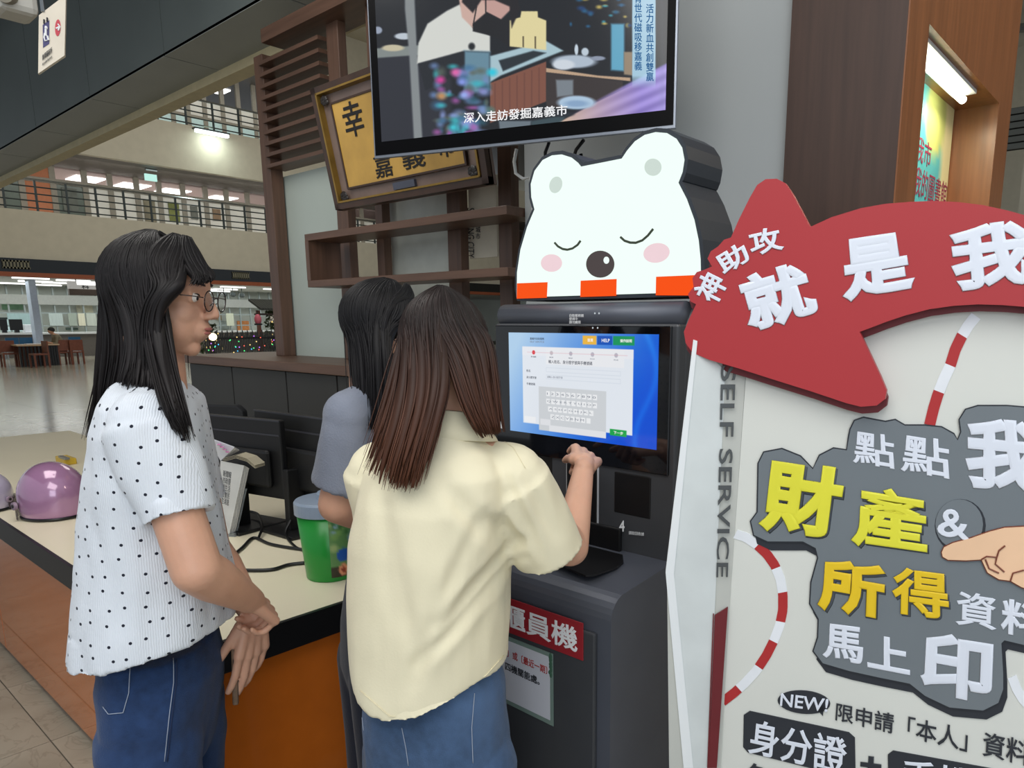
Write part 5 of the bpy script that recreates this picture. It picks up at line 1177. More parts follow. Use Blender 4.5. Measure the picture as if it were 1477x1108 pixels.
# booth: tiled canopy, lantern, picket fence with lights, trees
xb_ = -27.0
bt = thing('festival_booth', 'dark wooden booth with a tiled canopy behind the counter', 'booth', fz(378, xb_))
def bx_(nm, u0, v0, u1, v1, X0, X1, m, parent): a, b = onX(u0, v0, X0), onX(u1, v1, X0); return MB().box((X0, a.y, max(b.z, 0)), (X1, b.y, a.z)).build(nm, m, parent)
M_rt = mat('dark_roof_tile', (52, 54, 50), .7)
z_e, z_r = onX(380, 448, xb_).z, onX(380, 434, xb_).z; y0_, y1_ = onX(366, 440, xb_).y, onX(420, 440, xb_).y
for k in range(14):
    y = y0_ + (y1_ - y0_) * k / 14; MB().prism([(xb_ + .5, y, z_e), (xb_ + .5, y + (y1_ - y0_) / 14 * .9, z_e), (xb_ - .6, y + (y1_ - y0_) / 14 * .9 + .1, z_r), (xb_ - .6, y + .1, z_r)], (0, 0, .08)).build('roof_tile', M_rt, bt)
bx_('post', 375, 448, 379, 530, xb_, xb_ - .2, M_fw, bt); bx_('post', 410, 448, 414, 530, xb_, xb_ - .2, M_fw, bt); bx_('crossbeam', 368, 452, 420, 455, xb_ - .05, xb_ - .15, M_dwood, bt)
ql = onX(372, 461, xb_ + .4); hl = (onX(372, 453, xb_ + .4).z - onX(372, 469, xb_ + .4).z) / 2
ln = thing('paper_lantern', 'pink paper lantern hanging from the booth canopy', 'lantern', ql)
MB().ell(ql, (hl * .62, hl * .62, hl)).build('shade', mat('pink_paper', (196, 96, 112), .6), ln, smooth=True)
MB().tube([ql + Vector((0, 0, hl * .9)), (ql.x, ql.y, z_e)], .02, 6).build('cord', M_black, ln); MB().lathe(ql - Vector((0, 0, hl)), [(.14, 0), (.14, .06)], 12).build('base_ring', M_black, ln)
fe = thing('picket_fence', 'black picket fence strung with coloured lights by the booth', 'fence', fz(350, xb_ + .8))
zf = onX(350, 479, xb_ + .8).z; y0_, y1_ = onX(296, 490, xb_ + .8).y, onX(404, 490, xb_ + .8).y; n = 46
for k in range(n):
    y = y0_ + (y1_ - y0_) * k / (n - 1); h_ = zf + .1 * math.sin(k * 2.1); MB().prism([(xb_ + .8, y - .017, 0), (xb_ + .8, y + .017, 0), (xb_ + .8, y + .017, h_ - .06), (xb_ + .8, y, h_), (xb_ + .8, y - .017, h_ - .06)], (-.03, 0, 0)).build('picket', M_black, fe)
for z in (.35, zf * .78): MB().box((xb_ + .76, y0_, z), (xb_ + .72, y1_, z + .07)).build('rail', M_black, fe)
cols_ = [(90, 200, 255), (90, 255, 140), (255, 110, 90), (255, 220, 140), (200, 120, 255)]
for k in range(46):
    y = y0_ + (y1_ - y0_) * random.random(); z = .1 + (zf - .2) * random.random(); i = random.randrange(5)
    MB().ell((xb_ + .85, y, z), (.022, .022, .022), nu=8, nv=5).build('fairy_light', mat('fairy_%d' % i, cols_[i], emit=1.3, var=.01), fe)
def bush(label, u, v0, r, n, lights):
    c = onX(u, v0, xb_ - 1.5); t = thing('potted_tree', label, 'tree', (c.x, c.y, 0), 'small trees by the booth'); mb = MB()
    for k in range(n):
        a = random.random() * 6.28; z = random.random() * 2 * c.z * .95 + .1; z = min(z, c.z + r); rr = r * (1.1 - .6 * z / (c.z + r)) * random.random() ** .5
        q = Vector((c.x + rr * math.cos(a), c.y + rr * math.sin(a), z)); d = Vector((random.uniform(-1, 1), random.uniform(-1, 1), random.uniform(-.3, 1))).normalized() * .12; e = d.cross(Vector((.3, .5, .8))).normalized() * .05
        mb.add([q - d, q + e, q + d, q - e], [(0, 1, 2, 3)])
    mb.build('foliage', mat('dark_foliage', (54, 66, 40), .7, var=.3), t, kind='stuff', fix=False); MB().tube([(c.x, c.y, 0), (c.x, c.y, c.z)], .04, 6).build('trunk', M_fw, t)
    for k in range(lights):
        a = random.random() * 6.28; z = .2 + random.random() * c.z; MB().ell((c.x + .3 + .1 * math.cos(a), c.y + r * .6 * math.sin(a), z), (.03, .03, .03), nu=8, nv=5).build('fairy_light', mat('fairy_3', cols_[3]), t)
bush('dark leafy tree beside the booth post', 396, 470, .55, 420, 14); bush('small lit bush at the left end of the picket fence', 302, 488, .5, 260, 16)
ql2 = onX(307, 486, xb_ + 1.2); lamp_ = thing('globe_lamp', 'x', 'lamp', (ql2.x, ql2.y, 0)); MB().ell(ql2, (.13, .13, .13)).build('globe', mat('globe_glow', (255, 240, 190), emit=3), lamp_, smooth=True); MB().tube([(ql2.x, ql2.y, 0), (ql2.x, ql2.y, ql2.z - .1)], .02, 6).build('pole', M_black, lamp_); tag(lamp_, 'small glowing globe among the bush lights beside the glasses', 'lamp')
a, b = onX(331, 506, xb_ + 1.6), onX(369, 509, xb_ + 1.6)
rl = MB().box((xb_ + 1.6, a.y, 0), (xb_ + 1.4, b.y, .14)).build('red_strip', mat('red_strip_glow', (230, 96, 84), emit=.8)); tag(rl, 'glowing red strip at the foot of the picket fence', 'light strip')
# ================================================================== PEOPLE
def skin_mat(name, rgb):
    return mat(name, rgb, .5, var=.04, scale=30, bump=.05, bscale=300, sss=.12)
M_sk1 = skin_mat('skin_warm', (206, 158, 132)); M_sk3 = skin_mat('skin_peach', (214, 166, 140))
def cloth(name, rgb, uvdots=None, rib=0, bump=.25, bscale=140, var=.03, denim=False, rough=.85, sheen=.1):
    m = bpy.data.materials.new(name); m.use_nodes = True; N = m.node_tree.nodes; L = m.node_tree.links; b = N['Principled BSDF']; c = lin(rgb)
    b.inputs['Roughness'].default_value = rough; b.inputs['Specular IOR Level'].default_value = .25; b.inputs['Sheen Weight'].default_value = sheen
    tc = N.new('ShaderNodeTexCoord'); n = N.new('ShaderNodeTexNoise'); n.inputs['Scale'].default_value = 9 if not denim else 60; n.inputs['Detail'].default_value = 8; L.new(tc.outputs['Object'], n.inputs['Vector'])
    r = N.new('ShaderNodeValToRGB'); L.new(n.outputs[0], r.inputs[0]); r.color_ramp.elements[0].position = .3; r.color_ramp.elements[1].position = .7
    r.color_ramp.elements[0].color = tuple(x * (1 - var) for x in c) + (1,); r.color_ramp.elements[1].color = tuple(min(1, x * (1 + var)) for x in c) + (1,)
    out = r.outputs[0]
    if denim:
        n3 = N.new('ShaderNodeTexNoise'); n3.inputs['Scale'].default_value = 5; n3.inputs['Detail'].default_value = 4; L.new(tc.outputs['Object'], n3.inputs['Vector'])
        r3 = N.new('ShaderNodeValToRGB'); L.new(n3.outputs[0], r3.inputs[0]); r3.color_ramp.elements[0].position = .35; r3.color_ramp.elements[1].position = .75
        r3.color_ramp.elements[0].color = (0, 0, 0, 1); r3.color_ramp.elements[1].color = (1, 1, 1, 1)
        mx = N.new('ShaderNodeMixRGB'); L.new(r3.outputs[0], mx.inputs[0]); L.new(out, mx.inputs[1]); mx.inputs[2].default_value = tuple(min(1, x * 1.7 + .01) for x in c) + (1,); out = mx.outputs[0]
    if uvdots:
        uv = N.new('ShaderNodeUVMap'); uv.uv_map = 'UVMap'; v = N.new('ShaderNodeTexVoronoi'); v.voronoi_dimensions = '2D'; v.inputs['Scale'].default_value = uvdots; v.inputs['Randomness'].default_value = .42
        L.new(uv.outputs[0], v.inputs['Vector']); lt_ = N.new('ShaderNodeMath'); lt_.operation = 'LESS_THAN'; lt_.inputs[1].default_value = .092; L.new(v.outputs['Distance'], lt_.inputs[0])
        mx = N.new('ShaderNodeMixRGB'); L.new(lt_.outputs[0], mx.inputs[0]); L.new(out, mx.inputs[1]); mx.inputs[2].default_value = lin((30, 34, 48)) + (1,); out = mx.outputs[0]
    L.new(out, b.inputs['Base Color'])
    n2 = N.new('ShaderNodeTexNoise'); n2.inputs['Scale'].default_value = bscale; n2.inputs['Detail'].default_value = 3; L.new(tc.outputs['Object'], n2.inputs['Vector'])
    bp = N.new('ShaderNodeBump'); bp.inputs['Strength'].default_value = bump; bp.inputs['Distance'].default_value = .003; L.new(n2.outputs[0], bp.inputs['Height']); last = bp.outputs[0]
    if rib:
        uv2 = N.new('ShaderNodeUVMap'); uv2.uv_map = 'UVMap'; wv = N.new('ShaderNodeTexWave'); wv.inputs['Scale'].default_value = rib; wv.inputs['Distortion'].default_value = 2.5; wv.inputs['Detail'].default_value = 2; wv.inputs['Detail Scale'].default_value = 1.2
        L.new(uv2.outputs[0], wv.inputs['Vector']); b2 = N.new('ShaderNodeBump'); b2.inputs['Strength'].default_value = .25; b2.inputs['Distance'].default_value = .002; L.new(wv.outputs['Color'], b2.inputs['Height']); L.new(last, b2.inputs['Normal']); last = b2.outputs[0]
    L.new(last, b.inputs['Normal']); return m
def uv_box(me, fdir, rdir):
    uv = me.uv_layers.new(name='UVMap'); co = vget(me); f = np.array(fdir); r = np.array(rdir)
    nl = len(me.loops); vi = np.empty(nl, int); me.loops.foreach_get('vertex_index', vi)
    pn = np.empty(len(me.polygons) * 3); me.polygons.foreach_get('normal', pn); pn = pn.reshape(-1, 3)
    tot = np.empty(len(me.polygons), int); me.polygons.foreach_get('loop_total', tot); pi = np.repeat(np.arange(len(tot)), tot)
    side = np.abs(pn @ r) * 1.0 > np.abs(pn @ f) * .6; u = np.where(side[pi], (co @ f)[vi], (co @ r)[vi] + .4); uv.data.foreach_set('uv', np.stack([u, co[vi, 2]], 1).ravel())
class Body:
    def __init__(s, origin, az):
        s.o = Vector(origin); s.f = hdir(az).normalized(); s.r = hdir(az + 90).normalized(); s.u = Vector((0, 0, 1))
    def p(s, r, f, z): return Vector((s.o.x, s.o.y, 0)) + s.r * r + s.f * f + Vector((0, 0, z))
    def ring(s, cr, cf, z, hr, hf, n=40, sq=2.3, zf=0, zr2=0, zf2=0):
        P = []
        for k in range(n):
            a = 2 * math.pi * k / n; c, q = math.cos(a), math.sin(a); x = math.copysign(abs(c) ** (2 / sq), c); y = math.copysign(abs(q) ** (2 / sq), q)
            P.append(s.p(cr + x * hr, cf + y * hf, z + zf * y + zr2 * x * x + zf2 * y * y))
        return P
def ring3(c, axis, side, ra, rb, n=28):
    axis = Vector(axis).normalized(); side = (Vector(side) - axis * Vector(side).dot(axis)).normalized(); t = axis.cross(side)
    return [Vector(c) + side * (ra * math.cos(2 * math.pi * k / n)) + t * (rb * math.sin(2 * math.pi * k / n)) for k in range(n)]
def fold(me, amp, axis_scale, seed, amp2=0, s2=40):
    co = vget(me); nr = np.empty(len(me.vertices) * 3); me.vertices.foreach_get('normal', nr); nr = nr.reshape(-1, 3)
    sc = Vector(axis_scale); off = Vector((seed * 7.3, seed * 3.1, seed))
    d = np.array([amp * noise.noise(Vector((p[0] * sc.x, p[1] * sc.y, p[2] * sc.z)) + off) + (amp2 * noise.noise(Vector((p[0] * s2, p[1] * s2, p[2] * s2 * .5)) + off) if amp2 else 0) for p in co])
    vset(me, co + nr * d[:, None])
def rotv(v, axis, a): return Matrix.Rotation(a, 3, axis) @ v
def hand(mb, W, D, N, T, curls, sc=.92, thumb=(.5, .75, .15), thumb_curl=.4, spread=.05):
    """W wrist, D towards the fingers, N out of the palm, T towards the thumb side; curls: per finger three angles"""
    D = Vector(D).normalized(); N = Vector(N); N = (N - D * N.dot(D)).normalized(); T0 = Vector(T); T = (T0 - D * T0.dot(D) - N * T0.dot(N)).normalized()
    W = Vector(W); ln = [.080, .084, .079, .070]; fl = [(.040, .024, .019), (.044, .028, .020), (.040, .026, .019), (.031, .019, .017)]; fr = [.0082, .0085, .0080, .0070]
    for i in range(4):
        lat = (.030 - .0195 * i) * sc; K = W + D * ln[i] * sc + T * lat; mb.capsule(W + T * lat * .55 + D * .008, K, .0135 * sc, .0115 * sc, 10)
        if i < 3: K2 = W + D * ln[i + 1] * sc + T * (lat - .0195 * sc); mb.capsule(W.lerp(K, .6), W.lerp(K2, .6), .012 * sc, .012 * sc, 8)
        d = (D + T * spread * (1.5 - i)).normalized(); p = K; ax = d.cross(N).normalized()
        for j in range(3):
            d = rotv(d, ax, curls[i][j]); q = p + d * fl[i][j] * sc; mb.capsule(p, q, fr[i] * sc * (1.1 - .06 * j), fr[i] * sc * (1.02 - .10 * j), 10); p = q
    B = W + D * .018 * sc + T * .024 * sc + N * .006; d = (D * thumb[0] + T * thumb[1] + N * thumb[2]).normalized(); q = B + d * .042 * sc; mb.capsule(B, q, .014 * sc, .0105 * sc, 10)
    d2 = (d + D * thumb_curl + N * thumb_curl * .5).normalized(); r_ = q + d2 * .032 * sc; mb.capsule(q, r_, .0102 * sc, .0095 * sc, 10); d3 = (d2 + D * .1 + N * .25).normalized(); mb.capsule(r_, r_ + d3 * .024 * sc, .0095 * sc, .008 * sc, 10)
    mb.capsule(W - D * .02, W + D * .02, .019 * sc, .021 * sc, 12)
class Head:
    def __init__(s, c, az, pitch=0, roll=0, sc=.88):
        f = hdir(az); r = hdir(az + 90); u = Vector((0, 0, 1)); f, u = rotv(f, r, pitch), rotv(u, r, pitch); r, u = rotv(r, f, roll), rotv(u, f, roll)
        s.c = Vector(c); s.M = Matrix((r, f, u)).transposed(); s.s = sc
    def p(s, x, y, z): return s.c + s.M @ Vector((x, y, z)) * s.s
    def ell(s, mb, c, r, nu=24, nv=16, rot=None): mb.ell(s.p(*c), [k * s.s for k in r], s.M if rot is None else s.M @ rot, nu, nv)
    def cap(s, mb, a, b, ra, rb, seg=14): mb.capsule(s.p(*a), s.p(*b), ra * s.s, rb * s.s, seg)
    def shape(s, mb):
        s.ell(mb, (0, -.018, .036), (.074, .094, .083)); s.ell(mb, (0, .030, .03), (.064, .062, .068)); s.ell(mb, (0, .024, -.035), (.060, .064, .078))
        s.ell(mb, (0, .062, -.093), (.021, .017, .019)); s.cap(mb, (0, .057, -.094), (.042, .012, -.072), .017, .020); s.cap(mb, (0, .057, -.094), (-.042, .012, -.072), .017, .020); s.ell(mb, (.026, .040, -.050), (.028, .034, .040)); s.ell(mb, (-.026, .040, -.050), (.028, .034, .040))
        for k in (-1, 1):
            s.cap(mb, (k * .046, .01, -.070), (k * .060, -.008, -.02), .018, .016); s.ell(mb, (k * .027, .051, -.024), (.028, .028, .032)); s.cap(mb, (k * .014, .084, .030), (k * .046, .068, .027), .0085, .007); s.cap(mb, (k * .020, .0805, .0175), (k * .044, .0745, .0150), .0046, .0042, 8); s.cap(mb, (k * .021, .0800, .0015), (k * .043, .0745, .0030), .0042, .0040, 8)
            s.ell(mb, (k * .0115, .0975, -.0255), (.0082, .0110, .0080)); s.ell(mb, (k * .030, .073, .010), (.0155, .012, .009))
            R = Matrix.Rotation(k * -.35, 3, 'Z') @ Matrix.Rotation(.2, 3, 'X'); s.ell(mb, (k * .074, -.012, .0), (.006, .018, .031), rot=R); s.cap(mb, (k * .079, -.022, .026), (k * .080, .0, .022), .0045, .004, 8); s.cap(mb, (k * .080, -.026, .024), (k * .077, -.022, -.016), .0045, .0045, 8); s.ell(mb, (k * .074, -.004, -.026), (.005, .007, .010))
        s.cap(mb, (0, .083, .026), (0, .1035, -.016), .0085, .0105); s.ell(mb, (0, .1065, -.0215), (.0105, .0088, .0088))
        s.ell(mb, (0, .078, -.054), (.027, .017, .027)); s.ell(mb, (0, .0925, -.050), (.020, .0055, .0045)); s.ell(mb, (0, .0905, -.0605), (.017, .0060, .0052))
        return s
    def sculpt(s, me):
        co = vget(me); inv = np.array(s.M.transposed()); loc = (co - np.array(s.c)) @ inv.T / s.s
        d = np.zeros_like(loc)
        for k in (-1, 1):
            for c, sg, v in (((k * .031, .088, .012), .011, (0, -.006, 0)), ((k * .011, .094, .012), .007, (0, -.003, 0)), ((k * .007, .100, -.034), .0035, (0, 0, .004))):
                w_ = np.exp(-(((loc - np.array(c)) ** 2).sum(1)) / (2 * sg * sg)); d += w_[:, None] * np.array(v)
        w_ = np.exp(-((loc[:, 0] / .018) ** 2 + ((loc[:, 2] + .0555) / .0018) ** 2)) * (loc[:, 1] > .08); d[:, 1] -= w_ * .0035
        w_ = np.exp(-((loc[:, 0] / .016) ** 2 + ((loc[:, 2] + .076) / .006) ** 2)) * (loc[:, 1] > .07); d[:, 1] -= w_ * .003
        vset(me, co + (d * s.s) @ inv)
def eyes(h, t, glasses=False, closed=.0):
    for k in (-1, 1):
        mb = MB(); h.ell(mb, (k * .031, .0725, .010), (.0118, .0120, .0105)); mb.build('eyeball', mat('eye_white', (226, 220, 214), .2), t, smooth=True)
        mb = MB(); h.ell(mb, (k * .0315, .0828, .0092), (.0050, .0026, .0050)); mb.build('iris', mat('dark_iris', (38, 26, 22), .1), t, smooth=True)
        mb = MB(); mb.tube([h.p(k * (.019 + .004 * i), .0825 + .0025 * math.sin(i * .62) - .0012 * i, .0125 + .0045 * math.sin(.3 + i * .45)) for i in range(7)], [.0009 * h.s, .0013, .0014, .0015, .0014, .0012, .0007], 6); mb.build('upper_lash', mat('lash_black', (26, 20, 20), .6), t, smooth=True)
        mb = MB(); mb.tube([h.p(k * (.016 + .0062 * i), .0905 - .0012 * i * i * .9 + .0005, .033 + .0055 * math.sin(.4 + i * .4)) for i in range(6)], [.0016, .0024, .0026, .0024, .002, .0008], 6, .8); mb.build('eyebrow', mat('brow_dark', (52, 40, 38), .8), t, smooth=True)
    mb = MB(); h.ell(mb, (0, .0940, -.0512), (.0175, .0052, .0038)); h.ell(mb, (0, .0920, -.0600), (.0150, .0056, .0042)); mb.build('lips', mat('lip_rose', (176, 104, 96), .4), t, smooth=True)
    if glasses:
        g = MB()
        for k in (-1, 1):
            g.tube([h.p(k * .034 + .0225 * math.cos(a) , .107 - .07 * (abs(k * .034 + .0225 * math.cos(a)) - .012) ** 1 * .25, .006 + .0205 * math.sin(a)) for a in [2 * math.pi * i / 28 for i in range(29)]], .0010, 6)
            g.tube([h.p(k * .0565, .104, .012), h.p(k * .068, .092, .013), h.p(k * .0765, .045, .012), h.p(k * .079, .0, .012), h.p(k * .079, -.02, .002)], .0010, 6)
            g.tube([h.p(k * .0125, .1045, .002), h.p(k * .009, .0985, -.004)], .0008, 6)
        g.tube([h.p(-.012, .1065, .010), h.p(0, .109, .013), h.p(.012, .1065, .010)], .0010, 6)
        go = g.build('glasses', mat('dark_metal_glasses', (70, 60, 58), .25, metal=.8), t, smooth=True); go['label'] = 'thin dark metal-rimmed round glasses'
        for k in (-1, 1):
            mb = MB(); mb.prism([h.p(k * .034 + .0218 * math.cos(a), .1062 - .0175 * (abs(k * .034 + .0218 * math.cos(a)) - .012), .006 + .0198 * math.sin(a)) for a in [2 * math.pi * i / 28 for i in range(28)]], h.M @ Vector((0, -.0008, 0))); lo = mb.build('lens', mat('clear_lens', (240, 244, 244), .03, trans=1, spec=.5), go)
def hair(t, h, groups, m, base, col0, col1, zr, cap=((0, -.0185, .033), (.0795, .0985, .0895)), seed=1, label=None):
    rnd = random.Random(seed); V = []; Fc = []; Cc = []
    E = np.array((.085, .105, .100)); EC = Vector((0, -.012, .030))
    def lock(P, r0, seg=5):
        mbl = MB(); n = len(P); R = [r0 * (.55 + .45 * math.sin(min(1, i / (n * .35)) * math.pi / 2)) * (1 - max(0, (i / (n - 1) - .55) / .45) ** 1.6 * .88) for i in range(n)]
        mbl.tube(P, R, seg, .7, True); k = len(V); V.extend(mbl.v); Fc.extend(tuple(i + k for i in f) for f in mbl.f); sh = rnd.uniform(-.35, .4); Cc.extend([sh] * len(mbl.v))
    for g in groups:
        for layer, (n, r0) in enumerate(((int(1.7 * g.get('nb', g['n'] // 8)), g.get('rb', .009)), (int(g['n'] * 2.2), g.get('r', .0021)))):
            for i in range(n):
                a = rnd.random() if layer else (i + .5) / n; th = math.radians(g['th'][0] * (1 - a) + g['th'][1] * a); pe = math.radians(g['phi']); P = []
                ps_ = math.radians(g.get('phi0', 86) - rnd.random() * 6); infl = (.90 if layer == 0 else 1.0 + rnd.uniform(-.03, .035)); part = g.get('part', (0, 0)); sw = math.radians(g.get('sweep', 0))
                K = 8
                for j in range(K):
                    s = j / (K - 1); ph = ps_ * (1 - s) + pe * s; tt = th + sw * s * s; q = Vector((math.sin(tt) * math.cos(ph) * E[0], math.cos(tt) * math.cos(ph) * E[1], math.sin(ph) * E[2])) * infl + EC + Vector((part[0], part[1], 0)) * (1 - s) ** 2
                    P.append(h.p(*q))
                A, B = g.get('A'), g.get('B')
                if A:
                    jit = Vector((rnd.gauss(0, 1), rnd.gauss(0, 1), rnd.gauss(0, .6))); L_ = []
                    for x, y in zip(A, B):
                        q = at(*x).lerp(at(*y), a); L_.append(q + jit * g.get('jit', .007))
                    keys = [P[-2], P[-1]] + L_; Q = []
                    cut = 1 - rnd.random() * g.get('rag', .12)
                    nk = len(keys)
                    for kx in range(1, nk - 1):
                        for u_ in range(5):
                            s = u_ / 5; p0, p1, p2, p3 = keys[kx - 1], keys[kx], keys[kx + 1], keys[min(kx + 2, nk - 1)]
                            Q.append(.5 * ((2 * p1) + (p2 - p0) * s + (2 * p0 - 5 * p1 + 4 * p2 - p3) * s * s + (3 * p1 - p0 - 3 * p2 + p3) * s ** 3))
                    Q.append(keys[-1]); Q = Q[:max(4, int(len(Q) * cut))]; P += Q[1:]
                A_ = np.array([tuple(p) for p in P])
                for _ in range(10 if A else 0): A_[1:-1] = A_[1:-1] * .5 + (A_[:-2] + A_[2:]) * .25
                loc = (A_ - np.array(h.c)) @ np.array(h.M) / h.s - np.array(EC); q_ = np.sqrt(((loc / E) ** 2).sum(1)); lim = infl * (.985 if layer else .95)
                k_ = np.where(q_ < lim, lim / np.maximum(q_, .3), 1.0); loc2 = loc * k_[:, None] + np.array(EC); A_ = (loc2 * h.s) @ np.array(h.M).T + np.array(h.c)
                for _ in range(2): A_[1:-1] = A_[1:-1] * .5 + (A_[:-2] + A_[2:]) * .25
                P = [Vector(p) for p in A_]
                lock(P, r0 * (.8 + .5 * rnd.random()))
    mb = MB(); h.ell(mb, *cap); k = len(V); V.extend(mb.v); Fc.extend(tuple(i + k for i in f) for f in mb.f); Cc.extend([-.2] * len(mb.v))
    me = bpy.data.meshes.new('hair'); me.from_pydata([tuple(v) for v in V], [], Fc); me.update()
    co = vget(me); s = np.clip((zr[0] - co[:, 2]) / (zr[0] - zr[1]), 0, 1)[:, None]; c = np.array(lin(col0)) * (1 - s) + np.array(lin(col1)) * s; c = np.clip(c * (1 + np.array(Cc)[:, None]), 0, 1)
    me.color_attributes.new('Col', 'FLOAT_COLOR', 'POINT').data.foreach_set('color', np.concatenate([c, np.ones((len(co), 1))], 1).ravel())
    o = ob('hair', me, m, t, True)
    if label: o['label'] = label
    return o
def hair_mat(name, rough):
    m = vcmat(name, 0, rough); b = m.node_tree.nodes['Principled BSDF']; b.inputs['Specular IOR Level'].default_value = .22; b.inputs['Anisotropic'].default_value = .5; return m
M_hb, M_hbr = hair_mat('black_hair', .5), hair_mat('brown_hair', .48)
def stitch(nm, me_obj, pts, m, t, r=.0009, off=.0012):
    me = me_obj.data; bv = BVHTree.FromPolygons([v.co for v in me.vertices], [p.vertices for p in me.polygons]); P = []
    for i in range(len(pts) - 1):
        for k in range(8):
            s = k / 8; u, v = pts[i][0] * (1 - s) + pts[i + 1][0] * s, pts[i][1] * (1 - s) + pts[i + 1][1] * s; q, f = ray(u, v); h = bv.ray_cast(O, q.normalized())
            if h[0] is not None: P.append(h[0] + h[1] * off)
    if len(P) > 2: return MB().tube(P, r, 5).build(nm, m, t, smooth=True)
def shoes(B, t, zs, m):
    for (r_, f_) in zs:
        mb = MB(); mb.capsule(B.p(r_, f_ - .06, .045), B.p(r_, f_ + .12, .035), .042, .036); mb.capsule(B.p(r_, f_ - .05, .06), B.p(r_, f_ + .02, .06), .04, .036)
        me = remesh(mb, .006, 3); co = vget(me); co[:, 2] = np.maximum(co[:, 2], .004); vset(me, co); ob('shoe', me, m, t, True)
def seg3(mb, a, b, ra, rb): mb.capsule(a, b, ra, rb, 20)
# ------------------------------------------------------------------ woman in the polka dot blouse
D1 = 1.30
B1 = Body(at(232, 700, D1), 78)
w1 = thing('person', 'woman in white polka dot blouse, glasses and blue jeans, holding a phone', 'person', (B1.o.x, B1.o.y, 0))
h1 = Head(at(232, 430, D1), 84, pitch=math.radians(-7), sc=.86)
SR, SL = at(212, 612, D1 - .13), at(262, 602, D1 + .16)
ER, WR = at(284, 822, D1 - .16), at(362, 866, D1 - .01)
EL, WL = at(305, 790, D1 + .20), at(367, 888, D1 + .075)
body = MB(); h1.shape(body)
body.capsule(h1.p(0, -.022, -.05), at(222, 575, D1), .050, .056, 24)
body.capsule(at(222, 575, D1), SR, .05, .042); body.capsule(at(222, 575, D1), SL, .05, .042)
zc = at(222, 590, D1); body.capsule(zc - Vector((0, 0, .06)), B1.p(0, 0, .95), .07, .07); jf = (at(228, 1000, D1) - B1.p(0, 0, 0)).dot(B1.f); body.ell(B1.p(0, jf, .90), (.08, .08, .08))
for k in (-1, 1): body.capsule(B1.p(.08 * k, jf, .86), B1.p(.085 * k, jf - .02, .5), .05, .04); body.capsule(B1.p(.085 * k, jf - .02, .5), B1.p(.088 * k, jf - .04, .08), .04, .03); body.capsule(B1.p(.088 * k, jf - .05, .05), B1.p(.088 * k, jf + .06, .035), .028, .022)
def arm(mb, S, E, W, r=(.042, .037, .038, .0235)):
    mb.capsule(S, E, r[0], r[1], 20); mid = E.lerp(W, .28); mb.capsule(E, mid, r[1], r[2], 20); mb.capsule(mid, W, r[2], r[3], 20)
arm(body, SR, ER, WR, (.040, .040, .040, .025)); arm(body, SL, EL, WL)
# right hand clasps the other wrist
hdn = (at(394, 886, D1 + .05) - WR).normalized()
hand(body, WR, hdn, Vector((0, 0, -.8)) + hdir(-25) * .5, hdir(-25) * .7 + Vector((0, 0, .6)), [(1.2, 1.1, .7), (1.2, 1.15, .7), (1.25, 1.2, .7), (1.3, 1.2, .7)], .92, (.7, .3, .5), .6)
# left hand hangs and holds the phone
hand(body, WL, at(362, 965, D1 + .06) - WL, hdir(-60), hdir(-145), [(.15, .2, .15), (.15, .2, .15), (.2, .25, .2), (.25, .25, .2)], .98, (.9, .42, .30), .25, .02)
me = remesh(body, .0027, 6, fac=.5); h1.sculpt(me); bo1 = ob('body', me, M_sk1, w1, True)
eyes(h1, w1, True)
def vz(v, d=D1): return at(230, v, d).z
def prof(rows, B, d, cl=18, cr_=4):
    out = []
    for (u0, u1, v, hr) in rows:
        pl_ = Plane(B.p(0, 0, 0), B.f, (0, 0, 1)); a, b = pl_(u0 + cl * hr / .17, v), pl_(u1 - cr_ * hr / .17, v); fa, fb = (a - B.p(0, 0, 0)).dot(B.f), (b - B.p(0, 0, 0)).dot(B.f); out.append(((fa + fb) / 2, (fb - fa) / 2, (a.z + b.z) / 2, hr))
    return out
rows = [(168, 258, 548, .055), (158, 272, 558, .105), (146, 288, 578, .155), (136, 298, 615, .172), (126, 308, 680, .172), (117, 322, 750, .172), (110, 334, 820, .178), (102, 343, 880, .186)]
pr_ = prof(rows, B1, D1); sh_ = MB(); R_ = []
R_.append(B1.ring(0, pr_[0][0], pr_[0][2] - .01, .03, .03))
for (cf, hf, z, hr) in pr_[:-1]: R_.append(B1.ring(0, cf, z, hr, hf, sq=2.2))
cf, hf = pr_[-1][0], pr_[-1][1]
zh = at(230, 908, D1 - .02).z
R_.append(B1.ring(0, cf - .002, zh + .035, .188, hf + .002, sq=2.2, zf=.012)); R_.append(B1.ring(0, cf - .006, zh, .193, hf + .007, sq=2.2, zf=.022)); R_.append(B1.ring(0, cf - .006, zh + .002, .183, hf - .004, sq=2.2, zf=.022)); R_.append(B1.ring(0, cf - .004, zh + .05, .178, hf - .008, sq=2.2)); R_.append(B1.ring(0, cf, zh + .06, .03, .03))
sh_.loft(R_)
def sleeve(mb, S, C, E_, r0, r1, r2, side, inner=.009, n=28, flare=1.0):
    ax0 = (C - S).normalized(); L_ = (C - S).length
    rings = [ring3(S - ax0 * .03, ax0, side, r0 * .6, r0 * .6), ring3(S, ax0, side, r0, r0), ring3(S.lerp(C, .5), ax0, side, r1, r1 * .95), ring3(C - ax0 * .01, ax0, side, r2, r2 * flare), ring3(C, ax0, side, r2 + .001, (r2 + .001) * flare), ring3(C + ax0 * .0005, ax0, side, r2 - inner, (r2 - inner) * flare), ring3(C - ax0 * .035, ax0, side, r2 - inner, (r2 - inner) * flare), ring3(C - ax0 * .04, ax0, side, .005, .005)]
    mb.loft(rings)
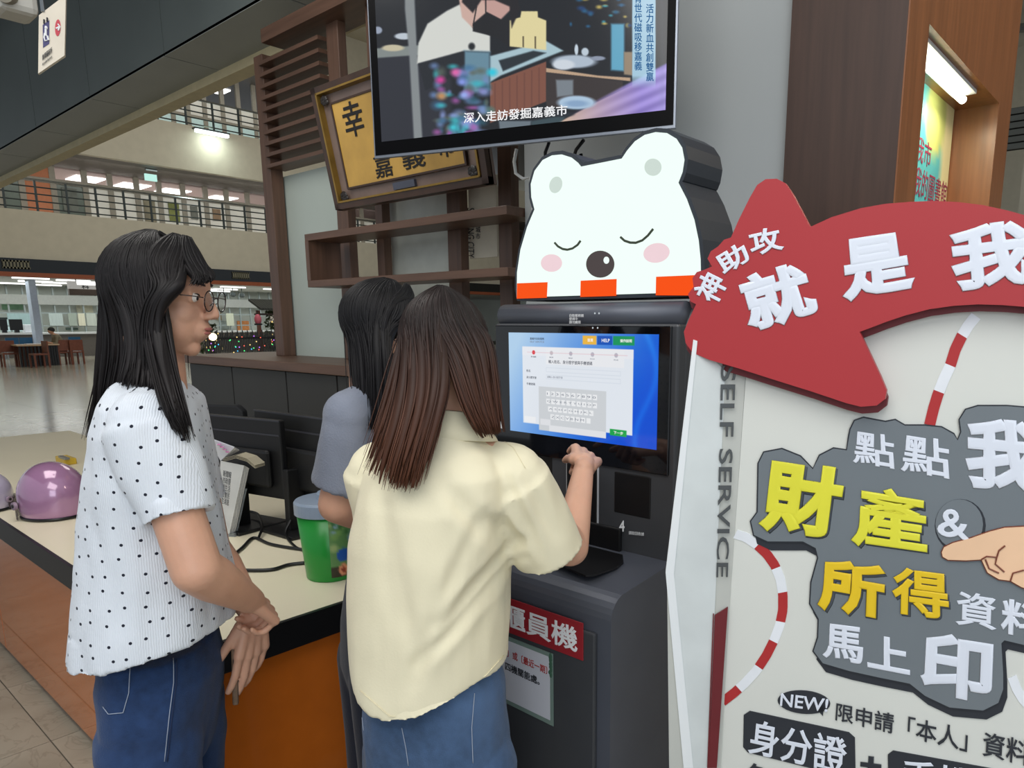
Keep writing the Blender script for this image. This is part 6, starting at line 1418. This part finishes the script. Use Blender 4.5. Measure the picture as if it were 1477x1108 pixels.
CR = SR.lerp(ER, .63); sleeve(sh_, SR + Vector((0, 0, -.005)), CR, ER, .062, .060, .053, B1.f)
CL = SL.lerp(EL, .62); sleeve(sh_, SL, CL, EL, .060, .056, .052, B1.f)
sh_.capsule(at(225, 572, D1 - .03), SR, .05, .055); sh_.capsule(at(225, 572, D1 + .05), SL, .05, .055)
me = remesh(sh_, .0048, 3, fac=.6); fold(me, .012, (11, 11, 2.2), 3, .003, 30); uv_box(me, B1.f, B1.r)
bl1 = ob('blouse', me, cloth('polka_dot_cotton', (214, 220, 228), 36, rib=90, bump=.2), w1, True); bl1['label'] = 'white blouse with small navy polka dots'
mb = MB(); mb.tube([p + B1.u * .0 for p in B1.ring(0, pr_[0][0] + .004, pr_[0][2] + .004, .050, pr_[0][1] - .003, 28)] + [B1.ring(0, pr_[0][0] + .004, pr_[0][2] + .004, .050, pr_[0][1] - .003, 28)[0]], .006, 8); 
# jeans
jr = prof([(134, 322, 962, .155), (141, 318, 1000, .165), (152, 310, 1050, .16)], B1, D1 - .01); jn = MB(); jR = [B1.ring(0, jr[0][0], jr[0][2] + .06, .14, jr[0][1] - .01)]
for (cf, hf, z, hr) in jr: jR.append(B1.ring(0, cf, z, hr, hf, sq=2.4))
jR.append(B1.ring(0, jr[2][0], jr[2][2] - .06, .14, jr[2][1] - .015)); jn.loft(jR)
jc = jr[2][0]
for k in (-1, 1): jn.capsule(B1.p(.078 * k, jc, jr[2][2] + .02), B1.p(.085 * k, jc - .002, .50), .090, .068, 24); jn.capsule(B1.p(.085 * k, jc - .002, .5), B1.p(.088 * k, jc - .03, .12), .068, .062, 24)
me = remesh(jn, .006, 3); fold(me, .006, (14, 14, 10), 5, .002, 40); M_den1 = cloth('blue_denim', (30, 52, 88), denim=True, var=.25, bump=.4, bscale=400)
j1 = ob('jeans', me, M_den1, w1, True)
M_thr = mat('pale_seam_thread', (150, 160, 178), .7)
stitch('seam', j1, [(250, 950), (250, 985), (244, 1030), (236, 1108)], M_thr, w1, .0008); stitch('seam', j1, [(254, 952), (254, 985), (248, 1030), (240, 1108)], mat('seam_shadow_blue', (24, 40, 74), .8), w1, .0012)
stitch('pocket_seam', j1, [(188, 958), (186, 1000), (178, 1028), (157, 1030), (148, 1018)], M_thr, w1, .0008)
shoes(B1, w1, ((-.09, jc), (.09, jc)), mat('black_shoe', (30, 30, 32), .5))
# phone
pa, pb2 = at(341, 925, D1 + .075), at(343, 1000, D1 + .075)
ph = thing('smartphone', 'smartphone in a brown case held in the polka dot woman\'s lowered hand', 'phone', pb2)
up_ = (pa - pb2).normalized(); ln_ = .148; w0 = hdir(-17); w0 = (w0 - up_ * w0.dot(up_)).normalized(); n0 = up_.cross(w0)
mb = MB(); c0 = (pa + pb2) / 2
def ph_p(a, b, c): return c0 + w0 * a + n0 * b + up_ * c
mb.hexa([ph_p(-.036, -.0055, -.066), ph_p(.036, -.0055, -.066), ph_p(.036, .0055, -.066), ph_p(-.036, .0055, -.066), ph_p(-.036, -.0055, .066), ph_p(.036, -.0055, .066), ph_p(.036, .0055, .066), ph_p(-.036, .0055, .066)]); mb.build('case', mat('brown_phone_case', (110, 88, 70), .4, var=.3, scale=60), ph, bevel=.003)
for z_ in (.03, .015, -.005): 
    b_ = MB(); b_.beam(ph_p(-.0375, 0, z_ - .006), ph_p(-.0375, 0, z_ + .006), .003, .003); b_.build('side_button', M_steel, ph)
mb = MB(); mb.hexa([ph_p(-.033, -.0062, -.062), ph_p(.033, -.0062, -.062), ph_p(.033, -.0056, -.062), ph_p(-.033, -.0056, -.062), ph_p(-.033, -.0062, .062), ph_p(.033, -.0062, .062), ph_p(.033, -.0056, .062), ph_p(-.033, -.0056, .062)]); mb.build('screen_glass', M_glass, ph)
d = D1
hair(w1, h1, [
    dict(th=(95, 175), phi=-8, n=210, nb=26, A=[(212, 480, d - .06), (205, 530, d - .08), (196, 548, d - .10)], B=[(156, 480, d + .0), (146, 545, d - .0), (140, 600, d + .02)], jit=.006, rag=.1),
    dict(th=(150, 215), phi=-12, n=120, nb=16, A=[(160, 500, d - .02), (145, 570, d), (133, 645, d + .02)], B=[(172, 500, d + .08), (150, 570, d + .1), (128, 640, d + .10)], jit=.006, rag=.2),
    dict(th=(75, 130), phi=0, n=170, nb=22, A=[(240, 470, d - .06), (236, 530, d - .09), (240, 575, d - .12)], B=[(190, 470, d - .06), (186, 530, d - .08), (176, 556, d - .10)], jit=.005),
    dict(th=(62, 100), phi=-2, n=170, nb=22, A=[(236, 480, d - .07), (246, 530, d - .10), (262, 590, d - .15), (276, 645, d - .14)], B=[(214, 480, d - .07), (226, 535, d - .12), (240, 590, d - .16), (262, 625, d - .16)], jit=.005, rag=.25),
    dict(th=(-60, -150), phi=-8, n=110, nb=16, A=[(255, 490, d + .07), (262, 560, d + .1)], B=[(180, 490, d + .1), (165, 570, d + .13)], jit=.006),
    dict(th=(10, 62), phi=22, sweep=30, n=170, nb=14, part=(-.02, .02), A=[(262, 408, d - .066), (244, 420, d - .078), (228, 446, d - .08), (226, 490, d - .085), (236, 545, d - .11)], B=[(232, 408, d - .075), (216, 430, d - .08), (208, 460, d - .08), (206, 500, d - .085), (210, 540, d - .10)], jit=.003, rag=.15, rb=.009),
    dict(th=(-10, 40), phi=26, phi0=80, n=110, nb=10, part=(-.02, .03), A=[(306, 398, d - .0), (302, 406, d - .03)], B=[(288, 400, d - .05), (270, 414, d - .068)], jit=.003, rag=.3, rb=.008),
    dict(th=(-60, -10), phi=24, sweep=-15, n=80, nb=10, part=(-.02, .02), A=[(285, 420, d + .06), (262, 470, d + .08)], B=[(304, 400, d + .03), (300, 410, d + .05)], jit=.003, rb=.008)],
    M_hb, None, (20, 18, 19), (32, 27, 27), (1.7, 1.2), seed=11, label='long straight black hair with side-swept fringe')
# ------------------------------------------------------------------ woman in the pale yellow shirt
D3 = 1.30
B3 = Body(at(622, 800, D3), 22)
w3 = thing('person', 'woman with long brown hair in pale yellow shirt, touching the kiosk screen', 'person', (B3.o.x, B3.o.y, 0))
h3 = Head(at(643, 510, D3 + .03), 24, pitch=math.radians(-14), sc=.865)
NK = at(640, 640, D3 - .0)
SR, SL = at(742, 690, D3 - .02), at(545, 680, D3 + .03)
ER, WR = at(822, 790, D3 + .10), at(843, 670, D3 + .275)
EL, WL = at(560, 820, D3 + .10), at(605, 850, D3 + .24)
body = MB(); h3.shape(body); body.capsule(h3.p(0, -.02, -.05), NK, .05, .055, 24); body.capsule(NK, SR, .05, .042); body.capsule(NK, SL, .05, .042)
body.capsule(NK - Vector((0, 0, .08)), B3.p(0, 0, .9), .07, .07); jf = (at(630, 1040, D3) - B3.p(0, 0, 0)).dot(B3.r); body.ell(B3.p(jf, 0, .80), (.08, .08, .08)); body.capsule(B3.p(0, 0, .9), B3.p(jf, 0, .8), .07, .07)
for k in (-1, 1): body.capsule(B3.p(jf + .072 * k, 0, .76), B3.p(jf + .08 * k, 0, .45), .05, .04); body.capsule(B3.p(jf + .08 * k, 0, .45), B3.p(jf + .085 * k, -.02, .08), .04, .03); body.capsule(B3.p(jf + .085 * k, -.04, .05), B3.p(jf + .085 * k, .07, .035), .028, .022)
arm(body, SR, ER, WR, (.045, .038, .034, .0215)); arm(body, SL, EL, WL)
FD = (at(856, 640, D3 + .40) - WR); 
hand(body, WR, hdir(5) + Vector((0, 0, .10)), hdir(-60) * .5 + Vector((0, 0, -.8)), hdir(-88) * .9 + Vector((0, 0, .2)), [(.30, .25, .15), (1.35, 1.5, .9), (1.4, 1.5, .9), (1.45, 1.5, .9)], 1.02, (.9, .15, .35), .5)
hand(body, WL, hdir(30), hdir(120), Vector((0, 0, 1)), [(.5, .5, .3)] * 4, .85)
me = remesh(body, .0032, 3, fac=.5); ob('body', me, M_sk3, w3, True)
sh_ = MB(); S3 = []
def prof2(rows, B, d):
    out = []
    for (u0, u1, v, hf) in rows:
        a, b = at(u0, v, d), at(u1, v, d); fa, fb = (a - B.p(0, 0, 0)).dot(B.r), (b - B.p(0, 0, 0)).dot(B.r); k = 1.0; out.append(((fa + fb) / 2, (fb - fa) / 2 * 1.0, (a.z + b.z) / 2, hf))
    return out
rows = [(600, 685, 602, .052), (585, 702, 622, .07), (545, 735, 646, .09), (522, 755, 676, .108), (512, 758, 720, .125), (504, 750, 780, .135), (504, 742, 840, .14), (505, 740, 900, .145), (507, 738, 950, .148)]
pq3 = prof2(rows, B3, D3); S3.append(B3.ring(pq3[0][0], .0, pq3[0][2] - .01, .03, .02))
for (cr, hr, z, hf) in pq3: S3.append(B3.ring(cr, -.004, z, hr, hf, sq=2.25))
cr, hr, z, hf = pq3[-1]; zb3 = at(600, 1040, D3 - .13).z; zs3 = at(735, 945, D3 + .0).z
S3.append(B3.ring(cr, -.006, (zb3 + z) / 2 + .01, hr - .001, hf, zf2=-.01, zr2=.02, sq=2.2)); S3.append(B3.ring(cr, -.008, zb3, hr - .004, hf - .002, zr2=(zs3 - zb3) * .95, sq=2.2)); S3.append(B3.ring(cr, -.008, zb3 + .002, hr - .012, hf - .010, zr2=(zs3 - zb3) * .95, sq=2.2)); S3.append(B3.ring(cr, -.005, z, hr - .02, hf - .02)); S3.append(B3.ring(cr, 0, z + .01, .02, .02))
sh_.loft(S3)
CR = at(795, 797, D3 + .03); ax = (CR - SR)
sleeve(sh_, SR + Vector((0, 0, -.005)), CR, ER, .070, .072, .067, Vector((0, 0, 1)) * 1 + hdir(90) * .3, flare=1.0)
sh_.capsule(NK + Vector((0, 0, -.03)), SR, .05, .062); sh_.capsule(NK + Vector((0, 0, -.03)), SL, .05, .055)
CL = SL.lerp(EL, .7); sleeve(sh_, SL, CL, EL, .062, .058, .056, B3.f)
sh_.capsule(at(735, 740, D3 - .01), at(770, 790, D3 + .01), .05, .05)
me = remesh(sh_, .0048, 3, fac=.6)
# pulled creases from the armpit to the waist, like the photo's shirt
co = vget(me); nr = np.empty(len(me.vertices) * 3); me.vertices.foreach_get('normal', nr); nr = nr.reshape(-1, 3)
for (ua, va, ub, vb, amp, wd) in ((742, 805, 640, 905, -.016, .012), (742, 835, 600, 960, -.012, .011), (700, 745, 745, 812, -.010, .010), (640, 700, 735, 815, -.010, .014), (560, 740, 600, 980, -.008, .018), (620, 900, 590, 1000, -.008, .014), (690, 760, 640, 860, -.007, .012), (540, 700, 560, 900, -.007, .016), (760, 700, 800, 800, -.007, .010), (720, 690, 775, 830, -.007, .010)):
    a, b = np.array(at(ua, va, D3 - .14)), np.array(at(ub, vb, D3 - .14)); ab = b - a; back = -np.array(hdir(0))
    rel = co - a; t_ = np.clip((rel @ ab) / (ab @ ab), 0, 1); dd = rel - t_[:, None] * ab; dd = dd - (dd @ back)[:, None] * back; dist = np.sqrt((dd ** 2).sum(1)); w_ = np.exp(-(dist / wd) ** 2) * np.sin(np.clip(t_ * .9 + .08, 0, 1) * math.pi) ** .5 * (nr @ back > 0) * ((rel @ back) > -.16)
    co += nr * (amp * .62 * w_)[:, None]
    w2 = np.exp(-((dist - wd * 1.9) / wd) ** 2) * np.sin(np.clip(t_ * .9 + .08, 0, 1) * math.pi) * (nr @ back > 0) * ((rel @ back) > -.16); co += nr * (-amp * .2 * w2)[:, None]
vset(me, co); fold(me, .012, (9, 9, 3), 8, .0025, 26); uv_box(me, B3.f, B3.r)
s3 = ob('shirt', me, cloth('pale_yellow_cotton', (232, 224, 194), bump=.12, bscale=220), w3, True)
# collar standing at the neck
ck = []; cc0 = at(650, 612, D3 - .0)
for (dz, rr, off) in ((-.03, .070, 0), (.0, .064, .0), (.022, .058, 0), (.020, .062, 0), (-.004, .074, 0), (-.026, .086, 0)):
    ck.append([cc0 + B3.r * (rr * math.cos(a)) + B3.f * (rr * .95 * math.sin(a)) + Vector((0, 0, dz - .012 * math.sin(a))) for a in [2 * math.pi * k / 36 for k in range(36)]])
vs = [p for r_ in ck for p in r_]; fs = [(i * 36 + k, i * 36 + (k + 1) % 36, (i + 1) * 36 + (k + 1) % 36, (i + 1) * 36 + k) for i in range(5) for k in range(36)]
co_ = MB().add(vs, fs).build('collar', s3.data.materials[0], w3, smooth=True); so = co_.modifiers.new('s', 'SOLIDIFY'); so.thickness = .0025
M_st = mat('yellow_seam', (228, 218, 186), .8)
stitch('shoulder_seam', s3, [(716, 630), (740, 646), (760, 680)], M_st, w3, .0006)

stitch('hem_seam', s3, [(520, 996), (562, 1033), (603, 1036), (640, 1022), (680, 996), (733, 938)], M_st, w3, .0008)
jr = prof2([(516, 738, 985, .115), (514, 744, 1040, .12), (514, 748, 1090, .12)], B3, D3); jn = MB(); jR = [B3.ring(jr[0][0], 0, jr[0][2] + .10, .11, .09)]
for (cr, hr, z, hf) in jr: jR.append(B3.ring(cr, 0, z, hr - .002, hf, sq=2.4))
jR.append(B3.ring(jr[2][0], 0, jr[2][2] - .08, .12, .08)); jn.loft(jR); jx = jr[2][0]
for k in (-1, 1): jn.capsule(B3.p(jx + .072 * k, 0, jr[2][2]), B3.p(jx + .08 * k, 0, .42), .092, .078, 24); jn.capsule(B3.p(jx + .08 * k, 0, .42), B3.p(jx + .085 * k, -.02, .12), .078, .08, 24)
me = remesh(jn, .006, 3); fold(me, .006, (14, 14, 10), 9, .002, 40)
j3 = ob('jeans', me, cloth('mid_blue_denim', (56, 78, 108), denim=True, var=.25, bump=.4, bscale=400), w3, True)
stitch('seam', j3, [(684, 1000), (680, 1050), (682, 1108)], M_thr, w3, .0009); stitch('seam', j3, [(580, 1050), (586, 1080), (590, 1108)], M_thr, w3, .0009); stitch('pocket_seam', j3, [(737, 960), (738, 990), (726, 1016)], M_thr, w3, .0009); stitch('seam', j3, [(520, 1010), (526, 1060)], M_thr, w3, .0008)
shoes(B3, w3, ((jx - .085, 0), (jx + .085, 0)), mat('white_shoe', (200, 200, 200), .5))
d = D3
hair(w3, h3, [
    dict(th=(178, 250), phi=8, n=330, nb=34, A=[(634, 560, d - .09), (618, 630, d - .14), (600, 712, d - .15)], B=[(576, 520, d - .02), (556, 600, d - .06), (520, 690, d - .10)], jit=.007, rag=.26, part=(0, -.02)),
    dict(th=(150, 215), phi=14, n=240, nb=26, A=[(640, 540, d - .10), (628, 590, d - .13), (612, 650, d - .15), (596, 712, d - .16)], B=[(600, 540, d - .08), (590, 610, d - .12), (572, 660, d - .14), (562, 712, d - .14)], jit=.007, rag=.24, part=(0, -.02)),
    dict(th=(95, 165), phi=10, n=330, nb=34, A=[(705, 480, d - .0), (712, 560, d - .04), (722, 632, d - .06)], B=[(655, 520, d - .08), (668, 585, d - .11), (700, 632, d - .09)], jit=.005, rag=.10, part=(0, -.02)),
    dict(th=(30, 95), phi=0, n=120, nb=16, A=[(690, 500, d + .08), (700, 600, d + .08)], B=[(712, 500, d + .03), (716, 620, d - .0)], jit=.005, part=(0, -.02)),
    dict(th=(-30, -110), phi=0, n=150, nb=18, A=[(600, 500, d + .1), (590, 620, d + .1)], B=[(592, 500, d + .03), (575, 620, d - .01)], jit=.006, part=(0, -.02))],
    M_hbr, None, (34, 26, 25), (108, 66, 45), (1.50, 1.10), seed=21, label='long straight brown hair, dark at the crown and reddish at the ends')
# ------------------------------------------------------------------ woman in grey at the back
D2 = 1.66
B2 = Body(at(545, 800, D2), 62)
w2 = thing('person', 'woman with long black hair, black face mask and grey top, behind the others', 'person', (B2.o.x, B2.o.y, 0))
h2 = Head(at(553, 478, D2), 74, pitch=math.radians(-16), sc=.88)
NK = at(540, 570, D2); SR, SL = at(505, 590, D2 - .11), at(575, 585, D2 + .14)
ER, WR = at(487, 728, D2 - .10), at(560, 760, D2 + .06)
body = MB(); h2.shape(body); body.capsule(h2.p(0, -.02, -.05), NK, .05, .055, 24); body.capsule(NK - Vector((0, 0, .03)), SR + Vector((0, 0, -.03)), .035, .03); body.capsule(NK - Vector((0, 0, .03)), SL + Vector((0, 0, -.03)), .035, .03); body.capsule(NK - Vector((0, 0, .08)), B2.p(0, 0, .9), .06, .06); body.ell(B2.p(0, 0, .88), (.07, .07, .07))
for k in (-1, 1): body.capsule(B2.p(.08 * k, 0, .85), B2.p(.08 * k, .01, .47), .045, .04); body.capsule(B2.p(.08 * k, .01, .47), B2.p(.08 * k, -.01, .08), .045, .032); body.capsule(B2.p(.08 * k, -.02, .05), B2.p(.08 * k, .10, .035), .03, .025)
arm(body, SR + Vector((0, 0, -.03)), ER, WR, (.034, .042, .040, .024)); EL2, WL2 = SL + Vector((0, 0, -.26)), SL + Vector((0, 0, -.30)) + B2.f * .2 - B2.r * -.05; arm(body, SL, EL2, WL2)
hand(body, WR, hdir(70), hdir(10) + Vector((0, 0, -.4)), Vector((0, 0, 1)), [(.6, .7, .4)] * 4, .85); hand(body, WL2, B2.f, B2.r, Vector((0, 0, 1)), [(.6, .7, .4)] * 4, .85)
me = remesh(body, .0034, 3, fac=.5); h2.sculpt(me); ob('body', me, M_sk1, w2, True); eyes(h2, w2)
bpy.data.objects.remove([o for o in w2.children if o.name.startswith('lips')][0])
mb = MB(); h2.ell(mb, (0, .052, -.052), (.062, .062, .046)); h2.ell(mb, (0, .09, -.035), (.02, .026, .028)); me = remesh(mb, .004, 4); ob('face_mask', me, mat('black_mask_cloth', (24, 26, 30), .8), w2, True)
for k in (-1, 1): MB().tube([h2.p(k * .052, .06, -.025), h2.p(k * .07, .02, -.01), h2.p(k * .078, -.02, .012)], .0012, 6).build('mask_loop', mat('black_mask_cloth', (24, 26, 30)), w2)
sh_ = MB(); pr_ = prof([(505, 570, 562, .06), (500, 588, 580, .10), (492, 598, 615, .14), (494, 606, 680, .15), (498, 606, 760, .145), (497, 606, 830, .15), (493, 608, 862, .152)], B2, D2, 14, 6); R_ = [B2.ring(0, pr_[0][0], pr_[0][2] - .01, .02, .02)]
for (cf, hf, z, hr) in pr_: R_.append(B2.ring(0, cf, z, hr, hf))
R_.append(B2.ring(0, cf, z + .002, hr - .01, hf - .01)); R_.append(B2.ring(0, cf, z + .04, hr - .01, hf - .01)); R_.append(B2.ring(0, cf, z + .05, .02, .02)); sh_.loft(R_)
CR = SR.lerp(ER, .80); sleeve(sh_, SR + Vector((0, 0, -.02)), CR, ER, .047, .056, .060, B2.f); sleeve(sh_, SL, SL.lerp(EL2, .75), EL2, .058, .06, .055, B2.f); sh_.capsule(at(532, 578, D2 - .02), SR + Vector((0, 0, -.012)), .045, .050); sh_.capsule(NK + Vector((0, 0, -.02)), SL, .045, .042)
me = remesh(sh_, .005, 9); fold(me, .012, (12, 12, 5), 13, .003, 32); uv_box(me, B2.f, B2.r)
ob('top', me, cloth('heather_grey_knit', (128, 134, 148), bump=.5, bscale=260, var=.12), w2, True)
jn = MB(); jR = []; jr = prof([(489, 605, 850, .145), (481, 606, 900, .155), (481, 604, 960, .155)], B2, D2 - .02, 14, 6); jR.append(B2.ring(0, jr[0][0], jr[0][2] + .05, .12, jr[0][1] - .01))
for (cf, hf, z, hr) in jr: jR.append(B2.ring(0, cf, z, hr, hf))
jR.append(B2.ring(0, jr[2][0], jr[2][2] - .08, .13, jr[2][1] - .02)); jn.loft(jR); jc = jr[2][0]
for k in (-1, 1): jn.capsule(B2.p(.075 * k, jc, jr[2][2]), B2.p(.08 * k, jc, .45), .088, .08, 24); jn.capsule(B2.p(.08 * k, jc, .45), B2.p(.085 * k, jc, .12), .08, .078, 24)
me = remesh(jn, .007, 3); ob('trousers', me, cloth('navy_twill', (22, 28, 44), bump=.2), w2, True); shoes(B2, w2, ((-.085, jc), (.085, jc)), mat('black_shoe', (30, 30, 32)))
d = D2
hair(w2, h2, [
    dict(th=(80, 180), phi=-6, n=300, nb=34, A=[(556, 500, d - .10), (560, 560, d - .12), (556, 640, d - .13)], B=[(512, 485, d - .04), (512, 545, d - .08), (522, 620, d - .12)], jit=.006, rag=.15),
    dict(th=(150, 230), phi=-8, n=120, nb=18, A=[(518, 500, d), (520, 570, d), (526, 640, d + .02)], B=[(520, 500, d + .07), (530, 570, d + .08), (535, 640, d + .1)], jit=.006),
    dict(th=(42, 90), phi=4, n=170, nb=20, A=[(557, 470, d - .08), (555, 540, d - .10), (560, 620, d - .11)], B=[(540, 480, d - .08), (548, 550, d - .1), (545, 640, d - .12)], jit=.004, rag=.15),
    dict(th=(0, 55), phi=40, sweep=20, n=110, nb=10, part=(-.0, .03), A=[(562, 436, d - .06), (554, 470, d - .08), (552, 520, d - .09)], B=[(556, 440, d - .07), (548, 500, d - .09), (546, 550, d - .1)], jit=.002, rb=.006, rag=.05),
    dict(th=(-50, -120), phi=10, n=100, nb=14, A=[(600, 490, d + .09), (600, 600, d + .09)], B=[(560, 480, d + .1), (560, 620, d + .1)], jit=.005)],
    M_hb, None, (16, 15, 17), (24, 22, 25), (1.6, 1.2), seed=31, label='long straight black hair falling over the shoulder')
